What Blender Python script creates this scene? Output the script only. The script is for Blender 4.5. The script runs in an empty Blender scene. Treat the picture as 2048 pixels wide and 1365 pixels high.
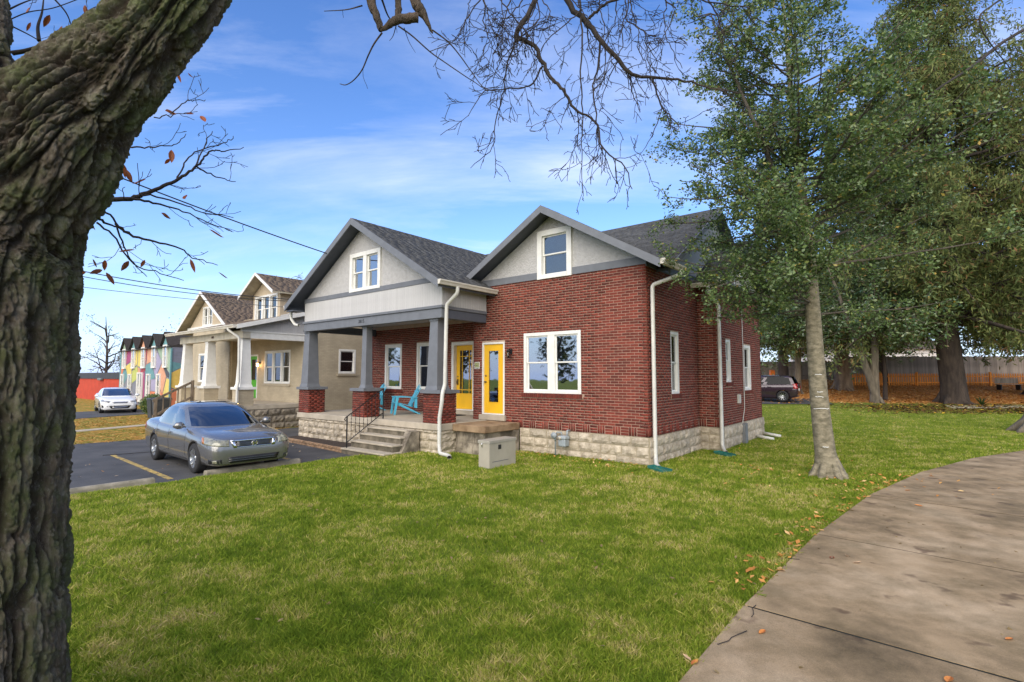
import bpy, bmesh, math, random
import numpy as np
from mathutils import Vector, Matrix
from mathutils.bvhtree import BVHTree
random.seed(7); RNG=np.random.default_rng(7)
sc=bpy.context.scene; COL=sc.collection
R=math.radians
# ---------------------------------------------------------------- camera
H=2.04; F=1024.0; PIT=math.atan(70/1024.0)
cd=bpy.data.cameras.new('camera'); cam=bpy.data.objects.new('camera',cd); COL.objects.link(cam)
cam.location=(0,0,H); cam.rotation_euler=(math.pi/2+PIT,0,0)
cd.sensor_width=36; cd.lens=18; cd.clip_start=.05; cd.clip_end=2000
sc.camera=cam
# ---------------------------------------------------------------- sky, sun, exposure
SUN_EL,SUN_AZ=R(30),R(200)       # azimuth from +Y clockwise: behind the camera, to the left
w=bpy.data.worlds.new('World'); sc.world=w; w.use_nodes=True
nt=w.node_tree; N=nt.nodes; L=nt.links; N.clear()
out=N.new('ShaderNodeOutputWorld'); bg=N.new('ShaderNodeBackground'); bg.inputs[1].default_value=.14
sky=N.new('ShaderNodeTexSky'); sky.sky_type='NISHITA'; sky.sun_disc=False
sky.sun_elevation=SUN_EL; sky.sun_rotation=SUN_AZ; sky.air_density=1.0; sky.dust_density=.3; sky.ozone_density=2.5
hs=N.new('ShaderNodeHueSaturation'); hs.inputs['Saturation'].default_value=1.22; hs.inputs['Hue'].default_value=.512; hs.inputs['Value'].default_value=1.18
L.new(sky.outputs[0],hs.inputs['Color'])
tc=N.new('ShaderNodeTexCoord'); sx=N.new('ShaderNodeSeparateXYZ'); L.new(tc.outputs['Generated'],sx.inputs[0])
def M(op,a,b=None,c=None):
    n=N.new('ShaderNodeMath'); n.operation=op
    for i,v in enumerate((a,b,c)):
        if v is None: continue
        if isinstance(v,(int,float)): n.inputs[i].default_value=v
        else: L.new(v,n.inputs[i])
    return n.outputs[0]
zz=M('ADD',M('MAXIMUM',sx.outputs[2],0.0),.22)
px=M('DIVIDE',sx.outputs[0],zz); py=M('DIVIDE',sx.outputs[1],zz)
cx_=N.new('ShaderNodeCombineXYZ'); L.new(px,cx_.inputs[0]); L.new(py,cx_.inputs[1])
mp=N.new('ShaderNodeMapping'); mp.inputs['Rotation'].default_value=(0,0,R(-28)); mp.inputs['Scale'].default_value=(.55,1.5,1)
L.new(cx_.outputs[0],mp.inputs[0])
nz=N.new('ShaderNodeTexNoise'); nz.inputs['Scale'].default_value=1.5; nz.inputs['Detail'].default_value=9; nz.inputs['Roughness'].default_value=.62; nz.inputs['Distortion'].default_value=.55
L.new(mp.outputs[0],nz.inputs['Vector'])
nz2=N.new('ShaderNodeTexNoise'); nz2.inputs['Scale'].default_value=.9; nz2.inputs['Detail'].default_value=3
L.new(cx_.outputs[0],nz2.inputs['Vector'])
cr=N.new('ShaderNodeValToRGB'); cr.color_ramp.elements[0].position=.44; cr.color_ramp.elements[1].position=.76
L.new(nz.outputs[0],cr.inputs[0])
cr2=N.new('ShaderNodeValToRGB'); cr2.color_ramp.elements[0].position=.34; cr2.color_ramp.elements[1].position=.62
L.new(nz2.outputs[0],cr2.inputs[0])
# the cloud sheet thickens towards the street side (the window panes mirror a white sky there)
back=M('MULTIPLY_ADD',sx.outputs[1],-.75,.12); back.node.use_clamp=True
cf=M('MAXIMUM',M('MULTIPLY',M('MULTIPLY',cr.outputs[0],cr2.outputs[0]),.64),M('MULTIPLY',back,M('MULTIPLY_ADD',nz.outputs[0],1.0,.55)))
mx=N.new('ShaderNodeMix'); mx.data_type='RGBA'; L.new(cf,mx.inputs[0]); L.new(hs.outputs[0],mx.inputs[6]); mx.inputs[7].default_value=(6.3,6.4,6.9,1)
hz=M('POWER',M('SUBTRACT',1.0,M('MAXIMUM',sx.outputs[2],0.0)),7.0)
mh=N.new('ShaderNodeMix'); mh.data_type='RGBA'; L.new(M('MULTIPLY',hz,.85),mh.inputs[0]); L.new(mx.outputs[2],mh.inputs[6]); mh.inputs[7].default_value=(2.9,4.0,6.9,1)
L.new(mh.outputs[2],bg.inputs[0]); L.new(bg.outputs[0],out.inputs[0])
sd=bpy.data.lights.new('sun','SUN'); sd.energy=3.0; sd.angle=R(80); sd.color=(1,.90,.74)
so=bpy.data.objects.new('sun',sd); COL.objects.link(so)
sdir=Vector((math.sin(SUN_AZ)*math.cos(SUN_EL),math.cos(SUN_AZ)*math.cos(SUN_EL),math.sin(SUN_EL)))
so.rotation_euler=sdir.to_track_quat('Z','Y').to_euler()
vs=sc.view_settings; vs.view_transform='Standard'; vs.look='None'; vs.exposure=.68; vs.gamma=1; vs.use_curve_mapping=False
sc.cycles.use_denoising=True
sc.cycles.max_bounces=6; sc.cycles.diffuse_bounces=3; sc.cycles.glossy_bounces=3; sc.cycles.transparent_max_bounces=8
# ---------------------------------------------------------------- frames
DL=(-.77775,.62857)
UX,UY=.77775,-.62857; VX,VY=.62857,.77775
CX,CY=3.13874,11.897
ROT=math.atan2(UY,UX)
def uvw(u,v,z=0): return Vector((CX+UX*u+VX*v, CY+UY*u+VY*v, z))
cp,sp=math.cos(PIT),math.sin(PIT)
def ray(x,y):
    a=(x-1024)/F; b=-(y-682.5)/F
    return Vector((a,cp-b*sp,sp+b*cp))
def at(x,y,d):                       # a place in the world, d metres away from the camera's plane
    r=ray(x,y); return Vector((0,0,H))+r*(d/r.y)
# ---------------------------------------------------------------- tagging
def tag(o,label=None,cat=None,group=None,kind=None):
    if label: o['label']=label
    if cat: o['category']=cat
    if group: o['group']=group
    if kind: o['kind']=kind
    return o
def empty(name,loc=(0,0,0),rz=0,parent=None):
    o=bpy.data.objects.new(name,None); COL.objects.link(o); o.location=loc; o.rotation_euler=(0,0,rz); o.empty_display_size=.2
    if parent: o.parent=parent
    return o
def link(name,me,parent=None,loc=None,rz=None):
    o=bpy.data.objects.new(name,me); COL.objects.link(o)
    if parent: o.parent=parent
    if loc is not None: o.location=loc
    if rz is not None: o.rotation_euler=(0,0,rz)
    return o
def copy_tree(o,parent=None):
    c=o.copy(); COL.objects.link(c); c.parent=parent
    for ch in list(o.children): copy_tree(ch,c)
    return c
# ---------------------------------------------------------------- materials
MATS={}
def nodes(m):
    m.use_nodes=True; t=m.node_tree; t.nodes.clear(); return t
def mat(name,col,rough=.7,var=.15,scale=3.0,bump=0.0,bscale=40.,metal=0,col2=None,spec=.5,coat=0,tint=0,rnd=0,detail=5,stretch=(1,1,1),bdist=.01,lo=.35,hi=.65,translucent=0):
    """principled material: base colour varied by noise between col and col2, optional fine relief,
       per-piece tint (attribute) and per-object tint"""
    if name in MATS: return MATS[name]
    m=bpy.data.materials.new(name); t=nodes(m); n=t.nodes; l=t.links
    o=n.new('ShaderNodeOutputMaterial'); b=n.new('ShaderNodeBsdfPrincipled')
    b.inputs['Roughness'].default_value=rough; b.inputs['Metallic'].default_value=metal
    b.inputs['Specular IOR Level'].default_value=spec; b.inputs['Coat Weight'].default_value=coat
    l.new(b.outputs[0],o.inputs[0])
    c=n.new('ShaderNodeTexCoord'); mpn=n.new('ShaderNodeMapping'); mpn.inputs['Scale'].default_value=stretch; l.new(c.outputs['Object'],mpn.inputs[0])
    nn=n.new('ShaderNodeTexNoise'); nn.inputs['Scale'].default_value=scale; nn.inputs['Detail'].default_value=detail; nn.inputs['Roughness'].default_value=.6
    l.new(mpn.outputs[0],nn.inputs['Vector'])
    rp=n.new('ShaderNodeMapRange'); rp.inputs[1].default_value=lo; rp.inputs[2].default_value=hi; l.new(nn.outputs[0],rp.inputs[0])
    if col2 is None: col2=tuple(x*(1-2*var) for x in col)
    mm=n.new('ShaderNodeMix'); mm.data_type='RGBA'; l.new(rp.outputs[0],mm.inputs[0]); mm.inputs[6].default_value=(*col2,1); mm.inputs[7].default_value=(*col,1)
    cur=mm.outputs[2]
    def mul(cur,src,lo_,hi_):
        r=n.new('ShaderNodeMapRange'); l.new(src,r.inputs[0]); r.inputs[3].default_value=lo_; r.inputs[4].default_value=hi_
        v=n.new('ShaderNodeVectorMath'); v.operation='SCALE'; l.new(cur,v.inputs[0]); l.new(r.outputs[0],v.inputs['Scale']); return v.outputs[0]
    if tint:
        a=n.new('ShaderNodeAttribute'); a.attribute_name='tint'; cur=mul(cur,a.outputs['Fac'],1-tint,1+tint)
    if rnd:
        a=n.new('ShaderNodeObjectInfo'); cur=mul(cur,a.outputs['Random'],1-rnd,1+rnd)
    l.new(cur,b.inputs['Base Color'])
    if bump:
        n3=n.new('ShaderNodeTexNoise'); n3.inputs['Scale'].default_value=bscale; n3.inputs['Detail'].default_value=6; l.new(mpn.outputs[0],n3.inputs['Vector'])
        bp=n.new('ShaderNodeBump'); bp.inputs['Strength'].default_value=bump; bp.inputs['Distance'].default_value=bdist; l.new(n3.outputs[0],bp.inputs['Height']); l.new(bp.outputs[0],b.inputs['Normal'])
    if translucent:
        tr=n.new('ShaderNodeBsdfTranslucent'); l.new(cur,tr.inputs[0]); ms=n.new('ShaderNodeMixShader'); ms.inputs[0].default_value=translucent
        l.new(b.outputs[0],ms.inputs[1]); l.new(tr.outputs[0],ms.inputs[2]); l.new(ms.outputs[0],o.inputs[0])
    MATS[name]=m; return m
def glass_mat(name,tint=(.5,.55,.55),refl=.07,rough=.02,k=1.3):
    if name in MATS: return MATS[name]
    m=bpy.data.materials.new(name); t=nodes(m); n=t.nodes; l=t.links
    o=n.new('ShaderNodeOutputMaterial'); tr=n.new('ShaderNodeBsdfTransparent'); tr.inputs[0].default_value=(*tint,1)
    gl=n.new('ShaderNodeBsdfGlossy'); gl.inputs['Roughness'].default_value=rough; gl.inputs[0].default_value=(.95,.97,1,1)
    fr=n.new('ShaderNodeFresnel'); fr.inputs[0].default_value=1.5
    ad=n.new('ShaderNodeMath'); ad.operation='MULTIPLY_ADD'; l.new(fr.outputs[0],ad.inputs[0]); ad.inputs[1].default_value=k; ad.inputs[2].default_value=refl; ad.use_clamp=True
    nn=n.new('ShaderNodeTexNoise'); nn.inputs['Scale'].default_value=2.2; c=n.new('ShaderNodeTexCoord'); l.new(c.outputs['Object'],nn.inputs['Vector'])
    bp=n.new('ShaderNodeBump'); bp.inputs['Strength'].default_value=.05; bp.inputs['Distance'].default_value=.02; l.new(nn.outputs[0],bp.inputs['Height']); l.new(bp.outputs[0],gl.inputs['Normal'])
    ms=n.new('ShaderNodeMixShader'); l.new(ad.outputs[0],ms.inputs[0]); l.new(tr.outputs[0],ms.inputs[1]); l.new(gl.outputs[0],ms.inputs[2]); l.new(ms.outputs[0],o.inputs[0])
    MATS[name]=m; return m
def brick_tex_mat(name,c1,c2,mortar,bump=.4,rough=.75,face='xz'):
    if name in MATS: return MATS[name]
    m=bpy.data.materials.new(name); t=nodes(m); n=t.nodes; l=t.links
    o=n.new('ShaderNodeOutputMaterial'); b=n.new('ShaderNodeBsdfPrincipled'); b.inputs['Roughness'].default_value=rough; l.new(b.outputs[0],o.inputs[0])
    c=n.new('ShaderNodeTexCoord'); s=n.new('ShaderNodeSeparateXYZ'); l.new(c.outputs['Object'],s.inputs[0]); q=n.new('ShaderNodeCombineXYZ')
    a=n.new('ShaderNodeMath'); a.operation='ADD'; l.new(s.outputs[0],a.inputs[0]); l.new(s.outputs[1],a.inputs[1])
    l.new(a.outputs[0],q.inputs[0]); l.new(s.outputs[2],q.inputs[1])
    bt=n.new('ShaderNodeTexBrick'); l.new(q.outputs[0],bt.inputs[0]); bt.inputs['Scale'].default_value=1; bt.inputs['Brick Width'].default_value=.2127; bt.inputs['Row Height'].default_value=.0677; bt.inputs['Mortar Size'].default_value=.006; bt.inputs['Mortar Smooth'].default_value=.3
    bt.inputs['Color1'].default_value=(*c1,1); bt.inputs['Color2'].default_value=(*c2,1); bt.inputs['Mortar'].default_value=(*mortar,1)
    nn=n.new('ShaderNodeTexNoise'); nn.inputs['Scale'].default_value=1.3; l.new(c.outputs['Object'],nn.inputs['Vector'])
    r=n.new('ShaderNodeMapRange'); l.new(nn.outputs[0],r.inputs[0]); r.inputs[1].default_value=.3; r.inputs[2].default_value=.7; r.inputs[3].default_value=.85; r.inputs[4].default_value=1.12
    v=n.new('ShaderNodeVectorMath'); v.operation='SCALE'; l.new(bt.outputs[0],v.inputs[0]); l.new(r.outputs[0],v.inputs['Scale']); l.new(v.outputs[0],b.inputs['Base Color'])
    iv=n.new('ShaderNodeMath'); iv.operation='SUBTRACT'; iv.inputs[0].default_value=1; l.new(bt.outputs['Fac'],iv.inputs[1])
    bp=n.new('ShaderNodeBump'); bp.inputs['Strength'].default_value=bump; bp.inputs['Distance'].default_value=.012; l.new(iv.outputs[0],bp.inputs['Height']); l.new(bp.outputs[0],b.inputs['Normal'])
    MATS[name]=m; return m
white=mat('white_paint',(.76,.75,.71),.5,.05,6,bump=.05)
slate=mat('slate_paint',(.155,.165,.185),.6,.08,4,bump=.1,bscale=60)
slate_dk_shade=mat('slate_paint_dark_shade',(.085,.095,.12),.6,.08,4)  # dark soffit slate; on side boards and beams, shade mixed into the colour
paleg=mat('pale_grey_paint',(.50,.49,.48),.65,.05,4,bump=.08,rnd=.04)
stucco=mat('stucco',(.47,.46,.45),.9,.07,9,bump=1.0,bscale=24,bdist=.03)
mortar=mat('mortar',(.46,.33,.25),.95,.12,5,bump=.3)
brick_c=mat('brick_face',(.20,.033,.018),.85,.25,14,col2=(.115,.022,.014),bump=.35,bscale=60,tint=.38)
brick_o=mat('brick_face_single',(.20,.033,.018),.85,.25,14,col2=(.115,.022,.014),bump=.35,bscale=60,rnd=.38)
stone_m=mat('limestone',(.52,.45,.35),.9,.2,7,col2=(.30,.25,.18),bump=.8,bscale=18,bdist=.02,rnd=.18)
stone_dk=mat('limestone_dirty',(.30,.26,.20),.95,.2,5,col2=(.13,.11,.085),bump=.8,bscale=18,bdist=.02,rnd=.2)
smortar=mat('stone_mortar',(.40,.34,.24),.95,.1,6,bump=.5)
conc=mat('concrete',(.47,.41,.32),.9,.12,2.5,bump=.25,bscale=70)
conc_st=mat('concrete_stained',(.36,.31,.24),.9,.2,3.2,col2=(.12,.10,.075),bump=.3,bscale=50,lo=.4,hi=.62)
conc_rust=mat('concrete_rusty',(.36,.25,.15),.85,.2,2.2,col2=(.17,.105,.055),bump=.3,bscale=50)
yellow=mat('yellow_paint',(.83,.47,.012),.45,.04,3)
greenp=mat('green_paint',(.09,.42,.02),.45,.04,3)
black=mat('black_metal',(.018,.018,.02),.45,.1,8)
dark=mat('dark_room',(.02,.022,.022),.9,.1,2)
shingle_g=mat('shingle_grey',(.085,.088,.092),.95,.2,20,bump=.6,bscale=120,tint=.22)
shingle_b=mat('shingle_brown',(.16,.12,.09),.95,.2,20,bump=.6,bscale=120,tint=.14)
alum=mat('gutter_paint',(.66,.62,.54),.45,.08,3)
alumw=mat('downspout_paint',(.62,.61,.56),.45,.08,3)
glass=glass_mat('window_glass'); glass_r=glass_mat('window_glass_bright',(.4,.45,.45),.34)
blind_m=mat('blind_slats',(.30,.36,.33),.8,.1,3)
asph=mat('asphalt',(.085,.082,.080),.8,.2,1.1,col2=(.045,.045,.046),bump=.5,bscale=160,bdist=.006)
chrome=mat('chrome',(.75,.75,.76),.12,.02,3,metal=1)
# ---------------------------------------------------------------- mesh builder
class MB:
    def __init__(s): s.v=[]; s.f=[]; s.m=[]; s.t=[]; s.sm=[]
    def add(s,vs,fs,m=0,t=.5,sm=False):
        k=len(s.v); s.v.extend([tuple(p) for p in vs])
        for f in fs: s.f.append(tuple(i+k for i in f)); s.m.append(m); s.t.append(t); s.sm.append(sm)
        return s
    def box(s,a,b,m=0,t=.5):
        x0,y0,z0=[min(p,q) for p,q in zip(a,b)]; x1,y1,z1=[max(p,q) for p,q in zip(a,b)]
        return s.add([(x0,y0,z0),(x1,y0,z0),(x1,y1,z0),(x0,y1,z0),(x0,y0,z1),(x1,y0,z1),(x1,y1,z1),(x0,y1,z1)],
              [(0,3,2,1),(4,5,6,7),(0,1,5,4),(1,2,6,5),(2,3,7,6),(3,0,4,7)],m,t)
    def hexa(s,p,m=0,t=.5):   # 8 corner points: bottom 4, top 4
        return s.add(p,[(0,3,2,1),(4,5,6,7),(0,1,5,4),(1,2,6,5),(2,3,7,6),(3,0,4,7)],m,t)
    def prism(s,poly,d,m=0,t=.5):   # polygon of 3d points extruded by vector d
        n=len(poly); d=Vector(d); q=[Vector(p) for p in poly]
        return s.add(q+[p+d for p in q],[tuple(range(n-1,-1,-1)),tuple(range(n,2*n))]+[(i,(i+1)%n,n+(i+1)%n,n+i) for i in range(n)],m,t)
    def tube(s,path,rad,n=8,m=0,t=.5,cap=True,sx=1.0,sm=True):
        P=[Vector(p) for p in path]; k=len(P)
        if isinstance(rad,(int,float)): rad=[rad]*k
        vs=[]; up=None
        for i,p in enumerate(P):
            d=(P[min(i+1,k-1)]-P[max(i-1,0)]); d=d.normalized() if d.length>1e-9 else Vector((0,0,1))
            if up is None:
                up=Vector((0,0,1)) if abs(d.z)<.9 else Vector((1,0,0))
            a=d.cross(up)
            if a.length<1e-6: a=d.orthogonal()
            a.normalize(); b=a.cross(d).normalized(); up=b
            for j in range(n):
                an=2*math.pi*(j+.5)/n; vs.append(p+a*(math.cos(an)*rad[i]*sx)+b*(math.sin(an)*rad[i]))
        fs=[(i*n+j,i*n+(j+1)%n,(i+1)*n+(j+1)%n,(i+1)*n+j) for i in range(k-1) for j in range(n)]
        if cap: fs+=[tuple(range(n-1,-1,-1)),tuple(range((k-1)*n,k*n))]
        return s.add(vs,fs,m,t,sm)
    def lathe(s,prof,n=24,c=(0,0,0),axis='z',m=0,sm=True,caps=True):
        vs=[]
        for r,h in prof:
            for j in range(n):
                a=2*math.pi*j/n; x,y=r*math.cos(a),r*math.sin(a)
                p=(x,y,h) if axis=='z' else ((h,x,y) if axis=='x' else (x,h,y))
                vs.append((p[0]+c[0],p[1]+c[1],p[2]+c[2]))
        k=len(prof); fs=[(i*n+j,i*n+(j+1)%n,(i+1)*n+(j+1)%n,(i+1)*n+j) for i in range(k-1) for j in range(n)]
        if caps and prof[0][0]>1e-6: fs.append(tuple(range(n-1,-1,-1)))
        if caps and prof[-1][0]>1e-6: fs.append(tuple(range((k-1)*n,k*n)))
        return s.add(vs,fs,m,.5,sm)
    def mesh(s,name,mats):
        me=bpy.data.meshes.new(name); me.from_pydata(s.v,[],s.f)
        for q in (mats if isinstance(mats,(list,tuple)) else [mats]): me.materials.append(q)
        me.polygons.foreach_set('material_index',s.m); me.polygons.foreach_set('use_smooth',s.sm)
        if len(set(s.t))>1:
            a=me.attributes.new('tint','FLOAT','FACE'); a.data.foreach_set('value',s.t)
        me.update(); return me
    def build(s,name,mats,parent=None,loc=None,rz=None,kind=None,bevel=0):
        o=link(name,s.mesh(name,mats),parent,loc,rz)
        if kind: o['kind']=kind
        if bevel:
            b=o.modifiers.new('bevel','BEVEL'); b.width=bevel; b.segments=2; b.limit_method='ANGLE'
        return o
def np_mesh(name,V,Fq,mats,tint=None,smooth=False,tri=False,midx=None):
    """fast mesh: V (n,3), Fq (m,k)"""
    me=bpy.data.meshes.new(name); V=np.asarray(V,np.float32); Fq=np.asarray(Fq,np.int32); k=Fq.shape[1]
    me.vertices.add(len(V)); me.vertices.foreach_set('co',V.ravel())
    me.loops.add(Fq.size); me.loops.foreach_set('vertex_index',Fq.ravel())
    me.polygons.add(len(Fq)); me.polygons.foreach_set('loop_start',np.arange(0,Fq.size,k,dtype=np.int32)); me.polygons.foreach_set('loop_total',np.full(len(Fq),k,np.int32))
    if smooth: me.polygons.foreach_set('use_smooth',np.ones(len(Fq),bool))
    for q in (mats if isinstance(mats,(list,tuple)) else [mats]): me.materials.append(q)
    if midx is not None: me.polygons.foreach_set('material_index',np.asarray(midx,np.int32))
    if tint is not None:
        a=me.attributes.new('tint','FLOAT','FACE'); a.data.foreach_set('value',np.asarray(tint,np.float32))
    me.update(calc_edges=True); return me
# value noise, vectorised
_P=RNG.integers(0,2**31,size=4096)
def _h(ix,iy,iz): return ((_P[(ix*1+_P[(iy+_P[iz&4095])&4095])&4095])&0xffffff)/float(0xffffff)
def vnoise(x,y,z):
    x=np.asarray(x,float); y=np.asarray(y,float)+0*x; z=np.asarray(z,float)+0*x
    ix,iy,iz=np.floor(x).astype(int),np.floor(y).astype(int),np.floor(z).astype(int)
    fx,fy,fz=x-ix,y-iy,z-iz; fx=fx*fx*(3-2*fx); fy=fy*fy*(3-2*fy); fz=fz*fz*(3-2*fz)
    r=0
    for a in (0,1):
        for b in (0,1):
            for c in (0,1):
                r=r+_h(ix+a,iy+b,iz+c)*(fx if a else 1-fx)*(fy if b else 1-fy)*(fz if c else 1-fz)
    return r
def fbm(x,y,z,o=4):
    r=0; a=.5; t=0
    for i in range(o): r=r+a*vnoise(x*2**i+7.3*i,y*2**i+1.7*i,z*2**i); t+=a; a*=.5
    return r/t
def smooth(x,a,b):
    t=np.clip((x-a)/(b-a),0,1); return t*t*(3-2*t)
# ================================================================ GROUND
def to_uv(X,Y):
    dx,dy=X-CX,Y-CY
    return UX*dx+UY*dy, VX*dx+VY*dy
def ground_z(X,Y):
    X=np.asarray(X,float); Y=np.asarray(Y,float)
    u,v=to_uv(X,Y)
    prof=np.interp(Y,[-50,20,24,28,31,34,42,50,60,100,400],[0,0,.05,.2,.35,.5,1.22,1.65,2.0,2.4,3.0])
    r=prof*smooth(X,2,13)
    lot=-.12*(1-smooth(u,-7.1,-6.2))*(1-smooth(X,0,4))
    z=r+lot*(1-smooth(X,2,8))
    z=z+.03*(fbm(X*.25,Y*.25,X*0+1.,3)-.5)*smooth(u,-6.0,-4.5)*(1-smooth(u,2.4,3.3))*(1-((u>-13)&(u<1)&(v>-3)&(v<10)))
    return z
def gz(X,Y): return float(ground_z(np.array([X]),np.array([Y]))[0])
def axis(near,far,n1,n2):
    a=np.linspace(-near,near,n1); b=near+(far-near)*(np.linspace(0,1,n2+1)[1:])**2.2
    return np.concatenate([-b[::-1],a,b])
gx=axis(22,260,150,26); gy=axis(24,400,150,30)+14
GX,GY=np.meshgrid(gx,gy); GZ=ground_z(GX,GY)
uu_,vv_=to_uv(GX,GY)
_swl=[(3.60,-11.5),(3.66,-9.2),(3.70,-6.32),(3.855,-3.58),(4.2,-.5),(4.86,2.68),(5.85,5.86),(7.2,8.9),(9.0,11.8),(11.2,14.4),(13.8,16.6)]
_l=np.interp(vv_,[q[1] for q in _swl],[q[0] for q in _swl]); GZ=GZ-.05*((uu_>_l+.12)&(uu_<_l+2.9)&(vv_>-11.4)&(vv_<16))
nv=len(gx); idx=np.arange(nv*len(gy)).reshape(len(gy),nv)
Fq=np.stack([idx[:-1,:-1],idx[:-1,1:],idx[1:,1:],idx[1:,:-1]],-1).reshape(-1,4)
def leafy_w(X,Y):
    u,v=to_uv(X,Y)
    right=smooth(Y+ (X-20)*.12,30,34.5)*smooth(X,6,12)
    litter=smooth(1-np.abs((Y-28.2+.04*(X-27))/3.0),0,.6)*smooth(X,17,22)*.8
    left=(1-smooth(u,-15.5,-14.0))*.47*(1-smooth(X,0,3))*smooth(v,-16,-11)
    return np.clip(np.maximum(right,left),0,1),np.clip(litter,0,1)
gm=bpy.data.materials.new('lawn_ground'); t=nodes(gm); n=t.nodes; l=t.links
o=n.new('ShaderNodeOutputMaterial'); b=n.new('ShaderNodeBsdfPrincipled'); b.inputs['Roughness'].default_value=.95; b.inputs['Specular IOR Level'].default_value=.1; l.new(b.outputs[0],o.inputs[0])
c=n.new('ShaderNodeTexCoord')
def noise(s,d=6,r=.6,st=None):
    q=n.new('ShaderNodeTexNoise'); q.inputs['Scale'].default_value=s; q.inputs['Detail'].default_value=d; q.inputs['Roughness'].default_value=r
    if st:
        mq=n.new('ShaderNodeMapping'); mq.inputs['Scale'].default_value=st; l.new(c.outputs['Object'],mq.inputs[0]); l.new(mq.outputs[0],q.inputs['Vector'])
    else: l.new(c.outputs['Object'],q.inputs['Vector'])
    return q.outputs[0]
def ramp(src,stops):
    q=n.new('ShaderNodeValToRGB'); e=q.color_ramp.elements
    while len(e)<len(stops): e.new(.5)
    for k,(p,col) in enumerate(stops): e[k].position=p; e[k].color=(*col,1)
    l.new(src,q.inputs[0]); return q.outputs[0]
def mixc(f,a,b_,mode='MIX'):
    q=n.new('ShaderNodeMix'); q.data_type='RGBA'; q.blend_type=mode
    if isinstance(f,(int,float)): q.inputs[0].default_value=f
    else: l.new(f,q.inputs[0])
    l.new(a,q.inputs[6]); l.new(b_,q.inputs[7]); return q.outputs[2]
g1=ramp(noise(1.1,4),[(.3,(.15,.20,.022)),(.5,(.18,.23,.03)),(.72,(.23,.25,.05))])
g2=ramp(noise(26,8,.75),[(.3,(.035,.055,.008)),(.5,(.12,.165,.022)),(.7,(.30,.30,.085))])
gc=mixc(.6,g1,g2)
lf=ramp(noise(5.5,9,.8),[(.32,(.18,.13,.03)),(.45,(.45,.21,.055)),(.56,(.68,.33,.10)),(.68,(.76,.48,.20))])
lt=ramp(noise(6,9,.8),[(.35,(.03,.02,.012)),(.5,(.085,.045,.025)),(.62,(.14,.07,.03)),(.72,(.45,.30,.04))])
at1=n.new('ShaderNodeAttribute'); at1.attribute_name='leafy'; at2=n.new('ShaderNodeAttribute'); at2.attribute_name='litter'
def broken(src,s):
    a_=n.new('ShaderNodeMath'); a_.operation='MULTIPLY_ADD'; l.new(noise(s,8,.75),a_.inputs[0]); a_.inputs[1].default_value=1.6; a_.inputs[2].default_value=-.8
    d=n.new('ShaderNodeMath'); d.operation='ADD'; l.new(a_.outputs[0],d.inputs[0]); l.new(src,d.inputs[1])
    r=n.new('ShaderNodeMapRange'); l.new(d.outputs[0],r.inputs[0]); r.inputs[1].default_value=.35; r.inputs[2].default_value=.65; return r.outputs[0]
cc=mixc(broken(at1.outputs['Fac'],3),gc,lf); cc=mixc(broken(at2.outputs['Fac'],2),cc,lt)
l.new(cc,b.inputs['Base Color'])
bp=n.new('ShaderNodeBump'); bp.inputs['Strength'].default_value=.8; bp.inputs['Distance'].default_value=.03; l.new(noise(45,6,.8),bp.inputs['Height']); l.new(bp.outputs[0],b.inputs['Normal'])
me=np_mesh('lawn',np.stack([GX,GY,GZ],-1).reshape(-1,3),Fq,gm,smooth=True)
lw,tw=leafy_w(GX,GY)
for nm,arr in (('leafy',lw),('litter',tw)):
    a=me.attributes.new(nm,'FLOAT','POINT'); a.data.foreach_set('value',arr.ravel().astype(np.float32))
lawn=link('ground',me); tag(lawn,kind='structure')

def sheet(name,poly_uv,z,m,thick=.02,world=False,kind='structure'):
    P=[(Vector((p[0],p[1],z)) if world else uvw(p[0],p[1],z)) for p in poly_uv]
    mb=MB(); mb.prism([p-Vector((0,0,thick+.1)) for p in P],(0,0,thick+.1),0); o=mb.build(name,m); tag(o,kind=kind); return o
Z0=-.10
lot=sheet('parking_lot',[(-6.85,-40),(-6.87,-9),(-6.8,-3.1),(-7.6,-3.0),(-11.5,-2.55),(-11.9,-1.2),(-11.9,14),(-15.5,14),(-15.55,0),(-15.6,-5),(-15.9,-7),(-16.4,-40)],Z0,asph)
sheet('footpath',[(-20.2,-40),(-20.6,-6),(-21.6,-3.2),(-22.2,-3.2),(-21.3,-6),(-20.9,-40)],Z0+.004,conc)
sheet('far_driveway',[(-28,-40),(-28.3,-5),(-29.6,-1),(-29.6,-.2),(-34.5,-.2),(-34.6,-3.2),(-35,-40)],Z0,asph)
sheet('street',[(-200,-26),(200,-26),(200,-15),(-200,-15)],-.06,asph)
# painted bay lines, worn
ylw=bpy.data.materials.new('worn_yellow_line'); t=nodes(ylw); n=t.nodes; l=t.links
o=n.new('ShaderNodeOutputMaterial'); b=n.new('ShaderNodeBsdfPrincipled'); b.inputs['Roughness'].default_value=.8; l.new(b.outputs[0],o.inputs[0]); c=n.new('ShaderNodeTexCoord')
l.new(ramp(noise(7,9,.75),[(.38,(.07,.07,.07)),(.46,(.30,.22,.07)),(.6,(.55,.38,.10))]),b.inputs['Base Color'])
for (u0,v0,u1,v1) in ((-12.2,-7.1,-7.3,-7.27),(-12.2,-4.36,-7.3,-4.45)):
    mb=MB(); mb.prism([uvw(u0,v0-.055,0),uvw(u1,v1-.055,0),uvw(u1,v1+.055,0),uvw(u0,v0+.055,0)],(0,0,.004)); o=mb.build('painted_line',ylw,None,(0,0,Z0+.001)); o['kind']='structure'
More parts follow.
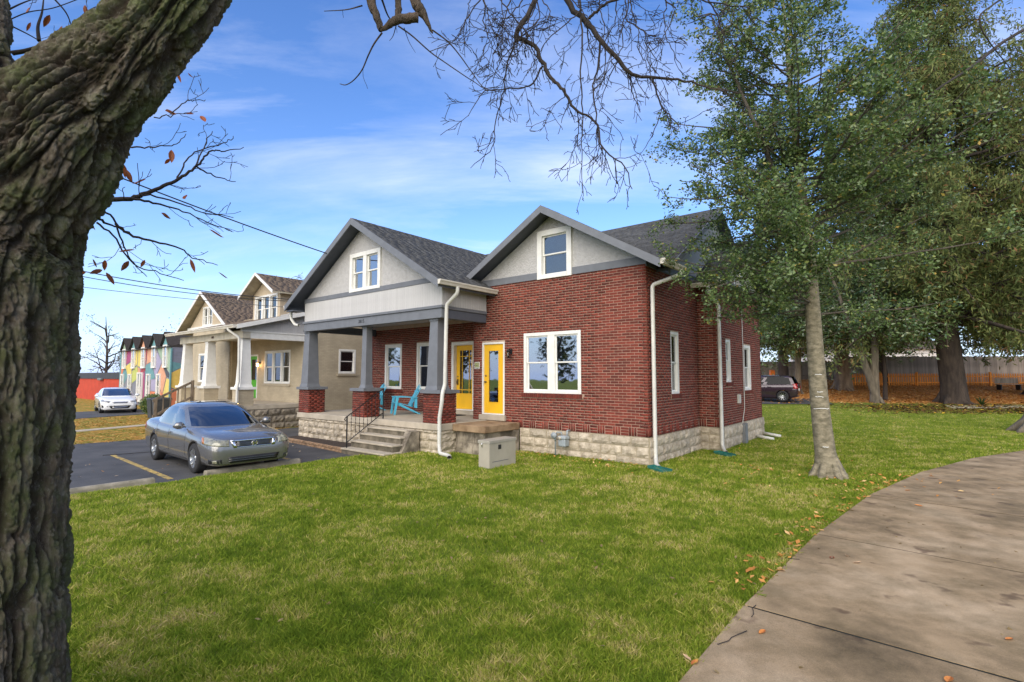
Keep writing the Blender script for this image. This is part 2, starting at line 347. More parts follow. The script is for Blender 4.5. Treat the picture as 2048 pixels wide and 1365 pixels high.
# sidewalk: separate concrete slabs with open joints
swm=bpy.data.materials.new('sidewalk_concrete'); t=nodes(swm); n=t.nodes; l=t.links
o=n.new('ShaderNodeOutputMaterial'); b=n.new('ShaderNodeBsdfPrincipled'); b.inputs['Roughness'].default_value=.85; l.new(b.outputs[0],o.inputs[0]); c=n.new('ShaderNodeTexCoord')
c1=ramp(noise(.9,7,.65),[(.30,(.16,.118,.068)),(.48,(.32,.238,.145)),(.68,(.46,.36,.25))])
c2=ramp(noise(130,5,.8),[(.3,(.55,.55,.55)),(.5,(.95,.95,.95)),(.7,(1.3,1.25,1.2))])
c3=ramp(noise(2.6,3,.5),[(.31,(.50,.46,.45)),(.37,(1,1,1)),(1,(1,1,1))])
c4=ramp(noise(1.7,8,.7,(1,1,1)),[(.36,(.62,.60,.50)),(.6,(1.12,1.08,1.0))])
cc=mixc(1,mixc(1,mixc(1,c1,c2,'MULTIPLY'),c3,'MULTIPLY'),c4,'MULTIPLY')
oi=n.new('ShaderNodeObjectInfo'); rr=n.new('ShaderNodeMapRange'); l.new(oi.outputs['Random'],rr.inputs[0]); rr.inputs[3].default_value=.85; rr.inputs[4].default_value=1.12
vv=n.new('ShaderNodeVectorMath'); vv.operation='SCALE'; l.new(cc,vv.inputs[0]); l.new(rr.outputs[0],vv.inputs['Scale']); l.new(vv.outputs[0],b.inputs['Base Color'])
bp=n.new('ShaderNodeBump'); bp.inputs['Strength'].default_value=.35; bp.inputs['Distance'].default_value=.005; l.new(noise(110,6,.8),bp.inputs['Height']); l.new(bp.outputs[0],b.inputs['Normal'])
sw_left=[(3.60,-11.5),(3.66,-9.2),(3.70,-6.32),(3.855,-3.58),(4.2,-.5),(4.86,2.68),(5.85,5.86),(7.2,8.9),(9.0,11.8),(11.2,14.4),(13.8,16.6)]
def sw_pt(i,side):
    p=Vector(sw_left[i]); q=Vector(sw_left[min(i+1,len(sw_left)-1)])-Vector(sw_left[max(i-1,0)]); q.normalize(); nrm=Vector((q.y,-q.x))
    return p+nrm*side
swroot=empty('sidewalk'); tag(swroot,kind='structure')
for i in range(len(sw_left)-1):
    mb=MB(); a0,a1=sw_pt(i,0),sw_pt(i+1,0); b0,b1=sw_pt(i,3.1),sw_pt(i+1,3.1)
    g=.015; d=(a1-a0).normalized()*g; d2=(b1-b0).normalized()*g
    dz=random.uniform(-.002,.002)+.03
    P=[a0+d,b0+d2,b1-d2,a1-d]; W_=[uvw(p.x,p.y,0) for p in P]
    W_=[Vector((q.x,q.y,gz(q.x,q.y)-.10)) for q in W_]
    mb.prism(W_,(0,0,.10+dz)); o=mb.build('slab',swm,swroot)
mb=MB(); 
for i in range(len(sw_left)-1):
    a0,a1,b0,b1=sw_pt(i,.03),sw_pt(i+1,.03),sw_pt(i,3.07),sw_pt(i+1,3.07)
    W_=[uvw(p.x,p.y,0) for p in (a0,b0,b1,a1)]; mb.prism([Vector((q.x,q.y,gz(q.x,q.y)-.09)) for q in W_],(0,0,.1165))
o=mb.build('joint_bed',mat('joint_soil',(.012,.014,.008),.95,.3,20),swroot)
# far path and driveway at the right
def ground_sheet(name,pts,m,lift=.012,nseg=14):
    """strip that follows the ground: pts = list of (left xy, right xy)"""
    V=[];Fs=[]
    k=6
    for (a,b_) in pts:
        for j in range(k+1):
            s=j/k; X=a[0]+(b_[0]-a[0])*s; Y=a[1]+(b_[1]-a[1])*s; V.append((X,Y,gz(X,Y)+lift))
    for i in range(len(pts)-1):
        for j in range(k): q=i*(k+1)+j; Fs.append((q,q+1,q+k+2,q+k+1))
    mb=MB(); mb.add(V,Fs); o=mb.build(name,m); return tag(o,kind='structure')
def lerp(a,b,s): return (a[0]+(b[0]-a[0])*s,a[1]+(b[1]-a[1])*s)
ground_sheet('park_path',[((24.5+i*1.3,28.6+.05*i),(25.2+i*1.3,30.1+.05*i)) for i in range(30)],conc,.02)
ground_sheet('rear_driveway',[((8+i*.8,31.5-.06*i),(9+i*.8,35.0-.06*i)) for i in range(15)],asph,.03)
# soil ring and mulch bed are built with the house
# ---------------------------------------------------------------- grass blades (lawn near the camera)
def blades(nb,seed,rmin,rmax,hmin,hmax,wd):
    r=np.random.default_rng(seed)
    d=rmin*(rmax/rmin)**r.random(nb*3)           # log-uniform distance
    a=r.uniform(-.98,.98,nb*3)
    X=a*d*1.02; Y=d
    u,v=to_uv(X,Y)
    ok=(u>-6.75+.1*np.sin(v*3)+.06*np.sin(v*11))
    swl=np.interp(v,[p[1] for p in sw_left],[p[0] for p in sw_left])
    ok&=(u<swl+.025*r.standard_normal(len(u)))|(u>swl+3.2)
    ok&=~((u>-13)&(u<.02)&(v>-.02)&(v<10))&~((u>-.1)&(u<.57)&(v>3.3)&(v<8.2))
    ok&=~((u>-8)&(u<-4.9)&(v>-1.88)&(v<1))&~((u>-7.9)&(u<-5.75)&(v>-3.1)&(v<-1.8))&~((u>-5)&(u<-3.7)&(v>-1.46)&(v<0))
    ok&=~((u<-6.0)&(v>-3.2))
    dens=.35+1.1*fbm(X*1.3,Y*1.3,X*0+3,3)
    ok&=r.random(len(X))<dens
    ok&=~((np.hypot(X+2.05,Y-2.35)<.55))
    X=X[ok][:nb];Y=Y[ok][:nb]; m=len(X)
    Z=ground_z(X,Y)-.004
    sc_=np.clip(d[ok][:nb]/5.0,.8,2.6)
    tuft=.5+1.0*fbm(X*3,Y*3,X*0+5,3)
    h=r.uniform(hmin,hmax,m)*tuft; wq=wd*sc_*r.uniform(.6,1.3,m)
    th=r.uniform(0,2*np.pi,m); lean=np.abs(r.normal(0,.75,m))*h; la=r.uniform(0,2*np.pi,m)
    dx,dy=np.cos(th)*wq,np.sin(th)*wq
    V=np.empty((m,4,3)); 
    V[:,0]=np.stack([X-dx,Y-dy,Z],-1); V[:,1]=np.stack([X+dx,Y+dy,Z],-1)
    V[:,2]=np.stack([X+dx*.6+np.cos(la)*lean*.5,Y+dy*.6+np.sin(la)*lean*.5,Z+h*.6],-1)
    V[:,3]=np.stack([X+np.cos(la)*lean,Y+np.sin(la)*lean,Z+h],-1)
    # two triangles as a folded quad
    Fb=np.arange(m*4).reshape(m,4)
    patch=fbm(X*.5,Y*.5,X*0+9,3)
    p2_=fbm(X*2.2,Y*2.2,X*0+19,3); p3_=fbm(X*9,Y*9,X*0+29,2); tt=np.clip(.62*r.random(m)+.22*(patch-.5)+.75*(p2_-.5)+.7*(p3_-.5)+.16,0,1)
    return V.reshape(-1,3),Fb[:,[0,1,2,3]],tt
gmat=bpy.data.materials.new('grass_blade'); t=nodes(gmat); n=t.nodes; l=t.links
o=n.new('ShaderNodeOutputMaterial'); b=n.new('ShaderNodeBsdfPrincipled'); b.inputs['Roughness'].default_value=.7; b.inputs['Specular IOR Level'].default_value=.15
a=n.new('ShaderNodeAttribute'); a.attribute_name='tint'
col=ramp(a.outputs['Fac'],[(.0,(.11,.18,.014)),(.33,(.20,.29,.024)),(.60,(.33,.39,.045)),(.78,(.50,.46,.12)),(1,(.66,.52,.25))])
l.new(col,b.inputs['Base Color']); tr=n.new('ShaderNodeBsdfTranslucent'); l.new(col,tr.inputs[0]); ms=n.new('ShaderNodeMixShader'); ms.inputs[0].default_value=.35
l.new(b.outputs[0],ms.inputs[1]); l.new(tr.outputs[0],ms.inputs[2]); l.new(ms.outputs[0],o.inputs[0])
V,Fb,tt=blades(520000,3,3.0,30,.024,.060,.0036)
link('grass',np_mesh('grass',V,Fb,gmat,tint=tt))['kind']='stuff'
# ================================================================ BUILDING HELPERS
BR_W,BR_H,CO,BL=.2030,.0560,.0677,.2127
def sub_holes(x0,x1,z0,z1,holes):
    segs=[(x0,x1)]
    for (a,c,b_,d) in holes:      # hole x0,z0,x1,z1
        if z1<=c+.01 or z0>=d-.01: continue
        ns=[]
        for (p,q) in segs:
            if q<=a or p>=b_: ns.append((p,q)); continue
            if p<a: ns.append((p,a-.004))
            if q>b_: ns.append((b_+.004,q))
        segs=ns
    return [s for s in segs if s[1]-s[0]>.02]
def wall_bricks(length,z0,z1,holes=(),basket=False,sill=()):
    out=[]; zb=z0
    if basket:
        x=.0; k=0
        while x<length-.05:
            if k%2==0:
                for j in range(3): 
                    xx=x+j*CO
                    if xx+BR_H<length: out.append((xx,xx+BR_H,z0+.005,z0+.005+BR_W*.97))
                x+=3*CO+.004
            else:
                for j in range(3):
                    if x+BR_W<length: out.append((x,x+BR_W,z0+j*CO+.005,z0+j*CO+.005+BR_H))
                x+=BL
            k+=1
        zb=z0+3*CO+.003
    r=0; z=zb
    H_=list(holes)+list(sill)
    while z+BR_H<z1+.02:
        x=-(BL/2 if r%2 else 0)-0.0; 
        while x<length:
            a=max(x,0.002); b_=min(x+BR_W,length-.002)
            if b_-a>.03:
                for (p,q) in sub_holes(a,b_,z,z+BR_H,H_): out.append((p,q,z+.006,z+.006+BR_H))
            x+=BL
        z+=CO; r+=1
    return out
def backing(mb,length,z0,z1,holes,y=0.0,thick=.12,m=0):
    xs=sorted(set([0,length]+[min(max(h[i],0),length) for h in holes for i in (0,2)])); zs=sorted(set([z0,z1]+[min(max(h[i],z0),z1) for h in holes for i in (1,3)]))
    for i in range(len(xs)-1):
        for j in range(len(zs)-1):
            cx,cz=(xs[i]+xs[i+1])/2,(zs[j]+zs[j+1])/2
            if any(h[0]<cx<h[2] and h[1]<cz<h[3] for h in holes): continue
            mb.box((xs[i],y,zs[j]),(xs[i+1],y+thick,zs[j+1]),m)
class BrickStore:
    """collects the bricks of one building; the largest in view become parts, the rest one mesh"""
    def __init__(s): s.b=[]
    def wall(s,wall,length,z0,z1,holes=(),basket=False,sill=()):
        for (x0,x1,a,b_) in wall_bricks(length,z0,z1,holes,basket,sill): s.b.append((wall,x0,x1,a,b_))
    def flush(s,house,limit=300):
        bpy.context.view_layer.update()
        cp_=Vector((0,0,H)); rows=[]
        for i,(w_,x0,x1,a,b_) in enumerate(s.b):
            mw=w_.matrix_world; c_=mw@Vector(((x0+x1)/2,0,(a+b_)/2)); nrm=(mw.to_3x3()@Vector((0,-1,0))).normalized(); d=cp_-c_
            full=abs((x1-x0)-BR_W)<.001
            size=d.dot(nrm)/d.length**3
            rows.append((size if full else -1,i))
        rows.sort(reverse=True); pick=set(i for sz,i in rows[:limit] if sz>0)
        hw=house.matrix_world.inverted()
        me=MB().box((-BR_W/2,-.005,-BR_H/2),(BR_W/2,.03,BR_H/2)).mesh('brick',brick_o)
        V=[];T=[]
        for i,(w_,x0,x1,a,b_) in enumerate(s.b):
            if i in pick:
                o=bpy.data.objects.new('brick',me); COL.objects.link(o); o.parent=w_
                o.location=((x0+x1)/2,random.uniform(-.002,.002),(a+b_)/2)
            else:
                m_=hw@w_.matrix_world; j=random.uniform(-.002,.002); y0,y1=-.005+j,.03
                for p in ((x0,y0,a),(x1,y0,a),(x1,y1,a),(x0,y1,a),(x0,y0,b_),(x1,y0,b_),(x1,y1,b_),(x0,y1,b_)): V.append(tuple(m_@Vector(p)))
                T.append(random.random())
        k=len(T); base=(np.arange(k)*8)[:,None,None]
        fq=np.array([(0,3,2,1),(4,5,6,7),(0,1,5,4),(1,2,6,5),(3,0,4,7)])[None]+base
        o=link('brickwork',np_mesh('brickwork',np.array(V),fq.reshape(-1,4),brick_c,tint=np.repeat(T,5)),house); o['kind']='stuff'
def wall_obj(name,parent,u,v,rz,length,z0,z1,holes=(),m=None,thick=.12,reveal=None):
    mb=MB(); backing(mb,length,z0,z1,holes,0,thick)
    return mb.build(name,m or mortar,parent,(u,v,0),rz)
def window(parent,x,z,wd,ht,rows=1,trim=.09,mull=.12,sill_m=None,fr_m=None,gl=None,bl=True,dbl=True,depth=.09,y=0,proud=.015,blm=None,name='window',rail=.045,back=.16):
    """double-hung window(s) in the plane y=0 of the parent, looking towards -y; rows = sashes side by side"""
    fr_m=fr_m or white; gl=gl or glass; mb=MB()
    mb.box((0,-proud,0),(trim,depth,ht)); mb.box((wd-trim,-proud,0),(wd,depth,ht)); mb.box((trim,-proud,ht-trim),(wd-trim,depth,ht)); mb.box((trim,-proud-.012,0),(wd-trim,depth,trim*.75))
    inner=(wd-2*trim-(rows-1)*mull)/rows
    for k in range(1,rows): a=trim+k*inner+(k-1)*mull; mb.box((a,-proud+.003,trim*.75),(a+mull,depth,ht-trim))
    o=mb.build(name,fr_m,parent,(x,y,z),bevel=.004)
    for k in range(rows):
        a=trim+k*(inner+mull); b_=a+inner; z0,z1=trim*.75,ht-trim; zm=(z0+z1)/2; s=rail
        fm=MB(); 
        for (p,q,yy) in (((a,b_),(zm-.0,z1),.022),((a,b_),(z0,zm+.03),.05)) if dbl else (((a,b_),(z0,z1),.03),):
            fm.box((p[0]+.001,yy,q[0]),(p[0]+s,yy+.03,q[1])); fm.box((p[1]-s,yy,q[0]),(p[1]-.001,yy+.03,q[1]))
            fm.box((p[0]+s,yy,q[0]),(p[1]-s,yy+.03,q[0]+s*.8)); fm.box((p[0]+s,yy,q[1]-s*.8),(p[1]-s,yy+.03,q[1]-.001))
        fm.build('sash',fr_m,o)
        if dbl:
            MB().box((a+s*.6,.036,zm),(b_-s*.6,.04,z1-s*.5)).build('pane',gl,o); MB().box((a+s*.6,.064,z0+s*.5),(b_-s*.6,.068,zm+.02)).build('pane',gl,o)
        else: MB().box((a+s*.6,.044,z0+s*.5),(b_-s*.6,.048,z1-s*.5)).build('pane',gl,o)
        if bl:
            bm_=MB(); zz=z0
            while zz<z1: bm_.hexa([(a,.10,zz),(b_,.10,zz),(b_,.112,zz+.008),(a,.112,zz+.008),(a,.097,zz+.03),(b_,.097,zz+.03),(b_,.109,zz+.036),(a,.109,zz+.036)]); zz+=.036
            bm_.build('blind',blm or blind_m,o)
        MB().box((a-.02,back,z0-.02),(b_+.02,back+.01,z1+.02)).build('backing',dark,o)
    return o
def brick_sill(parent,x,z,wd,y=0,name='window_sill',m=None):
    mb=MB(); k=x
    while k<x+wd-.03: mb.box((k,y-.045,z-.115),(k+.057,y+.05,z-.004+random.uniform(-.003,.003)),0,random.random()*.6); k+=CO
    mb.box((x,y-.03,z-.11),(x+wd,y+.04,z-.01),1)
    return mb.build(name,[m or brick_c,mortar],parent)
def stone_row(parent,xs,z0,z1,y=0,m=None,depth=.05,name='stone',rough=.022):
    for (a,b_) in xs:
        nx=max(2,int((b_-a)/.09)); nzq=3; mb=MB(); g=.009
        a+=g; b_-=g; za,zb=z0+g*.9+random.uniform(0,.006),z1-g*.9-random.uniform(0,.006)
        V=[]
        for j in range(nzq+1):
            for i in range(nx+1):
                edge=(i in (0,nx))or(j in (0,nzq))
                X=a+(b_-a)*i/nx; Z=za+(zb-za)*j/nzq
                if not edge: X+=random.uniform(-.02,.02); Z+=random.uniform(-.015,.015)
                else: X+=random.uniform(-.005,.005) if i in(0,nx) else 0; Z+=random.uniform(-.006,.006) if j in (0,nzq) else 0
                V.append((X,y-(.006+random.uniform(0,.008) if edge else depth*random.uniform(.5,1.1)),Z))
        k=len(V); W1=nx+1
        fs=[(j*W1+i,j*W1+i+1,(j+1)*W1+i+1,(j+1)*W1+i) for j in range(nzq) for i in range(nx)]
        # rim back to the bed
        ring=[i for i in range(W1)]+[j*W1+nx for j in range(1,nzq+1)]+[nzq*W1+i for i in range(nx-1,-1,-1)]+[j*W1 for j in range(nzq-1,0,-1)]
        V+= [(V[q][0],y+.03,V[q][2]) for q in ring]; r=len(ring)
        fs+=[(ring[(q+1)%r],ring[q],k+q,k+(q+1)%r) for q in range(r)]
        mb.add(V,fs); mb.build(name,m or stone_m,parent)
def stone_split(length,lo,hi,start=0):
    xs=[];x=start
    while x<length-.02:
        w_=random.uniform(lo,hi)
        if length-(x+w_)<lo*.7: w_=length-x
        xs.append((x,min(x+w_,length))); x+=w_
    return xs
def inside(poly,x,y):
    c_=False; n_=len(poly)
    for i in range(n_):
        x1,y1=poly[i]; x2,y2=poly[(i+1)%n_]
        if (y1>y)!=(y2>y) and x<(x2-x1)*(y-y1)/(y2-y1)+x1: c_=not c_
    return c_
def roof_plane(parent,poly,zf,axis,m,soffit,thick=.07,name='roof_slope',expo=.135,tab=.30,lift=.004):
    """poly: plan polygon (u,v); zf(u,v) height; axis 'u' or 'v' = direction in which the height changes"""
    pts=[Vector((p[0],p[1],zf(*p))) for p in poly]
    mb=MB(); mb.prism([p-Vector((0,0,thick)) for p in pts],(0,0,thick)); deck=mb.build(name,soffit,parent)
    us=[p[0] for p in poly]; vs_=[p[1] for p in poly]; u0,u1,v0,v1=min(us),max(us),min(vs_),max(vs_)
    e=.05
    if axis=='u': sl=(zf(u0+e,v0)-zf(u0,v0))/e; low=u0 if sl>0 else u1; high=u1 if sl>0 else u0; run=(0,1); c0,c1=v0,v1
    else: sl=(zf(u0,v0+e)-zf(u0,v0))/e; low=v0 if sl>0 else v1; high=v1 if sl>0 else v0; run=(1,0); c0,c1=u0,u1
    sgn=1 if high>low else -1; step=expo*math.cos(math.atan(abs(sl))); nrow=int(abs(high-low)/step)+1
    V=[];T=[]
    for r in range(nrow):
        a=low+sgn*r*step-sgn*.012; b_=low+sgn*min((r+1.15)*step,abs(high-low))
        k=c0-random.random()*tab
        while k<c1:
            wdt=tab*random.choice((.5,.8,1,1.2)); q0,q1=max(k,c0),min(k+wdt-.006,c1); k+=wdt
            if q1-q0<.03: continue
            mid=(a+b_)/2; cq=(q0+q1)/2
            if axis=='u':
                if not inside(poly,mid,cq): continue
                P=[(a,q0),(a,q1),(b_,q1),(b_,q0)]
            else:
                if not inside(poly,cq,mid): continue
                P=[(q0,a),(q1,a),(q1,b_),(q0,b_)]
            h0=lift+.012+random.uniform(0,.008); h1=lift
            Z=[zf(*P[0])+h0,zf(*P[1])+h0,zf(*P[2])+h1,zf(*P[3])+h1]
            V+=[(P[i][0],P[i][1],Z[i]-(.014 if i<2 else .0)) for i in range(4)]+[(P[i][0],P[i][1],Z[i]) for i in range(4)]
            T.append(random.random())
    k=len(T)
    if k:
        base=(np.arange(k)*8)[:,None,None]; fq=np.array([(4,5,6,7),(0,1,5,4),(1,2,6,5),(3,0,4,7)])[None]+base
        o=link('shingles',np_mesh('shingles',np.array(V),fq.reshape(-1,4),m,tint=np.repeat(T,4)),deck); o['kind']='stuff'
    return deck
def gutter(parent,a,b_,m=None,d=.12,hh=.12,outw=(0,-1)):
    """open K-style gutter from a to b (same z), outw = outward plan direction"""
    A=Vector(a);B=Vector(b_); o=Vector((outw[0],outw[1],0)); mb=MB()
    prof=[(0,0),(.0,-hh),(d*.62,-hh),(d*.78,-hh*.55),(d,-hh*.25),(d,0),(d-.012,0),(d*.7,-hh*.5),(d*.55,-hh+.012),(.012,-hh+.012),(.012,0)]
    V=[A+o*x+Vector((0,0,z)) for x,z in prof]+[B+o*x+Vector((0,0,z)) for x,z in prof]; n_=len(prof)
    mb.add(V,[(i,(i+1)%n_,n_+(i+1)%n_,n_+i) for i in range(n_)])
    for P in (A,B):
        q=[P+o*x+Vector((0,0,z)) for x,z in prof[:6]]; mb.add(q,[tuple(range(6))])
    return mb.build('gutter',m or alum,parent)
def downspout(parent,path,m=None,r=.048,name='downspout'):
    P=[Vector(p) for p in path]; Q=[P[0]]
    for i in range(1,len(P)-1):     # rounded elbows
        a,b_,c_=P[i-1],P[i],P[i+1]; d1=(a-b_).normalized(); d2=(c_-b_).normalized(); k=min(.07,(a-b_).length*.4,(c_-b_).length*.4)
        for s in (0,.33,.66,1): Q.append((b_+d1*k)*(1-s)**2+b_*2*s*(1-s)+(b_+d2*k)*s*s)
    Q.append(P[-1]); mb=MB(); mb.tube(Q,r,8,sx=1.1,cap=False); mb.tube(Q,r-.006,8,sx=1.1,cap=False)
    return mb.build(name,m or alumw,parent)
def text_mesh(name,txt,size,m,parent,loc,rot,ext=.008,spacing=1.0):
    cu=bpy.data.curves.new(name,'FONT'); cu.body=txt; cu.size=size; cu.extrude=ext; cu.align_x='CENTER'; cu.space_character=spacing
    o=bpy.data.objects.new(name,cu); COL.objects.link(o); bpy.context.view_layer.update()
    me=bpy.data.meshes.new_from_object(o.evaluated_get(bpy.context.evaluated_depsgraph_get())); bpy.data.objects.remove(o); bpy.data.curves.remove(cu)
    me.materials.clear(); me.materials.append(m); q=link(name,me,parent,loc); q.rotation_euler=rot; return q
def wall_lamp(parent,loc,rz=0,lit=False,label=None):
    t_=empty('wall_lamp',loc,rz,parent)
    mb=MB(); mb.box((-.05,-.02,-.02),(.05,0,.12)); mb.tube([(0,-.02,.07),(0,-.08,.12),(0,-.12,.10)],.012,6); mb.build('bracket',black,t_)
    mb=MB(); mb.lathe([(.012,.10),(.03,.095),(.075,.05),(.07,.045),(.06,.04)],8,(0,-.12,0),sm=False); mb.lathe([(.05,-.14),(.055,-.13),(.045,-.125)],8,(0,-.12,0),sm=False)
    for k in range(4):
        a=math.pi/4+k*math.pi/2; mb.tube([(math.cos(a)*.05,-.12+math.sin(a)*.05,-.13),(math.cos(a)*.065,-.12+math.sin(a)*.065,.045)],.006,4)
    mb.build('lamp_cage',black,t_)
    gm_=glass_mat('lamp_glass',(.8,.8,.75),.05)
    if lit:
        gm_=MATS.get('lit_lamp_glass')
        if not gm_:
            gm_=bpy.data.materials.new('lit_lamp_glass'); tt_=nodes(gm_); e=tt_.nodes.new('ShaderNodeEmission'); e.inputs[0].default_value=(1,.62,.28,1); e.inputs[1].default_value=14; oo=tt_.nodes.new('ShaderNodeOutputMaterial'); tt_.links.new(e.outputs[0],oo.inputs[0]); MATS['lit_lamp_glass']=gm_
        ld=bpy.data.lights.new('lamp_light','POINT'); ld.energy=8; ld.color=(1,.55,.2); ld.shadow_soft_size=.05; lo_=bpy.data.objects.new('lamp_light',ld); COL.objects.link(lo_); lo_.parent=t_; lo_.location=(0,-.2,-.04)
    MB().lathe([(.038,-.12),(.05,-.02),(.045,.04)],8,(0,-.12,0)).build('lamp_glass',gm_,t_)
    return t_
# ================================================================ MAIN BRICK HOUSE (local frame: x=u to the right, y=v to the back)
house=empty('brick_house',(CX,CY,0),ROT)
tag(house,'red brick bungalow with grey gables, yellow doors and a front porch','house')
BS=BrickStore(); PI2=math.pi/2
ZS=.63; ZT=4.68
# --- foundation of the wing and the bay
def foundation(u,v,rz,length,rows,seed,lo=.30,hi=.62,m=None,z0=-.1,name='foundation'):
    random.seed(seed); mb=MB(); mb.box((0,-.015,z0),(length,.2,rows[-1])); f=mb.build(name,smortar,house,(u,v,0),rz)
    for a,b_ in zip(rows[:-1],rows[1:]): stone_row(f,stone_split(length,lo,hi,0),a,b_,-.015,m)
    return f
foundation(-3.72,-.03,0,3.75,[-.04,.16,.40,.625],11)
foundation(.03,-.03,PI2,3.4,[-.04,.16,.40,.625],12)
foundation(.0,3.37,0,.58,[-.02,.2,.42,.625],13,.25,.35)
foundation(.58,3.37,PI2,4.75,[0.0,.3,.625],14,.3,.5)
# --- wing front wall: u -5.5..0
L0=5.52
wf_holes=[(1.91,1.58,3.74,3.215),(.36,.93,1.22,3.02)]      # double window, yellow door
sillw=(1.83,1.46,3.80,1.58)
wf=wall_obj('wall',house,-L0,0,0,L0,ZS,ZT+.02,wf_holes)
BS.wall(wf,L0,ZS,ZT,wf_holes+[(-1,.60,1.84,.79)],True,[sillw])
BS.wall(wf,1.84,.62,.80,[(.36,0,1.22,1)])
wd=window(wf,1.91,1.58,1.83,1.635,2,.09,.22,gl=glass_r); brick_sill(wf,1.83,1.58,1.97)
# right side wall u=0
ws_h=[(1.42,1.585,1.98,3.18)]
ws=wall_obj('wall',house,0,0,PI2,3.4,ZS,ZT+.02,ws_h); BS.wall(ws,3.4,ZS,ZT,ws_h,True,[(1.36,1.47,2.04,1.585)])
window(ws,1.42,1.585,.56,1.595,1,.08,gl=glass,y=.02); brick_sill(ws,1.36,1.585,.68)
# jog wall v=3.4, u 0..0.55
wj=wall_obj('wall',house,0,3.4,0,.55,ZS,ZT); BS.wall(wj,.55,ZS,ZT,(),True)
# bay side wall u=.55, v 3.4..8.1
wb_h=[(.75,1.86,1.22,3.10),(2.62,1.585,3.42,3.03)]
wb=wall_obj('wall',house,.55,3.4,PI2,4.7,ZS,ZT+.02,wb_h); BS.wall(wb,4.7,ZS,ZT,wb_h,False,[(.68,1.74,1.30,1.86),(2.54,1.47,3.5,1.585)])
window(wb,.75,1.86,.47,1.24,1,.07,y=.02); brick_sill(wb,.69,1.86,.6)
window(wb,2.62,1.585,.80,1.445,1,.10,y=.02); brick_sill(wb,2.54,1.585,.95)
btm=brick_tex_mat('brick_plain',(.21,.045,.03),(.12,.03,.022),(.40,.30,.24))
wall_obj('wall',house,.55,8.1,math.pi,.55,0,ZT,(),btm)
wall_obj('wall',house,0,8.1,PI2,.9,0,ZT,(),btm)
wall_obj('wall',house,0,9.0,math.pi,12.1,0,ZT,(),btm)
wall_obj('wall',house,-12.1,9.0,-PI2,7.9,0,ZT,(),btm)
# wing left return (inside the porch): u=-5.52, v 0..1.1  faces left
wl=wall_obj('wall',house,-L0,1.1,-PI2,1.1,.6,ZT,()); BS.wall(wl,1.1,.77,3.9)
# porch back wall v=1.1, u -12.1..-5.52
PB=6.58; ph=[(.87,1.55,1.87,3.24),(2.72,1.56,3.66,3.235),(4.52,.90,5.62,3.19)]
wp=wall_obj('wall',house,-12.1,1.1,0,PB,.6,ZT,ph); BS.wall(wp,PB,.77,3.85,ph,False,[(.8,1.43,1.95,1.55),(2.64,1.44,3.74,1.56)])
window(wp,.87,1.55,1.0,1.69,1,.09,gl=glass_r,bl=False); brick_sill(wp,.8,1.55,1.14)
window(wp,2.72,1.56,.94,1.675,1,.09,gl=glass_r,bl=False); brick_sill(wp,2.64,1.56,1.10)
# --- doors
def door_glazed(parent,x,z,wd,ht,kind):
    o=MB()
    tr=.055 if kind==1 else .11; dp=.05 if kind==1 else .16; y0=-.015
    o.box((0,y0,0),(tr,dp+.04,ht)); o.box((wd-tr,y0,0),(wd,dp+.04,ht)); o.box((tr,y0,ht-tr),(wd-tr,dp+.04,ht)); o.box((tr,y0,0),(wd-tr,dp+.04,.035))
    fr_=o.build('door_frame',white,parent,(x,0,z),bevel=.003)
    a,b_=tr+.003,wd-tr-.003; z0,z1=.038,ht-tr-.003; yy=dp-.03; w_=b_-a
    d=MB(); sl=.17 if kind==1 else .145; bt=.30 if kind==1 else .50; tp=.17 if kind==1 else .15
    d.box((a,yy,z0),(a+sl,yy+.04,z1)); d.box((b_-sl,yy,z0),(b_,yy+.04,z1)); d.box((a+sl,yy,z0),(b_-sl,yy+.04,z0+bt)); d.box((a+sl,yy,z1-tp),(b_-sl,yy+.04,z1))
    for (p,q,r,s) in ((a+sl,a+sl+.022,z0+bt,z1-tp),(b_-sl-.022,b_-sl,z0+bt,z1-tp),(a+sl+.022,b_-sl-.022,z0+bt,z0+bt+.022),(a+sl+.022,b_-sl-.022,z1-tp-.022,z1-tp)): d.box((p,yy-.012,r),(q,yy-.001,s))
    if kind==2:
        ga,gb=a+sl+.022,b_-sl-.022; h0,h1=z0+bt+.022,z1-tp-.022
        for k in (.2,.8): xx=ga+(gb-ga)*k; d.box((xx-.012,yy-.008,h0),(xx+.012,yy-.001,h1))
        for k in (.08,.86): zq=h0+(h1-h0)*k; d.box((ga,yy-.0085,zq-.012),(gb,yy-.0015,zq+.012))
    do=d.build('door',yellow,parent,(x,0,z),bevel=.003)
    g=MB(); g.box((a+sl,yy+.012,z0+bt),(b_-sl,yy+.018,z1-tp)); g.build('door_glass',glass_mat('door_glass',(.25,.3,.3),.30),do)
    MB().box((a-.03,yy+.09,z0-.03),(b_+.03,yy+.10,z1+.03)).build('backing',dark,do)
    k=MB(); xk=a+.07
    k.lathe([(.028,0),(.028,-.012),(.012,-.02),(.012,-.035),(.026,-.045),(.026,-.06),(.0,-.066)],12,(xk,yy,z0+.90),'y'); k.lathe([(.028,0),(.028,-.014),(.0,-.02)],12,(xk,yy,z0+1.08),'y')
    if kind==2: k.box((xk-.025,yy-.012,z0+.80),(xk+.025,yy,z0+1.0)); k.tube([(xk,yy-.02,z0+.80),(xk,yy-.06,z0+.84),(xk,yy-.06,z0+.94),(xk,yy-.02,z0+.98)],.009,6)
    k.build('door_handle',mat('aged_brass',(.20,.15,.09),.35,.1,5,metal=.8),do)
    return do
door_glazed(wf,.36,.93,.86,2.09,1)
door_glazed(wp,4.52,.90,1.10,2.29,2)
mb=MB(); mb.box((.30,-.09,.775),(1.28,.10,.925)); mb.build('door_step',conc,wf,bevel=.01)
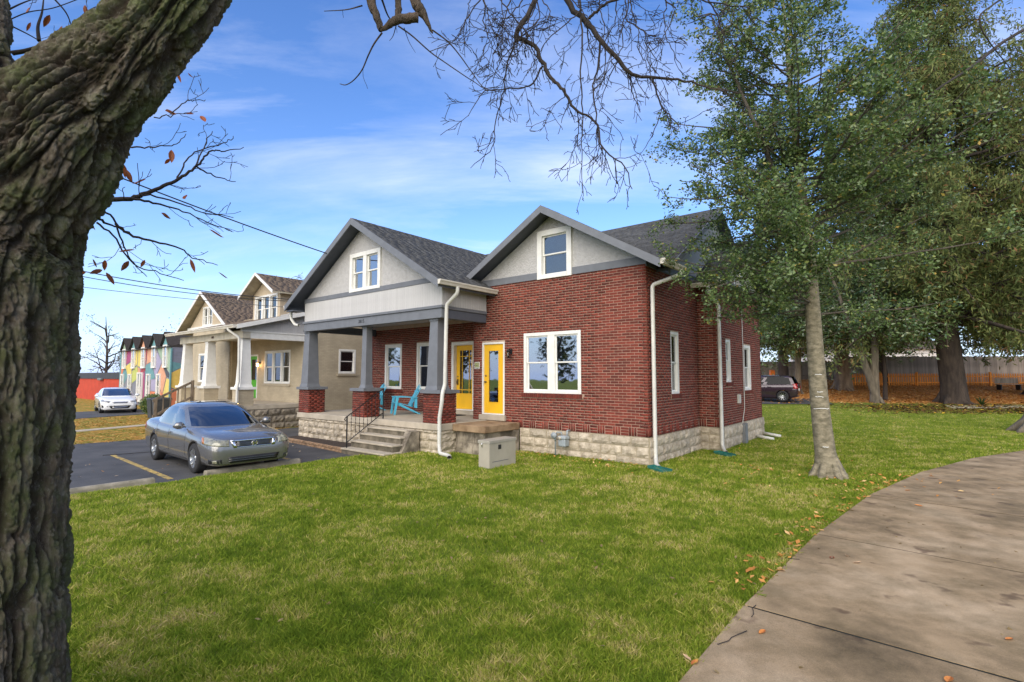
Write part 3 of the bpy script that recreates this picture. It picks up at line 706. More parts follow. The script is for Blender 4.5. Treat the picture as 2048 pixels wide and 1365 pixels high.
mb=MB(); mb.box((4.46,-.16,.775),(5.70,.10,.895)); mb.build('door_step',conc,wp,bevel=.01)
wall_lamp(wf,(1.455,-.012,2.68))
# plaque beside the door
pq=MB(); pq.box((.07,-.028,2.25),(.265,-.010,2.45)); pqo=pq.build('plaque',white,wf)
MB().box((.082,-.031,2.30),(.253,-.0285,2.438)).build('plaque_panel',mat('plaque_green',(.42,.44,.20),.6,.3,30),pqo)
pm=MB(); random.seed(4)
for i in range(6): pm.box((.095+i*.026,-.033,2.262),(.112+i*.026,-.0315,2.288))
for i in range(9): x_=random.uniform(.09,.23); z_=random.uniform(2.32,2.40); pm.box((x_,-.033,z_),(x_+.02,-.0315,z_+.012))
pm.build('plaque_mark',mat('plaque_ink',(.12,.12,.08),.7),pqo)
mb=MB(); mb.box((2.10,-.05,3.15),(2.20,.0,3.32)); 
# junction box + conduit on the bay wall
MB().box((1.72,-.07,1.22),(1.92,-.012,1.48)).build('meter_box',alumw,wb)
cd_=MB(); cd_.tube([(2.42,-.03,4.3),(2.42,-.03,1.06),(2.1,-.05,.66),(2.1,-.06,.3)],.012,6); cd_.build('conduit',alumw,wb)
MB().box((1.95,-.16,-.05),(2.22,-.07,.60)).build('panel_cover',mat('grey_panel',(.20,.21,.22),.6),wb)
# --- gable of the wing
def gable(parent,u0,u1,zb,apex,v,m,th=.1,name='gable_wall'):
    mb=MB(); ym=(u0+u1)/2; mb.prism([(u0,v,zb),(u1,v,zb),(ym,v,apex)],(0,th,0)); return mb.build(name,m,parent)
def clip(poly,ax,val,keep_less):
    out_=[]; n_=len(poly)
    for i in range(n_):
        a=poly[i]; b_=poly[(i+1)%n_]; ia=(a[ax]<=val)==keep_less; ib=(b_[ax]<=val)==keep_less
        if ia: out_.append(a)
        if ia!=ib: t_=(val-a[ax])/(b_[ax]-a[ax]); out_.append((a[0]+(b_[0]-a[0])*t_,a[1]+(b_[1]-a[1])*t_))
    return out_
def gable_open(poly,hole,v,m,th=.1,parent=None,name='gable_wall'):
    x0,z0,x1,z1=hole; mb=MB(); L_=clip(poly,0,x0,True); R_=clip(poly,0,x1,False); C_=clip(clip(poly,0,x0,False),0,x1,True)
    for q in (L_,R_,clip(C_,1,z0,True),clip(C_,1,z1,False)):
        if len(q)>2: mb.prism([(p[0],v,p[1]) for p in q],(0,th,0))
    return mb.build(name,m,parent or house)
WR=lambda u,v: 6.50-.583*abs(u+2.65)
random.seed(5)
gw=gable_open([(-5.30,4.70),(0.0,4.70),(0.0,4.84),(-2.65,6.40),(-5.30,4.84)],(-3.0,4.70,-2.14,5.87),.01,stucco)
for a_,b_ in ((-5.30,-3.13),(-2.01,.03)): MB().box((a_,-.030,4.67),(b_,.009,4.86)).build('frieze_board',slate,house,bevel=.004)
mb=MB(); mb.box((.001,.0,4.63),(.030,3.42,4.86)); mb.build('frieze_board',slate_dk_shade,house,bevel=.004)
window(gw,-3.12,4.655,1.10,1.33,1,.15,y=0.0,proud=.05,gl=glass,depth=.09)
# --- roof
MR=lambda u,v: 4.64+.6*(v-.6) if v<=4.95 else 7.25-.6*(v-4.95)
roof_plane(house,[(-2.65,-.5),(.57,-.5),(.57,.82),(.30,.82),(-2.65,3.85)],WR,'u',shingle_g,slate_dk_shade)
roof_plane(house,[(-2.65,-.5),(-5.40,-.5),(-5.40,1.2),(-2.65,3.85)],WR,'u',shingle_g,slate_dk_shade)
roof_plane(house,[(-12.5,.6),(.30,.6),(.30,4.95),(-12.5,4.95)],MR,'v',shingle_g,slate_dk_shade)
roof_plane(house,[(-12.5,9.3),(.30,9.3),(.30,4.9501),(-12.5,4.9501)],MR,'v',shingle_g,slate_dk_shade)
mb=MB(); mb.prism([(0,.3,4.68),(0,9.0,4.66),(0,9.0,4.75),(0,4.95,7.17),(0,.75,4.68)],(-.1,0,0)); mb.build('gable_wall',mat('grey_panel_wall',(.33,.34,.34),.8,.05,5),house)
mb=MB(); mb.prism([(-12.1,1.1,4.66),(-12.1,9.0,4.66),(-12.1,4.95,7.1)],(.1,0,0)); mb.build('gable_wall',stucco,house)
BRf=lambda u,v: 6.28-.6*abs(v-5.75)
roof_plane(house,[(.01,2.95),(.95,2.95),(.95,5.75),(-2.0,5.75),(-2.0,5.0)],BRf,'v',shingle_g,slate_dk_shade)
roof_plane(house,[(.01,8.55),(.95,8.55),(.95,5.7501),(-2.0,5.7501),(-2.0,6.6)],BRf,'v',shingle_g,slate_dk_shade)
bgw=gable_open([(0,4.70),(4.7,4.70),(4.7,4.80),(2.35,6.2),(0,4.80)],(1.75,4.82,2.95,5.62),0,stucco); bgw.location=(.55,3.4,0); bgw.rotation_euler=(0,0,PI2)
mb=MB(); mb.box((.551,3.35,4.66),(.58,8.15,4.84)); mb.build('frieze_board',slate_dk_shade,house)
window(bgw,1.65,4.72,1.4,1.0,2,.1,.1,proud=.04)
def rake(parent,p0,p1,h=.19,t=.035,m=None,name='fascia'):
    a=Vector(p0);b_=Vector(p1); mb=MB(); d=(b_-a); nrm=Vector((0,1,0)) if abs(d.x)>abs(d.y) else Vector((1,0,0))
    mb.prism([a,b_,b_-Vector((0,0,h)),a-Vector((0,0,h))],nrm*t); return mb.build(name,m or slate,parent,bevel=.003)
zr=lambda u: WR(u,0)+.012
rake(house,(-2.65,-.54,zr(-2.65)),(.58,-.54,zr(.58)),.20)
rake(house,(-2.65,-.54,zr(-2.65)),(-5.34,-.54,zr(-5.34)),.20)
rake(house,(.30,.62,MR(0,.62)+.01),(.30,4.95,7.26),.17); rake(house,(.96,2.95,4.61),(.96,5.75,6.29),.17); rake(house,(.96,8.55,4.61),(.96,5.75,6.29),.17)
mb=MB(); mb.prism([(-5.34,-.50,zr(-5.34)-.20),(-5.36,-.50,zr(-5.34)-.03),(-5.36,.0,zr(-5.34)-.03),(-5.34,.0,zr(-5.34)-.20)],(.03,0,0)); mb.build('fascia',slate_dk_shade,house)
gutter(house,(.58,-.52,4.63),(.58,.78,4.63),outw=(1,0)); gutter(house,(.04,2.93,4.60),(1.0,2.93,4.60),outw=(0,-1))
downspout(house,[(.66,.50,4.53),(.66,.50,4.42),(.10,.14,4.18),(.10,.14,.18),(.22,-.10,.05),(.38,-.30,.03)])
downspout(house,[(.50,2.88,4.50),(.50,2.88,4.36),(.64,3.30,4.0),(.64,3.30,.15),(.74,3.12,.05),(.86,2.92,.03)])
# ------------------------------------------------------------ PORCH
PF=-1.85
slab=MB(); slab.prism([(-12.25,-1.87,.60),(-4.93,-1.87,.60),(-4.93,-.0,.60),(-5.52,-.0,.60),(-5.52,1.1,.60),(-12.25,1.1,.60)],(0,0,.17)); slab.build('porch_slab',conc,house,bevel=.012)
foundation(-12.2,-1.80,0,7.22,[-.16,.08,.30,.50,.60],21,.24,.42,name='porch_foundation')
foundation(-4.98,-1.80,PI2,1.8,[-.14,.08,.30,.50,.60],22,.3,.5,name='porch_foundation')
foundation(-12.2,1.1,-PI2,2.9,[-.14,.08,.30,.50,.60],23,.3,.5,name='porch_foundation')
# side landing in front of the right door
ld_=MB(); ld_.prism([(-4.925,-1.45,.575),(-3.74,-1.45,.575),(-3.74,-.02,.575),(-4.925,-.02,.575)],(0,0,.185)); lo_=ld_.build('landing_slab',conc_rust,house,bevel=.02)
random.seed(31)
mb=MB(); mb.box((0,-.0,-.1),(1.02,.15,.57)); f=mb.build('landing_foundation',conc_st,house,(-4.9,-1.32,0),0)
stone_row(f,[(0.02,.36),(.36,.68),(.68,1.0)],.28,.57,0,conc_st,.02); stone_row(f,[(0.02,.25),(.25,.62),(.62,1.0)],-.05,.28,0,conc_st,.02)
mb=MB(); mb.box((-3.98,-1.32,-.1),(-3.86,-.02,.57)); mb.box((-3.90,-.30,-.1),(-3.76,-.03,.57)); mb.build('landing_foundation',conc_st,house)
# front steps
for i,(z1,vf) in enumerate(((.05,-3.02),(.23,-2.72),(.41,-2.43),(.575,-2.18))):
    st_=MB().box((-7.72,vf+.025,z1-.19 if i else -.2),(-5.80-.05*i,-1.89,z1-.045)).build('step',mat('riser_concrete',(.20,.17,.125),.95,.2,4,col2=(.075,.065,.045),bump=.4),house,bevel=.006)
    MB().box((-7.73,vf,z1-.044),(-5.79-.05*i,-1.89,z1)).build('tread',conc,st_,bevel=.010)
mb=MB(); mb.prism([(-5.99,-1.89,.56),(-5.99,-2.17,.56),(-5.99,-2.5,.0),(-5.99,-2.6,-.2),(-5.99,-1.89,-.2)],(.25,0,0)); mb.build('step_cheek',conc_st,house,bevel=.01)
# handrail (its own thing)
hr=empty('handrail',(CX+UX*-7.62+VX*-2.9,CY+UY*-7.62+VY*-2.9,.05),ROT); tag(hr,'black wrought iron handrail with twisted balusters beside the porch steps','handrail')
MB().tube([(0,0,0),(0,0,.88)],.020,4,sm=False).build('post',black,hr); MB().tube([(0,1.22,.72),(0,1.22,1.62)],.020,4,sm=False).build('post',black,hr)
MB().tube([(0,1.22,1.62),(0,0,.86),(0,-.05,.83),(0,-.08,.79),(0,-.06,.75),(0,-.02,.77)],.016,6).build('top_rail',black,hr)
MB().tube([(0,1.22,.90),(0,0,.14)],.014,4).build('bottom_rail',black,hr)
for k in range(1,9):
    y=1.22*k/9; z0=.14+.76*k/9; z1=.86+.76*k/9; mb=MB(); P=[];Rr=[]
    for s in range(15): P.append((0,y,z0+(z1-z0)*s/14)); Rr.append(.010 if s%2 else .005)
    mb.tube(P,Rr,4,sm=False); mb.build('baluster',black,hr)
# brick piers, caps and columns
def pier(u0,u1,v0,v1):
    p=empty('pier',(0,0,0),0,house)
    mb=MB(); mb.box((u0+.012,v0+.012,.77),(u1-.012,v1-.012,1.565)); core=mb.build('pier_core',mortar,house)
    for (u,v,rz,ln) in ((u0,v0,0,u1-u0),(u1,v0,PI2,v1-v0),(u1,v1,math.pi,u1-u0),(u0,v1,-PI2,v1-v0)):
        q=link('pier_face',MB().box((.02,.012,.78),(ln-.02,.02,1.56)).mesh('pier_face',mortar),house,(u,v,0),rz); BS.wall(q,ln,.775,1.56)
    bpy.data.objects.remove(p)
    c_=MB(); c_.box((u0-.07,v0-.07,1.57),(u1+.07,v1+.07,1.665)); c_.build('pier_cap',slate,house,bevel=.006)
def column(uc,vc,wb_,wt,z0=1.665,z1=3.60,m=None,parent=None,dx=0):
    mb=MB(); h=wb_/2; k=wt/2; 
    mb.hexa([(uc-h,vc-h,z0+.10),(uc+h,vc-h,z0+.10),(uc+h,vc+h,z0+.10),(uc-h,vc+h,z0+.10),(uc-k,vc-k,z1-.05),(uc+k,vc-k,z1-.05),(uc+k,vc+k,z1-.05),(uc-k,vc+k,z1-.05)])
    o=mb.build('column',m or slate,parent or house,bevel=.005)
    mb=MB(); h+=.035; mb.hexa([(uc-h,vc-h,z0+.001),(uc+h,vc-h,z0+.001),(uc+h,vc+h,z0+.001),(uc-h,vc+h,z0+.001)]+[(uc+sx_*(h-.0 if 0 else wb_/2+.005),vc+sy_*(wb_/2+.005),z0+.105) for sx_,sy_ in ((-1,-1),(1,-1),(1,1),(-1,1))])
    mb.build('column_base',m or slate,o,bevel=.004); mb=MB()
    k+=.02; mb.box((uc-k,vc-k,z1-.06),(uc+k,vc+k,z1-.001)); mb.build('column_trim',m or slate,o,bevel=.004)
    return o
pier(-5.68,-5.02,-1.82,-1.22); column(-5.36,-1.60,.42,.30)
pier(-9.02,-8.42,-1.80,-1.22); column(-8.66,-1.55,.26,.21)
pier(-12.24,-11.60,-1.82,-1.20); column(-11.95,-1.58,.44,.32)
# entablature
mb=MB(); mb.box((-12.02,-1.84,3.60),(-4.97,-1.62,3.86)); mb.build('porch_beam',slate,house,bevel=.006)
mb=MB(); mb.box((-5.17,-1.62,3.60),(-4.985,-.03,3.84)); mb.build('porch_beam',slate_dk_shade,house,bevel=.006)
mb=MB(); mb.box((-12.02,-1.62,3.60),(-11.82,1.09,3.86)); mb.build('porch_beam',slate_dk_shade,house,bevel=.006)
mb=MB(); mb.box((-12.05,-1.88,3.865),(-4.93,-1.60,3.94)); mb.box((-5.18,-1.60,3.845),(-4.955,-.03,3.925)); mb.build('porch_trim',slate,house,bevel=.006)
bb=MB().box((-11.98,-1.795,3.94),(-5.0,-1.70,4.60)).build('frieze_backing',paleg,house)
random.seed(8)
k=0; u=-12.0; bme=MB().box((0,-.02,0),(.0935,0,.655)).mesh('beadboard',paleg)
while u<-5.02:
    link('beadboard',bme,bb,(u,-1.797,3.942)); u+=.0975
bb2=MB().box((-5.06,-1.69,3.93),(-4.995,-.02,4.60)).build('frieze_backing',paleg,house)
bme2=MB().box((0,0,0),(.02,.0935,.66)).mesh('beadboard',paleg); v_=-1.80
while v_<-.12: link('beadboard',bme2,bb2,(-4.993,v_,3.935)); v_+=.0975
mb=MB(); mb.box((-12.0,-1.7,3.93),(-11.93,1.0,4.5)); mb.build('frieze_backing',paleg,house)
mb=MB(); mb.box((-12.02,-1.835,4.60),(-4.99,-1.79,4.745)); mb.build('frieze_board',slate,house,bevel=.005)
PRf=lambda u,v: 6.91-.603*abs(u+8.60)
pg=gable_open([(-12.0,4.70),(-5.2,4.70),(-8.6,6.80)],(-9.17,4.78,-7.79,5.83),-1.79,stucco)
window(pg,-9.28,4.70,1.60,1.24,2,.13,.17,y=-1.79,proud=.05,gl=glass_r,depth=.09)
mb=MB(); mb.box((-12.0,-1.80,3.955),(-5.0,1.08,3.985)); mb.build('porch_ceiling',paleg,house)
roof_plane(house,[(-8.6,-2.25),(-4.65,-2.25),(-4.65,-.015),(-5.32,-.015),(-5.32,1.0),(-8.6,4.75)],PRf,'u',shingle_g,slate_dk_shade)
roof_plane(house,[(-8.6,-2.25),(-12.55,-2.25),(-12.55,.7),(-8.6,4.75)],PRf,'u',shingle_g,slate_dk_shade)
zq=lambda u: PRf(u,0)+.012
rake(house,(-8.6,-2.29,zq(-8.6)),(-4.64,-2.29,zq(-4.64)),.21); rake(house,(-8.6,-2.29,zq(-8.6)),(-12.56,-2.29,zq(-12.56)),.21)
mb=MB(); mb.box((-4.70,-2.24,4.36),(-4.66,-.02,4.50)); mb.build('fascia',slate_dk_shade,house)
mb=MB(); mb.box((-12.55,-2.24,4.36),(-12.51,.7,4.50)); mb.build('fascia',slate_dk_shade,house)
mb=MB(); mb.box((-12.5,-2.24,4.30),(-12.04,-1.86,4.34)); mb.build('soffit',slate_dk_shade,house)
gutter(house,(-4.65,-2.29,4.53),(-4.65,.0,4.53),outw=(1,0)); gutter(house,(-12.56,-2.26,4.53),(-12.56,.6,4.53),outw=(-1,0))
downspout(house,[(-4.59,-1.62,4.42),(-4.59,-1.62,4.25),(-4.90,-1.72,3.95),(-4.90,-1.76,1.80),(-4.84,-1.90,1.60),(-4.84,-1.92,1.35),(-4.89,-1.95,.95),(-4.89,-1.95,.22),(-4.70,-2.10,.07),(-4.30,-2.15,.055),(-4.10,-2.35,.05)],r=.05)
downspout(house,[(-12.62,-2.0,4.42),(-12.62,-2.0,4.1),(-12.40,-1.95,3.86),(-12.2,-1.92,3.84)])
text_mesh('house_number','3815',.15,mat('number_grey',(.05,.055,.065),.5),house,(-8.58,-1.845,3.69),(PI2,0,0),.006,1.05)
BS.flush(house)
# door mat, mulch bed with brick edging
m_=MB().box((0,0,0),(.75,.45,.015)).build('door_mat',mat('mat_black',(.03,.03,.028),.95,.2,40),None,uvw(-7.35,.35,.771),ROT); tag(m_,'thin black door mat on the porch in front of the recessed yellow door','mat')
mb=MB(); mb.prism([uvw(-11.95,-2.58,-.12),uvw(-7.78,-2.85,-.12),uvw(-7.78,-1.85,-.12),uvw(-12.2,-1.85,-.12)],(0,0,.08)); mb.build('mulch_bed',mat('mulch',(.07,.045,.032),.95,.4,30,col2=(.02,.013,.01),bump=1,bscale=40,bdist=.03))['kind']='structure'
eg=empty('brick_edging',(CX,CY,0),ROT); tag(eg,'low mossy brick edging round the mulch bed by the porch','edging')
random.seed(9); u=-12.1; em=mat('edging_brick',(.36,.22,.13),.95,.3,9,col2=(.20,.14,.08),bump=.8,bscale=25,rnd=.3)
for r in range(2):
    u=-12.1+.06*r
    while u<-7.85:
        vv_=-2.62-.27*(u+12)/4.2; mb=MB().box((0,0,0),(.195,.10,.065)); o=mb.build('brick',em,eg,(u,vv_-.05+random.uniform(-.01,.01),-.11+.07*r),random.uniform(-.05,.05)-.06,bevel=.012); u+=.205
# --- things standing at the house
cab=empty('utility_cabinet',uvw(-2.51,-2.68,0),ROT); tag(cab,'beige metal utility cabinet standing on the lawn by the side landing','cabinet')
cbm=mat('cabinet_beige',(.40,.365,.29),.55,.06,3,bump=.05)
MB().box((-.32,0,-.05),(0,.93,.60)).build('cabinet_body',cbm,cab,bevel=.006)
MB().box((-.335,-.015,.545),(.015,.945,.612)).build('cabinet_lid',mat('cabinet_lid',(.36,.335,.28),.5,.06,3),cab,bevel=.008)
MB().box((.001,.10,.135),(.006,.66,.145)).build('door_seam',slate_dk_shade,cab)
MB().box((.001,.30,.40),(.007,.40,.50)).build('plate',black,cab)
mb=MB(); mb.tube([(-.20,-.016,.56),(-.20,-.03,.53),(-.20,-.022,.46)],.010,6); mb.build('latch',chrome,cab)
gmr=empty('gas_meter',uvw(-2.42,-.16,0),ROT); tag(gmr,'grey gas meter with regulator and pipes against the stone foundation','gas meter')
gmm=mat('meter_grey',(.30,.34,.36),.5,.1,6)
mb=MB(); mb.box((.12,-.14,.26),(.34,.06,.44)); mb.build('meter_body',gmm,gmr,bevel=.03)
mb=MB(); mb.box((.11,-.15,.44),(.35,.07,.53)); mb.build('meter_head',mat('meter_head',(.42,.47,.50),.45),gmr,bevel=.03)
MB().lathe([(.045,0),(.045,-.02),(0,-.025)],14,(.185,-.15,.475),'y').build('meter_dial',mat('dial',(.55,.5,.4),.3),gmr)
mb=MB(); mb.tube([(-.05,0,-.05),(-.05,0,.52),(.0,0,.60),(.14,0,.60),(.15,0,.52)],.018,8); mb.tube([(.31,0,.5),(.31,0,.66)],.026,8); mb.tube([(.31,0,.66),(.31,.12,.66)],.02,8); mb.build('pipe',gmm,gmr)
mb=MB(); mb.lathe([(0,-.04),(.075,-.03),(.085,0),(.075,.03),(0,.04)],14,(-.05,-.07,.52),'y'); mb.tube([(-.05,0,.40),(-.05,-.03,.45)],.035,8); mb.build('regulator',gmm,gmr)
spm=mat('splash_green',(.02,.17,.14),.5,.2,6)
for (u,v,rz,lab) in ((.22,-.38,R(-24),'green plastic splash block under the downspout at the front corner of the brick house'),(.66,2.75,R(-28),'dark green plastic splash block under the rear downspout beside the bay')):
    mb=MB(); mb.hexa([(0,-.10,0),(.48,-.15,0),(.48,.15,0),(0,.10,0),(0,-.10,.03),(.48,-.15,.02),(.48,.15,.02),(0,.10,.03)]); 
    for s in (-1,1): mb.hexa([(0,s*.10-.008,.03),(.48,s*.15-.008,.02),(.48,s*.15+.008,.02),(0,s*.10+.008,.03),(0,s*.10-.008,.07),(.48,s*.15-.008,.05),(.48,s*.15+.008,.05),(0,s*.10+.008,.07)])
    mb.box((0,-.10,.03),(.015,.10,.08)); o=mb.build('splash_block',spm,None,uvw(u,v,.005),ROT+rz); tag(o,lab,'splash block','splash blocks under the downspouts')
for i,(u,v) in enumerate(((.62,6.9),(.62,7.9))):
    mb=MB(); P=[(0,0,.10),(.25,-.05,.07),(.55,-.12,.04)]; mb.tube(P,.05,10); o=mb.build('drain_pipe',alumw,None,uvw(u,v,0),ROT)
    tag(o,('white drain pipe lying on the grass, the nearer one at the back corner' if i==0 else 'white drain pipe lying on the grass, the farther one at the back corner'),'pipe','drain pipes at the back corner')
# ================================================================ CREAM NEIGHBOUR HOUSE (same street frame; its own root at u=-16, v=-2.25)
NU,NV=-16.0,-2.25
nb=empty('cream_house',uvw(NU,NV,0),ROT); tag(nb,'cream painted brick bungalow with brown roof, white tapered columns and green door','house')
cream=brick_tex_mat('cream_brick',(.47,.40,.28),(.42,.355,.25),(.36,.30,.21),.35)
creamt=mat('cream_stucco',(.50,.41,.29),.9,.06,6,bump=.4)
tan=mat('tan_trim',(.42,.36,.26),.7,.06,5)
def nwall(u,v,rz,ln,z0,z1,holes=(),m=None): 
    mb=MB(); backing(mb,ln,z0,z1,holes,0,.12); return mb.build('wall',m or cream,nb,(u,v,0),rz)
# right part (recessed) at v=2.75 (world .5); local x from -6.1 to 0
rw=nwall(-6.2,2.75,0,6.2,.6,4.9,[(2.42,1.69,4.86,3.23),(.72,.95,1.72,3.1)])
window(rw,2.42,1.69,2.44,1.54,3,.08,.13,gl=glass); MB().box((2.34,-.06,1.58),(4.94,.02,1.685)).build('window_sill',tan,rw)
mb=MB(); mb.box((.72,-.01,.95),(.80,.10,3.1)); mb.box((1.64,-.01,.95),(1.72,.10,3.1)); mb.box((.80,-.01,3.02),(1.64,.10,3.1)); fr_=mb.build('door_frame',white,rw)
mb=MB(); mb.box((.80,.06,.97),(1.64,.10,3.02)); mb.box((.90,.045,1.1),(1.54,.059,1.7)); dr=mb.build('door',greenp,rw); MB().box((.95,.05,1.85),(1.49,.059,2.85)).build('door_glass',glass,dr)
wall_lamp(rw,(1.95,-.01,2.62),lit=True)
# side wall u=0 going back
sw_=nwall(0,2.75,PI2,9.0,.30,5.0,[(1.60-.0,2.15,2.50,3.28)]); window(sw_,1.60,2.15,.90,1.13,1,.09,gl=glass); MB().box((1.52,-.06,2.05),(2.58,.02,2.145)).build('window_sill',tan,sw_)
fm_=MB().box((0,-.03,-.15),(9,.1,.5)).build('foundation',mat('dark_smortar',(.14,.12,.09),.95,.2,5),nb,(.02,2.75,0),PI2)
random.seed(41)
for a,b_ in ((-.1,.2),(.2,.5)): stone_row(fm_,stone_split(9,.4,.7),a,b_,-.03,stone_dk,.05)
# left block front at v=2.15; local x -11.2 .. -6.2
lw_=nwall(-11.2,2.15,0,4.95,.6,4.7,[(1.0,1.72,3.15,3.26)]); window(lw_,1.0,1.72,2.15,1.54,2,.08,.5,gl=glass); MB().box((.9,-.06,1.62),(3.25,.02,1.715)).build('window_sill',tan,lw_)
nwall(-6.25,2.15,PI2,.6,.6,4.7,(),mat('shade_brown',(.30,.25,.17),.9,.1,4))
nwall(-11.2,8.5,-PI2,6.35,0,4.7); nwall(0,11.75,math.pi,11.2,0,4.9)
# porch
MB().box((-6.75,-.02,.70),(.03,2.74,.86)).build('porch_slab',conc,nb,bevel=.01)
def nfound(u,v,rz,ln,sd):
    random.seed(sd); f=MB().box((0,-.01,-.2),(ln,.1,.70)).build('foundation',mat('dark_smortar',(.14,.12,.09)),nb,(u,v,0),rz)
    for a,b_ in ((-.15,.13),(.13,.42),(.42,.69)): stone_row(f,stone_split(ln,.5,.9),a,b_,-.01,stone_dk,.075)
nfound(0,.03,PI2,2.7,43); nfound(-6.7,0,0,6.7,44)
def npier(uc,vc=.28,wq=.58,n='pier'):
    h=wq/2; p=MB().box((uc-h,vc-h,.86),(uc+h,vc+h,1.50)).build(n,cream,nb)
    MB().box((uc-h-.06,vc-h-.06,1.50),(uc+h+.06,vc+h+.06,1.60)).build('pier_cap',white,p,bevel=.005)
    return p
for uc,lab in ((-.29,0),(-3.69,0),(-6.35,0)):
    npier(uc); column(uc,.28,.44,.30,1.60,3.55,white,nb)
mb=MB(); mb.box((-6.7,.06,3.55),(0,.36,3.86)); mb.build('porch_beam',mat('cream_beam',(.58,.53,.42),.6),nb)
mb=MB(); mb.box((-.26,.36,3.55),(-.01,2.74,3.80)); mb.build('porch_beam',white,nb)
text_mesh('house_number','3813',.13,mat('number_brown',(.10,.05,.03)),nb,(-2.9,.05,3.66),(PI2,0,0),.006)
mb=MB(); mb.box((-6.7,.37,3.80),(-.27,2.74,3.84)); mb.build('porch_ceiling',paleg,nb)
# triangular beadboard panel at the porch's right end
mb=MB(); mb.prism([(-.03,.0,3.81),(-.03,2.9,3.81),(-.03,2.9,4.80),(-.03,.0,3.99)],(-.06,0,0)); bp_=mb.build('side_panel',paleg,nb)
v_=.05
while v_<2.8:
    MB().prism([(0,v_,3.87),(0,v_+.093,3.87),(0,v_+.093,4.0+.27*(v_+.09)),(0,v_,4.0+.27*v_)],(-.025,0,0)).build('beadboard',paleg,bp_); v_+=.098
MB().box((-.02,.0,3.80),(.02,2.9,3.865)).build('porch_trim',white,nb)
NRf=lambda u,v: 4.02+.27*(v+.33) if v<3.2 else 4.02+.27*3.53+.52*(v-3.2)
NRb=lambda u,v: NRf(u,v)
roof_plane(nb,[(-7.1,-.33),(.32,-.33),(.32,3.2),(-6.9,3.2)],lambda u,v:4.02+.27*(v+.33),'v',shingle_b,white)
roof_plane(nb,[(-11.5,3.2),(.32,3.2),(.32,6.4),(-11.5,6.4)],lambda u,v:4.975+.46*(v-3.2),'v',shingle_b,white)
roof_plane(nb,[(-11.5,9.6),(.32,9.6),(.32,6.4),(-11.5,6.4)],lambda u,v:6.447-.46*(v-6.4),'v',shingle_b,white)
rake(nb,(.34,-.33,4.04),(.34,3.2,4.99),.17,m=white); rake(nb,(.34,3.2,4.99),(.34,6.4,6.46),.17,m=white)
gutter(nb,(-7.15,-.35,4.03),(.34,-.35,4.03))
downspout(nb,[(-.2,-.42,3.93),(-.2,-.42,3.85),(.06,-.10,3.55),(.06,-.06,1.85),(.10,-.12,1.62),(.10,-.12,-.05)],r=.045)
# left front gable: centre local u=-9.3, fascia plane v=1.75
GR=lambda u,v: 6.58-.60*abs(u+9.22)
roof_plane(nb,[(-9.22,1.75),(-5.75,1.75),(-5.75,3.6),(-9.22,6.6)],GR,'u',shingle_b,mat('cream_soffit',(.50,.44,.32),.8))
roof_plane(nb,[(-9.22,1.75),(-12.7,1.75),(-12.7,3.6),(-9.22,6.6)],GR,'u',shingle_b,MATS['cream_soffit'])
rake(nb,(-9.22,1.71,6.60),(-5.74,1.71,6.60-.6*3.48),.17,m=white); rake(nb,(-9.22,1.71,6.60),(-12.71,1.71,6.60-.6*3.49),.17,m=white)
gg=gable_open([(-11.9,4.62),(-6.5,4.62),(-9.22,6.46)],(-9.80,4.84,-8.6,5.76),2.17,creamt,parent=nb)
MB().box((-11.9,2.10,4.55),(-6.5,2.165,4.76)).build('frieze_board',white,nb)
window(gg,-9.85,4.76,1.30,1.05,2,.09,.14,y=2.17,proud=.04,gl=glass)
# dormer at the right: centre local u about -1.7
DRf=lambda u,v: 6.56-.58*abs(u+1.72)
roof_plane(nb,[(-1.72,1.25),(-.10,1.25),(-.10,4.6),(-1.72,6.4)],DRf,'u',shingle_b,MATS['cream_soffit'])
roof_plane(nb,[(-1.72,1.25),(-3.34,1.25),(-3.34,4.6),(-1.72,6.4)],DRf,'u',shingle_b,MATS['cream_soffit'])
rake(nb,(-1.72,1.21,6.58),(-.09,1.21,6.58-.58*1.63),.13,m=white); rake(nb,(-1.72,1.21,6.58),(-3.35,1.21,6.58-.58*1.63),.13,m=white)
dm=gable_open([(-2.95,4.35),(-.45,4.35),(-.45,5.72),(-1.70,6.44),(-2.95,5.72)],(-2.66,4.50,-.68,5.58),1.75,creamt,parent=nb,name='dormer_wall')
MB().prism([(-.45,1.85,4.4),(-.45,5.2,5.0),(-.45,5.2,5.72),(-.45,1.85,5.72)],(-.08,0,0)).build('dormer_wall',creamt,nb)
MB().prism([(-2.95,1.85,4.4),(-2.95,5.2,5.0),(-2.95,5.2,5.72),(-2.95,1.85,5.72)],(.08,0,0)).build('dormer_wall',creamt,nb)
window(dm,-2.72,4.42,2.10,1.22,3,.09,.13,y=1.75,proud=.04,gl=glass)
mb=MB(); mb.prism([(-.43,1.78,4.48),(-.43,4.4,5.25),(-.43,4.4,5.42),(-.43,1.78,4.65)],(.03,0,0)); mb.build('flashing',white,nb)
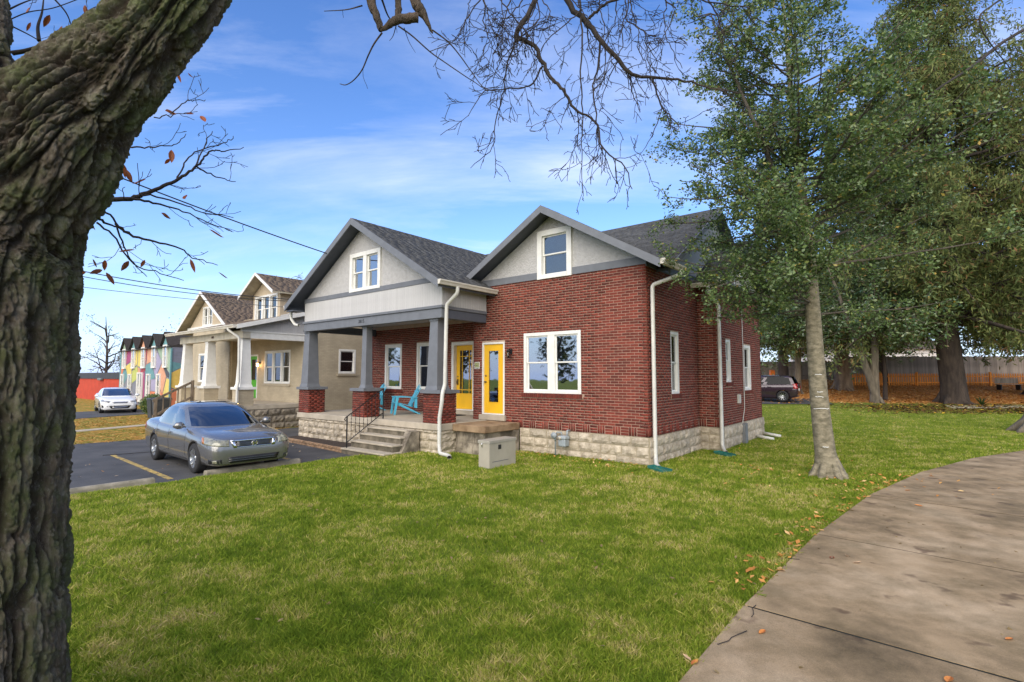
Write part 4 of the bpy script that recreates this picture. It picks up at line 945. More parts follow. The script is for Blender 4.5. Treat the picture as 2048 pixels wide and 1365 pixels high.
# wooden stair rail at its porch
sr=empty('stair_rail',uvw(-19.9,-3.9,0),ROT); tag(sr,'weathered wooden stair railing in front of the cream house porch','railing')
wd_=mat('weathered_wood',(.22,.17,.12),.9,.3,12,stretch=(1,1,.2),bump=.4)
for (x,y) in ((0,0),(0,1.35)): MB().box((x-.05,y-.05,-.1 if y==0 else .4),(x+.05,y+.05,1.05 if y==0 else 1.85)).build('post',wd_,sr)
for z,nm in ((.98,'top_rail'),(.32,'bottom_rail')): MB().hexa([(-.04,-.1,z),(.04,-.1,z),(.04,1.4,z+.78),(-.04,1.4,z+.78),(-.04,-.1,z+.10),(.04,-.1,z+.10),(.04,1.4,z+.88),(-.04,1.4,z+.88)]).build(nm,wd_,sr)
for k in range(1,5): y=1.35*k/5; MB().box((-.02,y-.02,.36+.58*y),(.02,y+.02,1.0+.58*y)).build('baluster',wd_,sr)
for k in range(4): MB().box((.1,.1+.3*k,-.1),(1.3,.45+.3*k,.05+.2*k)).build('step',conc,sr)
# ================================================================ MURAL BUILDING
mbd=empty('mural_building',uvw(-34.0,1.0,0),ROT); tag(mbd,'two storey building painted with a multicoloured geometric mural and five small dormers','building')
cols=dict(teal=(.09,.30,.33),grey=(.20,.21,.26),yel=(.72,.55,.03),gold=(.80,.50,.0),org=(.75,.17,.03),red=(.42,.03,.05),mag=(.40,.03,.18),lil=(.33,.30,.48),blu=(.10,.22,.42),grn=(.28,.42,.28),dk=(.06,.07,.09),peach=(.70,.30,.14),lime=(.50,.55,.05))
CK=list(cols); MM=[mat('mural_'+k,tuple(.78*q+.22*(.3*cols[k][0]+.5*cols[k][1]+.2*cols[k][2]+.04) for q in cols[k]),.7,.08,3) for k in CK]; ci={k:i for i,k in enumerate(CK)}
W_M,H_M=11.3,4.0
holesM=[]; winsM=[]
for k in range(5):
    xc=1.30+k*2.28; winsM.append(('up',xc-.38,2.60,.76,1.55,xc))
for xc in (1.0,2.9,7.2,9.3): winsM.append(('lo',xc-.34,.45,.68,1.75,xc))
winsM.append(('lo',4.75,.15,1.15,2.15,5.3))
mw_=MB(); mw_.box((0,0,-.3),(W_M,.2,H_M)); mwo=mw_.build('wall',MM[ci['grey']],mbd,(-W_M,0,0))
def panel(poly,c_,parent=None,y=-.012,nm='painted_panel'):
    return MB().prism([(p[0],y,p[1]) for p in poly],(0,.011,0)).build(nm,MM[ci[c_]],parent or mwo)
tri=[([(0,0),(.4,0),(.4,4),(0,4)],'teal'),([(.4,4),(1.8,4),(1.4,2.9),(.4,1.9)],'org'),([(.42,1.85),(1.4,2.85),(2.1,2.0),(1.0,1.2),(.42,1.3)],'teal'),([(1.85,4),(2.95,4),(2.95,3.2),(1.5,2.9)],'mag'),
([(1.55,2.8),(2.9,3.1),(3.1,1.9),(2.2,1.9)],'yel'),([(2.15,1.85),(3.2,1.85),(3.2,.9),(2.2,.3)],'blu'),([(3.0,4),(4.3,4),(4.3,2.9),(3.0,2.5)],'yel'),([(3.2,2.4),(4.4,2.8),(4.7,1.9),(3.3,1.5)],'lime'),([(3.3,1.4),(4.5,1.8),(4.6,0),(3.3,0)],'grey'),
([(4.45,4),(5.4,4),(5.1,2.7),(4.45,2.8)],'yel'),([(4.5,2.7),(5.0,2.6),(5.2,1.8),(4.8,1.7)],'peach'),([(5.45,4),(6.5,4),(6.2,2.4),(5.2,2.2)],'red'),([(5.2,2.1),(6.15,2.35),(6.3,.3),(6.0,-.1),(5.9,1.8)],'mag'),([(6.55,4),(8.3,4),(7.6,3.1),(6.5,2.9)],'peach'),
([(6.3,2.8),(7.5,3.0),(8.4,1.9),(6.4,1.6)],'teal'),([(7.6,3.0),(8.4,3.9),(9.6,3.0),(8.5,1.9)],'lil'),([(6.4,1.5),(7.4,1.5),(7.4,.2),(6.4,.2)],'grn'),([(7.6,1.8),(8.9,1.8),(8.9,1.0),(7.6,1.0)],'lil'),([(7.6,.95),(8.9,.95),(8.9,-.1),(7.6,-.1)],'org'),
([(8.5,4),(11.3,4),(11.3,2.2),(9.7,3.0)],'grn'),([(8.6,1.85),(9.7,2.9),(10.6,2.0),(10.0,.8),(9.0,1.7)],'peach'),([(9.0,1.6),(9.9,.8),(10.4,1.0),(10.3,-.1),(9.0,-.1)],'org'),([(9.75,2.95),(11.3,2.1),(11.3,1.9),(10.7,2.0)],'dk'),([(10.1,.7),(10.7,1.9),(11.25,1.8),(11.25,-.1),(10.45,-.1)],'yel'),([(.45,1.2),(1.9,1.2),(1.9,-.1),(.45,-.1)],'blu'),([(2.0,1.0),(2.9,1.6),(2.9,-.1),(2.0,-.1)],'teal')]
for i,(p,c_) in enumerate(tri): panel([(x,z) for x,z in p],c_,y=-.012-.0005*i)
for k_,x,z,wq,hq,xc in winsM:
    window(mwo,x,z,wq,hq,1 if wq<1 else 2,.08,.1,proud=.02,gl=glass_r if k_=='up' else glass,depth=.088,bl=False,y=-.11,rail=.05,back=.085)
    if k_=='up':
        c_=['grn','teal','peach','teal','teal'][int((xc-1.3)/2.2+.3)%5]
        dmr=MB().prism([(xc-.62,-.025,H_M),(xc+.62,-.025,H_M),(xc+.62,-.025,4.25),(xc,-.025,4.95),(xc-.62,-.025,4.25)],(0,.7,0)).build('dormer',MM[ci[c_]],mbd,(-W_M,0,0))
        for s in (-1,1): MB().prism([(xc,-.2,5.03),(xc+s*.80,-.2,4.12),(xc+s*.80,-.2,4.06),(xc,-.2,4.97)],(0,2.2,0)).build('dormer_roof',shingle_b if 0 else mat('dark_shingle',(.06,.05,.045),.95,.3,20),dmr)
mb=MB(); mb.prism([(-W_M-.2,-.25,3.98),(-W_M-.2,4,5.5),(-W_M-.2,8.3,4.0)],(W_M+.4,0,0)); mb.build('roof',MATS['dark_shingle'],mbd)
sm_=MB(); sm_.box((-.001,0,-.3),(.15,8,4.0)); smo=sm_.build('wall',MM[ci['grey']],mbd)
MB().prism([(.0,.2,4.0),(.0,8,4.0),(.0,4,5.4)],(.14,0,0)).build('gable_wall',MM[ci['grey']],mbd)
for k in range(18): MB().box((.151,0,.1+k*.22),(.158,8,.29+k*.22)).build('siding_board',mat('siding_grey',(.20,.21,.27),.7,.05,3,rnd=.05),smo)
def spanel(poly,c_): return MB().prism([(.160,p[0],p[1]) for p in poly],(.006,0,0)).build('painted_panel',MM[ci[c_]],smo)
spanel([(0.0,1.3),(0.0,2.25),(.9,2.75),(1.9,2.3),(1.9,1.2),(1.2,.85)],'gold'); spanel([(0,2.3),(0,3.0),(.9,2.8)],'teal'); spanel([(0,-.1),(0,1.25),(.5,1.0),(.6,-.1)],'org')
MB().box((.10,-.08,-.2),(.22,.0,3.9)).build('corner_board',MM[ci['teal']],mbd)
# red flat roofed building
rb=empty('red_building',uvw(-46.0,1.25,0),ROT); tag(rb,'low red flat roofed building with a dark grey parapet','building')
MB().box((-22,0,-.3),(0,9,1.80)).build('wall',mat('red_wall',(.50,.055,.02),.8,.1,1.5),rb); MB().box((-22.1,-.08,1.80),(.1,9.1,2.34)).build('parapet',mat('dark_parapet',(.045,.05,.06),.7,.1,2),rb)
MB().box((-6,-.25,1.66),(-4.9,-.05,1.86)).build('wall_light',mat('grey_panel',(.2,.21,.22)),rb,bevel=.05)
acb=empty('ac_unit',uvw(-41.2,-.9,-.1),ROT); tag(acb,'pale metal ground box standing in front of the red building','metal box')
MB().box((-1.5,-.0,0),(.9,.7,.82)).build('box_body',mat('pale_metal',(.42,.42,.39),.6,.08,4),acb,bevel=.02); MB().box((-1.6,-.1,-.06),(1.0,.8,.02)).build('base_pad',conc,acb)
# bins by the cream house
for k in range(2):
    q=empty('wheelie_bin',uvw(-24.9+.75*k,-2.4,-.1),ROT); tag(q,('dark grey wheelie bin standing left of its twin beyond the wooden railing','dark grey wheelie bin standing right of its twin beyond the wooden railing')[k],'bin','wheelie bins')
    bm_=mat('bin_grey',(.05,.055,.06),.6); MB().hexa([(-.24,-.27,.06),(.24,-.27,.06),(.24,.27,.06),(-.24,.27,.06),(-.29,-.34,.98),(.29,-.34,.98),(.29,.34,.98),(-.29,.34,.98)]).build('bin_body',bm_,q,bevel=.02)
    MB().hexa([(-.31,-.38,.985),(.31,-.38,.985),(.31,.38,.985),(-.31,.38,.985),(-.27,-.3,1.06),(.27,-.3,1.06),(.27,.34,1.08),(-.27,.34,1.08)]).build('lid',bm_,q,bevel=.01)
    for s in (-1,1): MB().lathe([(.1,-.025),(.1,.025)],14,(s*.25,.27,.1),'x').build('wheel',black,q)
# ================================================================ FENCES AT THE BACK RIGHT
def fwood(nm,c_,v=.2): return mat(nm,c_,.9,v,6,stretch=(1,1,.15),bump=.4,bscale=30,rnd=.22)
of=empty('orange_picket_fence',(0,0,0)); tag(of,'low orange picket fence in front of the grey board fence','fence')
om=fwood('orange_stain',(.86,.32,.055)); random.seed(51)
pme=MB().prism([(-.055,0,0),(.055,0,0),(.055,0,.92),(0,0,.99),(-.055,0,.92)],(0,.02,0)).mesh('picket',om)
X=27.3; k=0
while X<48:
    Y=42+.02*(X-27); z=gz(X,Y)
    link('picket',pme,of,(X,Y,z+.05),random.uniform(-.02,.02)); X+=.20
for a in range(7):
    X0=27.2+a*3; z0,z1=gz(X0,42),gz(X0+3,42.06)
    for h in (.25,.75): MB().hexa([(X0,42.03,z0+h),(X0+3,42.09,z1+h),(X0+3,42.13,z1+h),(X0,42.07,z0+h),(X0,42.03,z0+h+.09),(X0+3,42.09,z1+h+.09),(X0+3,42.13,z1+h+.09),(X0,42.07,z0+h+.09)]).build('rail',om,of)
    MB().box((X0-.06,42.03,z0-.1),(X0+.06,42.15,z0+1.15)).build('post',om,of)
gf=empty('grey_board_fence',(0,0,0)); tag(gf,'tall grey weathered board fence behind the orange picket fence','fence'); gmf=fwood('grey_boards',(.40,.34,.28))
bme_=MB().box((-.068,0,0),(.068,.02,2.35)).mesh('board',gmf); X=29.0
while X<52: Y=46; link('board',bme_,gf,(X,Y+random.uniform(0,.012),gz(X,Y)+.02+random.uniform(-.03,.03)),random.uniform(-.015,.015)); X+=.142
for a in range(10): MB().box((29+a*2.4,46.04,1.2),(29.1+a*2.4,46.14,3.85)).build('post',gmf,gf)
bf=empty('back_board_fence',(0,0,0)); tag(bf,'weathered board fence seen from its rail side behind the dark car','fence')
bme2_=MB().box((-.07,0,0),(.07,.02,1.80)).mesh('board',gmf); X=22.5
while X<33.5: link('board',bme2_,bf,(X,51.1+random.uniform(0,.012),gz(X,51)+random.uniform(-.03,.03))); X+=.148
for a in range(6): MB().box((22.6+a*2.0,50.95,1.5),(22.72+a*2.0,51.07,3.55)).build('post',fwood('pale_post',(.40,.33,.22)),bf)
for h in (.35,1.0,1.5): MB().box((22.5,51.03,1.68+h),(33.5,51.09,1.68+h+.09)).build('rail',gmf,bf)
# pet station, bench, orange marker
ps=empty('waste_station',(25.7,40.0,gz(25.7,40)),0); tag(ps,'green post with a white notice and a bag bin before the orange fence','station')
MB().box((-.04,-.04,0),(.04,.04,1.85)).build('post',mat('station_green',(.05,.09,.07),.6),ps); MB().box((-.22,-.07,1.35),(.22,-.045,1.85)).build('notice',white,ps); MB().box((-.14,-.078,1.5),(.14,-.071,1.7)).build('notice_mark',mat('ink_green',(.08,.16,.10)),ps)
MB().box((-.13,-.18,.95),(.13,-.05,1.28)).build('dispenser',MATS['station_green'],ps,bevel=.02); MB().lathe([(.20,.02),(.24,.55),(.25,.6),(0,.62)],16,(0,-.25,0)).build('bin',mat('bin_green',(.12,.17,.16),.6),ps)
ps.location=(26.1,40.4,gz(26.1,40.4))
bn=empty('bench',(37.9,39.2,gz(37.9,39.2)),R(-8)); tag(bn,'grey bench before the orange fence near the right edge','bench')
for y,z,nm in ((0,.45,'seat'),): MB().box((-.8,-.25,z-.04),(.8,.2,z)).build(nm,gmf,bn)
MB().box((-.8,.2,.5),(.8,.24,.9)).build('backrest',gmf,bn)
for s in (-.65,.65): MB().box((s-.04,-.22,0),(s+.04,.22,.42)).build('leg',black,bn)
ob=MB().box((-.18,-.1,0),(.18,.1,1.0)).build('orange_barrel',mat('safety_orange',(.85,.20,.02),.6),None,(21.3,42,gz(21.3,42)+.3)); tag(ob,'orange marker board behind the roof of the dark car','marker')
hb=empty('pale_house',(46,62,2.0),R(6)); tag(hb,'pale house with low roof just visible above the grey fence','house')
MB().box((-9,0,-1),(7,6,3.3)).build('wall',mat('pale_wall',(.72,.72,.70),.7,.05,3),hb); MB().prism([(-9.4,-.4,3.3),(-9.4,6.4,3.3),(-9.4,3,5.2)],(16.8,0,0)).build('roof',shingle_b,hb)
# wheel stops
for (u,v0,v1,lab) in ((-6.93,-9.9,-7.66,'weathered concrete wheel stop at the empty bay beside the big trunk'),(-6.97,-6.74,-4.62,'mossy concrete wheel stop under the nose of the grey car')):
    ln=v1-v0; mb=MB(); mb.prism([(-.10,0,0),(.10,0,0),(.085,0,.10),(.05,0,.135),(-.05,0,.135),(-.085,0,.10)],(0,ln,0)); o=mb.build('wheel_stop',mat('stop_concrete',(.34,.30,.235),.95,.2,4,col2=(.17,.155,.11),bump=.6,bscale=40),None,uvw(u,v0,Z0),ROT+R(1.2),bevel=.015); tag(o,lab,'wheel stop','concrete wheel stops at the lawn edge')
# ================================================================ CARS
def catmull(xs,rows,xq):
    xs=np.array(xs,float); rows=np.array(rows,float); o=np.argsort(xs); xs=xs[o]; rows=rows[o]; out=[]
    for x in xq:
        i=int(np.clip(np.searchsorted(xs,x)-1,0,len(xs)-2)); h=xs[i+1]-xs[i]; t=(x-xs[i])/h
        m0=(rows[i+1]-rows[max(i-1,0)])/(xs[i+1]-xs[max(i-1,0)])*h; m1=(rows[min(i+2,len(xs)-1)]-rows[i])/(xs[min(i+2,len(xs)-1)]-xs[i])*h
        out.append((2*t**3-3*t*t+1)*rows[i]+(t**3-2*t*t+t)*m0+(-2*t**3+3*t*t)*rows[i+1]+(t**3-t*t)*m1)
    return np.array(out)
def car(name,label,cat,loc,heading,paint,P,group=None):
    root=empty(name,loc,heading); tag(root,label,cat,group)
    st=P['stations']; xs=[s[0] for s in st]; x0,x1=min(xs),max(xs)
    xq=np.concatenate([x0+(x1-x0)*np.array([0,.004,.012,.025,.045]),np.linspace(x0+.07*(x1-x0),x1-.07*(x1-x0),40),x1-(x1-x0)*np.array([.045,.025,.012,.004,0])])
    rows=catmull(xs,[s[1:] for s in st],xq)
    V=[];n=0
    for x,(w_,zb,zs,zt) in zip(xq,rows):
        half=[(0,zb),(w_*.80,zb),(w_*.93,zb+.035),(w_*.965,zb+.12),(w_*.985,zb+(zs-zb)*.40),(w_*1.0,zb+(zs-zb)*.62),(w_*.985,zb+(zs-zb)*.80),(w_*.965,zs-.06),(w_*.93,zs-.015),(w_*.86,zs+.012+(zt-zs)*.2),(w_*.70,zs+(zt-zs)*.62+.008),(w_*.40,zt-(zt-zs)*.08),(0,zt)]
        ring=half+[(-y,z) for y,z in half[-2:0:-1]]; n=len(ring)
        V+=[(x,y,z) for y,z in ring]
    k=len(xq); mb=MB(); fs=[(i*n+j,(i+1)*n+j,(i+1)*n+(j+1)%n,i*n+(j+1)%n) for i in range(k-1) for j in range(n)]
    mb.add(V,fs+[tuple(range(n)),tuple(range((k-1)*n+n-1,(k-1)*n-1,-1))],0,.5,True)
    body=mb.build('body',[paint,black],root)
    Rw=P['wheel_r']; cut=MB()
    for ax in P['axles']: cut.lathe([(Rw*1.13,-1.2),(Rw*1.13,1.2)],40,(ax,0,Rw*1.02),'y',1,False)
    co=cut.build('cutter',[black,black]); bm=bmesh.new(); bm.from_mesh(body.data); bmesh.ops.recalc_face_normals(bm,faces=bm.faces); bm.to_mesh(body.data); bm.free()
    bm=bmesh.new(); bm.from_mesh(co.data); bmesh.ops.recalc_face_normals(bm,faces=bm.faces); bm.to_mesh(co.data); bm.free()
    md=body.modifiers.new('b','BOOLEAN'); md.operation='DIFFERENCE'; md.object=co; md.solver='EXACT'
    co.parent=root
    bpy.context.view_layer.update(); dg=bpy.context.evaluated_depsgraph_get(); me=bpy.data.meshes.new_from_object(body.evaluated_get(dg)); body.modifiers.clear(); body.data=me; bpy.data.objects.remove(co)
    me.polygons.foreach_set('use_smooth',[abs(p.normal.y)<.999 or True for p in me.polygons])
    bm=bmesh.new(); bm.from_mesh(me); bvh=BVHTree.FromBMesh(bm); bm.free()
    # greenhouse
    lv=P['levels']      # z, xf, xb, w
    NR=48; V=[]
    def ringpts(z,xf,xb,w_,e=P.get('rexp',5.0)):
        c_=(xf+xb)/2; a=(xf-xb)/2; pts=[]
        for j in range(NR):
            t_=2*math.pi*(j+.5)/NR; ct,st_=math.cos(t_),math.sin(t_)
            r=(abs(ct)**e+abs(st_)**e)**(-1/e); x=c_+a*r*ct; y=w_*r*st_
            bul=.10*(1-(y/max(w_,.01))**2)
            x+= bul if ct>0 else -bul*.7
            pts.append((x,y,z+ (P.get('crown',.0))*0))
        return pts
    for q in lv: V+=ringpts(*q)
    NL=len(lv); roofc=len(V)
    fr=[]; ws=[];rwn=[];sf=[];sr=[];sfr=[];srr=[]
    for i in range(NL-1):
        for j in range(NR):
            f=(i*NR+j,i*NR+(j+1)%NR,(i+1)*NR+(j+1)%NR,(i+1)*NR+j)
            mid=[(V[f[0]][c_]+V[f[1]][c_]+V[f[2]][c_]+V[f[3]][c_])/4 for c_ in range(3)]
            tgt=fr
            if P['glass'][0]<=i<P['glass'][1]:
                ang=(j+1)*2*math.pi/NR; ca,sa=math.cos(ang),math.sin(ang)
                jj=(j+.5+.5)%NR
                if j<=5 or j>=NR-7: tgt=ws
                elif NR//2-6<=j<=NR//2+4: tgt=rwn
                elif abs(mid[0]-P['bpillar'])>.07 and j not in (6,7,NR-8,NR-9,NR//2-7,NR//2-8,NR//2+5,NR//2+6)or(j in(7,NR-9,NR//2-8,NR//2+6)and i<P['glass'][1]-1):
                    tgt=(sf if mid[0]>P['bpillar'] else sr)
                    if mid[1]<0: tgt=sfr if mid[0]>P['bpillar'] else srr
                    if abs(mid[0]-P['bpillar'])<=.07: tgt=fr
            tgt.append(f)
    fr.append(tuple(range((NL-1)*NR,NL*NR)))
    cg=P.get('glassm') or glass_mat('car_glass',(.14,.17,.17),.18)
    def sub(fs_,nm,m_):
        if not fs_: return
        ids=sorted(set(i for f in fs_ for i in f)); mp_={a:b_ for b_,a in enumerate(ids)}
        mb=MB(); mb.add([V[i] for i in ids],[tuple(mp_[i] for i in f) for f in fs_],0,.5,True); o_=mb.build(nm,m_,root); o_.parent=body if nm=='roof' and 0 else root; return o_
    sub(fr,'roof',paint); sub(ws,'windshield',cg); sub(rwn,'rear_window',cg)
    for a_ in (sf,sfr,sr,srr): sub(a_,'side_window',cg)
    # cabin floor so that the glass is not see-through to the ground
    cab_=MB(); z_=lv[0][0]-.02; cab_.box((lv[0][2]+.3,-lv[0][3]+.12,z_-.25),(lv[0][1]-.5,lv[0][3]-.12,z_-.05)); 
    for s in (-1,1):
        for xx in P['seats']: cab_.box((xx-.12,s*.38-.23,z_-.2),(xx+.0,s*.38+.23,z_+.28)); cab_.box((xx-.1,s*.38-.12,z_+.29),(xx-.02,s*.38+.12,z_+.42))
    cab_.build('interior',mat('car_interior',(.05,.05,.055),.8),root,bevel=.03)
    def decal(corners,dirv,nm,m_,nu=8,nv=4,off=.006,th=None,parent=None):
        """patch that follows the body: 4 corner points, cast along dirv"""
        c_=[Vector(p) for p in corners]; D=Vector(dirv).normalized(); V_=[];
        for j in range(nv+1):
            for i in range(nu+1):
                s,t_=i/nu,j/nv; p=(c_[0]*(1-s)+c_[1]*s)*(1-t_)+(c_[3]*(1-s)+c_[2]*s)*t_
                hit=bvh.ray_cast(p-D*3,D); 
                q=hit[0] if hit[0] is not None else p
                V_.append(q-D*off)
        fs_=[(j*(nu+1)+i,j*(nu+1)+i+1,(j+1)*(nu+1)+i+1,(j+1)*(nu+1)+i) for j in range(nv) for i in range(nu)]
        mb=MB(); mb.add(V_,fs_,0,.5,True)
        ring=[i for i in range(nu+1)]+[j*(nu+1)+nu for j in range(1,nv+1)]+[nv*(nu+1)+i for i in range(nu-1,-1,-1)]+[j*(nu+1) for j in range(nv-1,0,-1)]
        b0=len(V_); mb.add([V_[r]+D*(off+.01) for r in ring],[]); r_=len(ring); mb.f+= [(ring[(q+1)%r_],ring[q],b0+q,b0+(q+1)%r_) for q in range(r_)]; mb.m+=[0]*r_; mb.t+=[.5]*r_; mb.sm+=[False]*r_
        return mb.build(nm,m_,parent or root)
    P['details'](root,body,decal,paint)
    # wheels
    tm=mat('tyre',(.022,.022,.023),.85,.1,20,bump=.3); rm=P['rim']
    for ax in P['axles']:
        for s in (-1,1):
            wy=P['track']/2*s
            wh=MB(); t_=P.get('tyre_w',.215); a=t_/2
            wh.lathe([(Rw*.66,-a),(Rw*.90,-a*1.02),(Rw*.985,-a*.85),(Rw,-a*.5),(Rw,a*.5),(Rw*.985,a*.85),(Rw*.90,a*1.02),(Rw*.66,a),(Rw*.62,0),(Rw*.66,-a)],36,(0,0,0),'y',caps=False)
            wo=wh.build('wheel',tm,root,(ax,wy,Rw)); 
            r_=MB(); o_=s
            r_.lathe([(Rw*.66,a*s*1.0),(Rw*.68,a*s*.98),(Rw*.62,a*s*.80),(Rw*.60,a*s*.1)],32,(0,0,0),'y',caps=False); 
            ns=P['spokes']
            for k2 in range(ns):
                for off_ in ((-.10,.10) if P.get('twin') else (0,)):
                    an=2*math.pi*k2/ns+off_; ca,sa=math.cos(an),math.sin(an); w2=P.get('spoke_w',.03); nx_,nz_=-sa*w2,ca*w2
                    q=[(ca*.04+nx_,a*s*.55,sa*.04+nz_),(ca*.04-nx_,a*s*.55,sa*.04-nz_),(ca*Rw*.64-nx_*.7,a*s*.86,sa*Rw*.64-nz_*.7),(ca*Rw*.64+nx_*.7,a*s*.86,sa*Rw*.64+nz_*.7)]
                    r_.hexa([(p[0],p[1]-.02*s,p[2]) for p in q]+[(p[0],p[1]+.015*s,p[2]) for p in q])
            r_.lathe([(.075,a*s*.5),(.07,a*s*.68),(.0,a*s*.72)],16,(0,0,0),'y'); r_.build('rim',rm,wo)
            d_=MB(); d_.lathe([(.13,a*s*.1),(.13,a*s*.2),(0,a*s*.2)],20,(0,0,0),'y'); d_.lathe([(Rw*.64,a*s*.0),(0,a*s*.0)],20,(0,0,0),'y'); d_.build('brake_disc',black,wo)
    ub=MB(); ub.box((P['axles'][1]-.3,-.72,.17),(P['axles'][0]+.3,.72,.30)); ub.build('underbody',black,root)
    return root
lens=mat('headlight_lens',(.34,.33,.24),.12,.3,14,col2=(.12,.12,.09),coat=1,spec=.8)
amber=mat('amber_lens',(.45,.16,.03),.2,.1,10,coat=1); red_l=mat('red_lens',(.30,.01,.01),.15,.1,8,coat=1)
seam=mat('panel_gap',(.008,.008,.01),.8); plast=mat('black_plastic',(.015,.015,.016),.5)
def mirror(root,paint,x,z,w_):
    for s in (-1,1):
        mb=MB(); mb.tube([(x-.02,s*(w_-.06),z-.03),(x,s*(w_+.02),z)],.02,6)
        pr=[(x+.03,s*(w_+.0),z),(x+.04,s*(w_+.06),z+.02),(x+.03,s*(w_+.14),z+.015),(x+.0,s*(w_+.20),z+.0)]
        mb.tube(pr,[.05,.085,.08,.03],10,sx=1.0); o=mb.build('mirror',paint,root)
def sedan_details(root,body,decal,paint):
    F_=(-1,0,0)
    g=decal([(3,-.47,.725),(3,.47,.725),(3,.44,.585),(3,-.44,.585)],F_,'grille',plast,12,3,.004)
    for k,z in enumerate((.705,.68,.655,.63)): decal([(3,-.37,z+.005),(3,.37,z+.005),(3,.37,z-.006),(3,-.37,z-.006)],F_,'grille_bar',chrome if 0 else mat('dull_chrome',(.35,.35,.36),.3,metal=1),10,1,.014)
    decal([(3,-.50,.755),(3,.50,.755),(3,.485,.725),(3,-.485,.725)],F_,'grille_trim',chrome,12,1,.016)
    for s in (-1,1): decal([(3,s*.50,.75),(3,s*.40,.74),(3,s*.37,.60),(3,s*.44,.59)],F_,'grille_trim',chrome,3,4,.018)
    decal([(3,-.42,.605),(3,.42,.605),(3,.40,.585),(3,-.40,.585)],F_,'grille_trim',chrome,12,1,.014)
    # emblem: a ring with a letter H of two posts and a bar
    e=MB(); P=[(0,.062*math.cos(a_)*1.05,.050*math.sin(a_)) for a_ in np.linspace(0,2*math.pi,25)]; e.tube(P,.006,5,cap=False)
    e.hexa([(-.004,-.040,-.032),(-.004,-.022,-.032),(-.004,-.022,-.032),(-.004,-.040,-.032),(.004,-.044,.034),(.004,-.024,.034),(.004,-.024,.034),(.004,-.044,.034)])
    for s in (-1,1): e.prism([(0,s*.022,-.036),(0,s*.040,-.036),(0,s*.048,.038),(0,s*.026,.038)],(.010,0,0))
    e.box((0,-.026,-.008),(.010,.026,.008)); e.build('emblem',chrome,root,(2.482,0,.662))
    decal([(3,-.56,.40),(3,.56,.40),(3,.50,.27),(3,-.50,.27)],F_,'lower_intake',plast,12,3,.006)
    for z in (.355,.315): decal([(3,-.53,z+.004),(3,.53,z+.004),(3,.53,z-.004),(3,-.53,z-.004)],F_,'intake_bar',MATS['dull_chrome'],10,1,.012)
    for s in (-1,1):
        D=Vector((-.72,-.70*s,-.02))
        decal([(2.42,s*.52,.755),(1.90,s*.93,.835),(2.02,s*.93,.675),(2.45,s*.50,.625)],D,'headlight',lens,10,5,.008)
        decal([(2.02,s*.93,.80),(1.90,s*.93,.825),(2.00,s*.93,.69),(2.10,s*.91,.69)],D,'corner_lamp',amber,3,3,.014)
        decal([(2.40,s*.60,.36),(2.22,s*.84,.36),(2.22,s*.84,.27),(2.40,s*.60,.27)],D,'fog_recess',plast,5,3,.004)
        decal([(2.37,s*.68,.345),(2.30,s*.76,.345),(2.30,s*.76,.285),(2.37,s*.68,.285)],D,'fog_lamp',lens,4,4,.012)
        decal([(-2.46,s*.50,.90),(-2.2,s*.90,.90),(-2.2,s*.90,.76),(-2.46,s*.50,.74)],Vector((.72,-.70*s,0)),'tail_light',red_l,8,4,.008)
        S=(0,-s,0)
        for (a,b_,c_,d_) in (((.98,.93),(.99,.93),(.93,.28),(.92,.28)),((-.18,.95),(-.17,.95),(-.17,.26),(-.18,.26)),((-1.18,.97),(-1.17,.97),(-1.02,.66),(-1.03,.66))): decal([(a[0],s*2,a[1]),(b_[0],s*2,b_[1]),(c_[0],s*2,c_[1]),(d_[0],s*2,d_[1])],S,'door_gap',seam,1,8,.002)
        decal([(1.0,s*2,.275),(1.0,s*2,.262),(-1.0,s*2,.262),(-1.0,s*2,.275)],S,'sill_gap',seam,1,8,.003)
        for xh in (.02,-.98): MB().tube([(xh,s*.925,.80),(xh-.04,s*.95,.802),(xh-.16,s*.95,.806),(xh-.20,s*.925,.808)],.013,6).build('door_handle',paint,root)
    decal([(1.42,-.86,3),(1.42,.86,3),(1.405,.86,3),(1.405,-.86,3)],(0,0,-1),'hood_gap',seam,1,1,.001) if 0 else None
    mirror(root,paint,.78,.99,.90)
    w_=MB(); w_.tube([(1.03,.55,1.0),(.96,.05,1.03)],.008,5); w_.tube([(1.08,-.05,1.0),(1.0,-.55,1.03)],.008,5); w_.build('wiper',plast,root)
    MB().box((-.6,-.34,1.476),(-.1,.34,1.492)).build('sunroof',mat('sunroof',(.01,.01,.012),.08,coat=1),root,bevel=.01)
carg=mat('grey_car_paint',(.22,.218,.215),.24,.02,3,metal=.6,coat=1.0,spec=.6)
accord=dict(stations=[(2.47,.66,.28,.62,.67),(2.45,.75,.25,.68,.73),(2.38,.83,.22,.725,.775),(2.2,.885,.20,.765,.83),(1.9,.905,.19,.82,.89),(1.4,.915,.19,.87,.945),(.95,.92,.19,.92,1.00),(0,.925,.19,.935,1.0),(-1.2,.925,.20,.955,1.02),(-1.8,.915,.21,.975,1.06),(-2.2,.88,.24,.975,1.06),(-2.38,.83,.28,.93,1.03),(-2.45,.74,.34,.86,.95),(-2.46,.66,.40,.82,.88)],
 levels=[(.90,1.28,-1.86,.845),(.98,1.16,-1.80,.830),(1.10,.93,-1.66,.795),(1.22,.68,-1.48,.750),(1.33,.42,-1.28,.700),(1.385,.26,-1.14,.665),(1.43,.12,-1.02,.61),(1.465,-.04,-.88,.50),(1.482,-.2,-.7,.34),(1.488,-.35,-.5,.12)],glass=(1,5),bpillar=-.17,seats=(.05,-.95),
 wheel_r=.325,axles=(1.50,-1.30),track=1.60,rim=mat('alloy_rim',(.55,.56,.57),.3,.05,5,metal=.9),spokes=5,twin=True,spoke_w=.022,details=sedan_details)
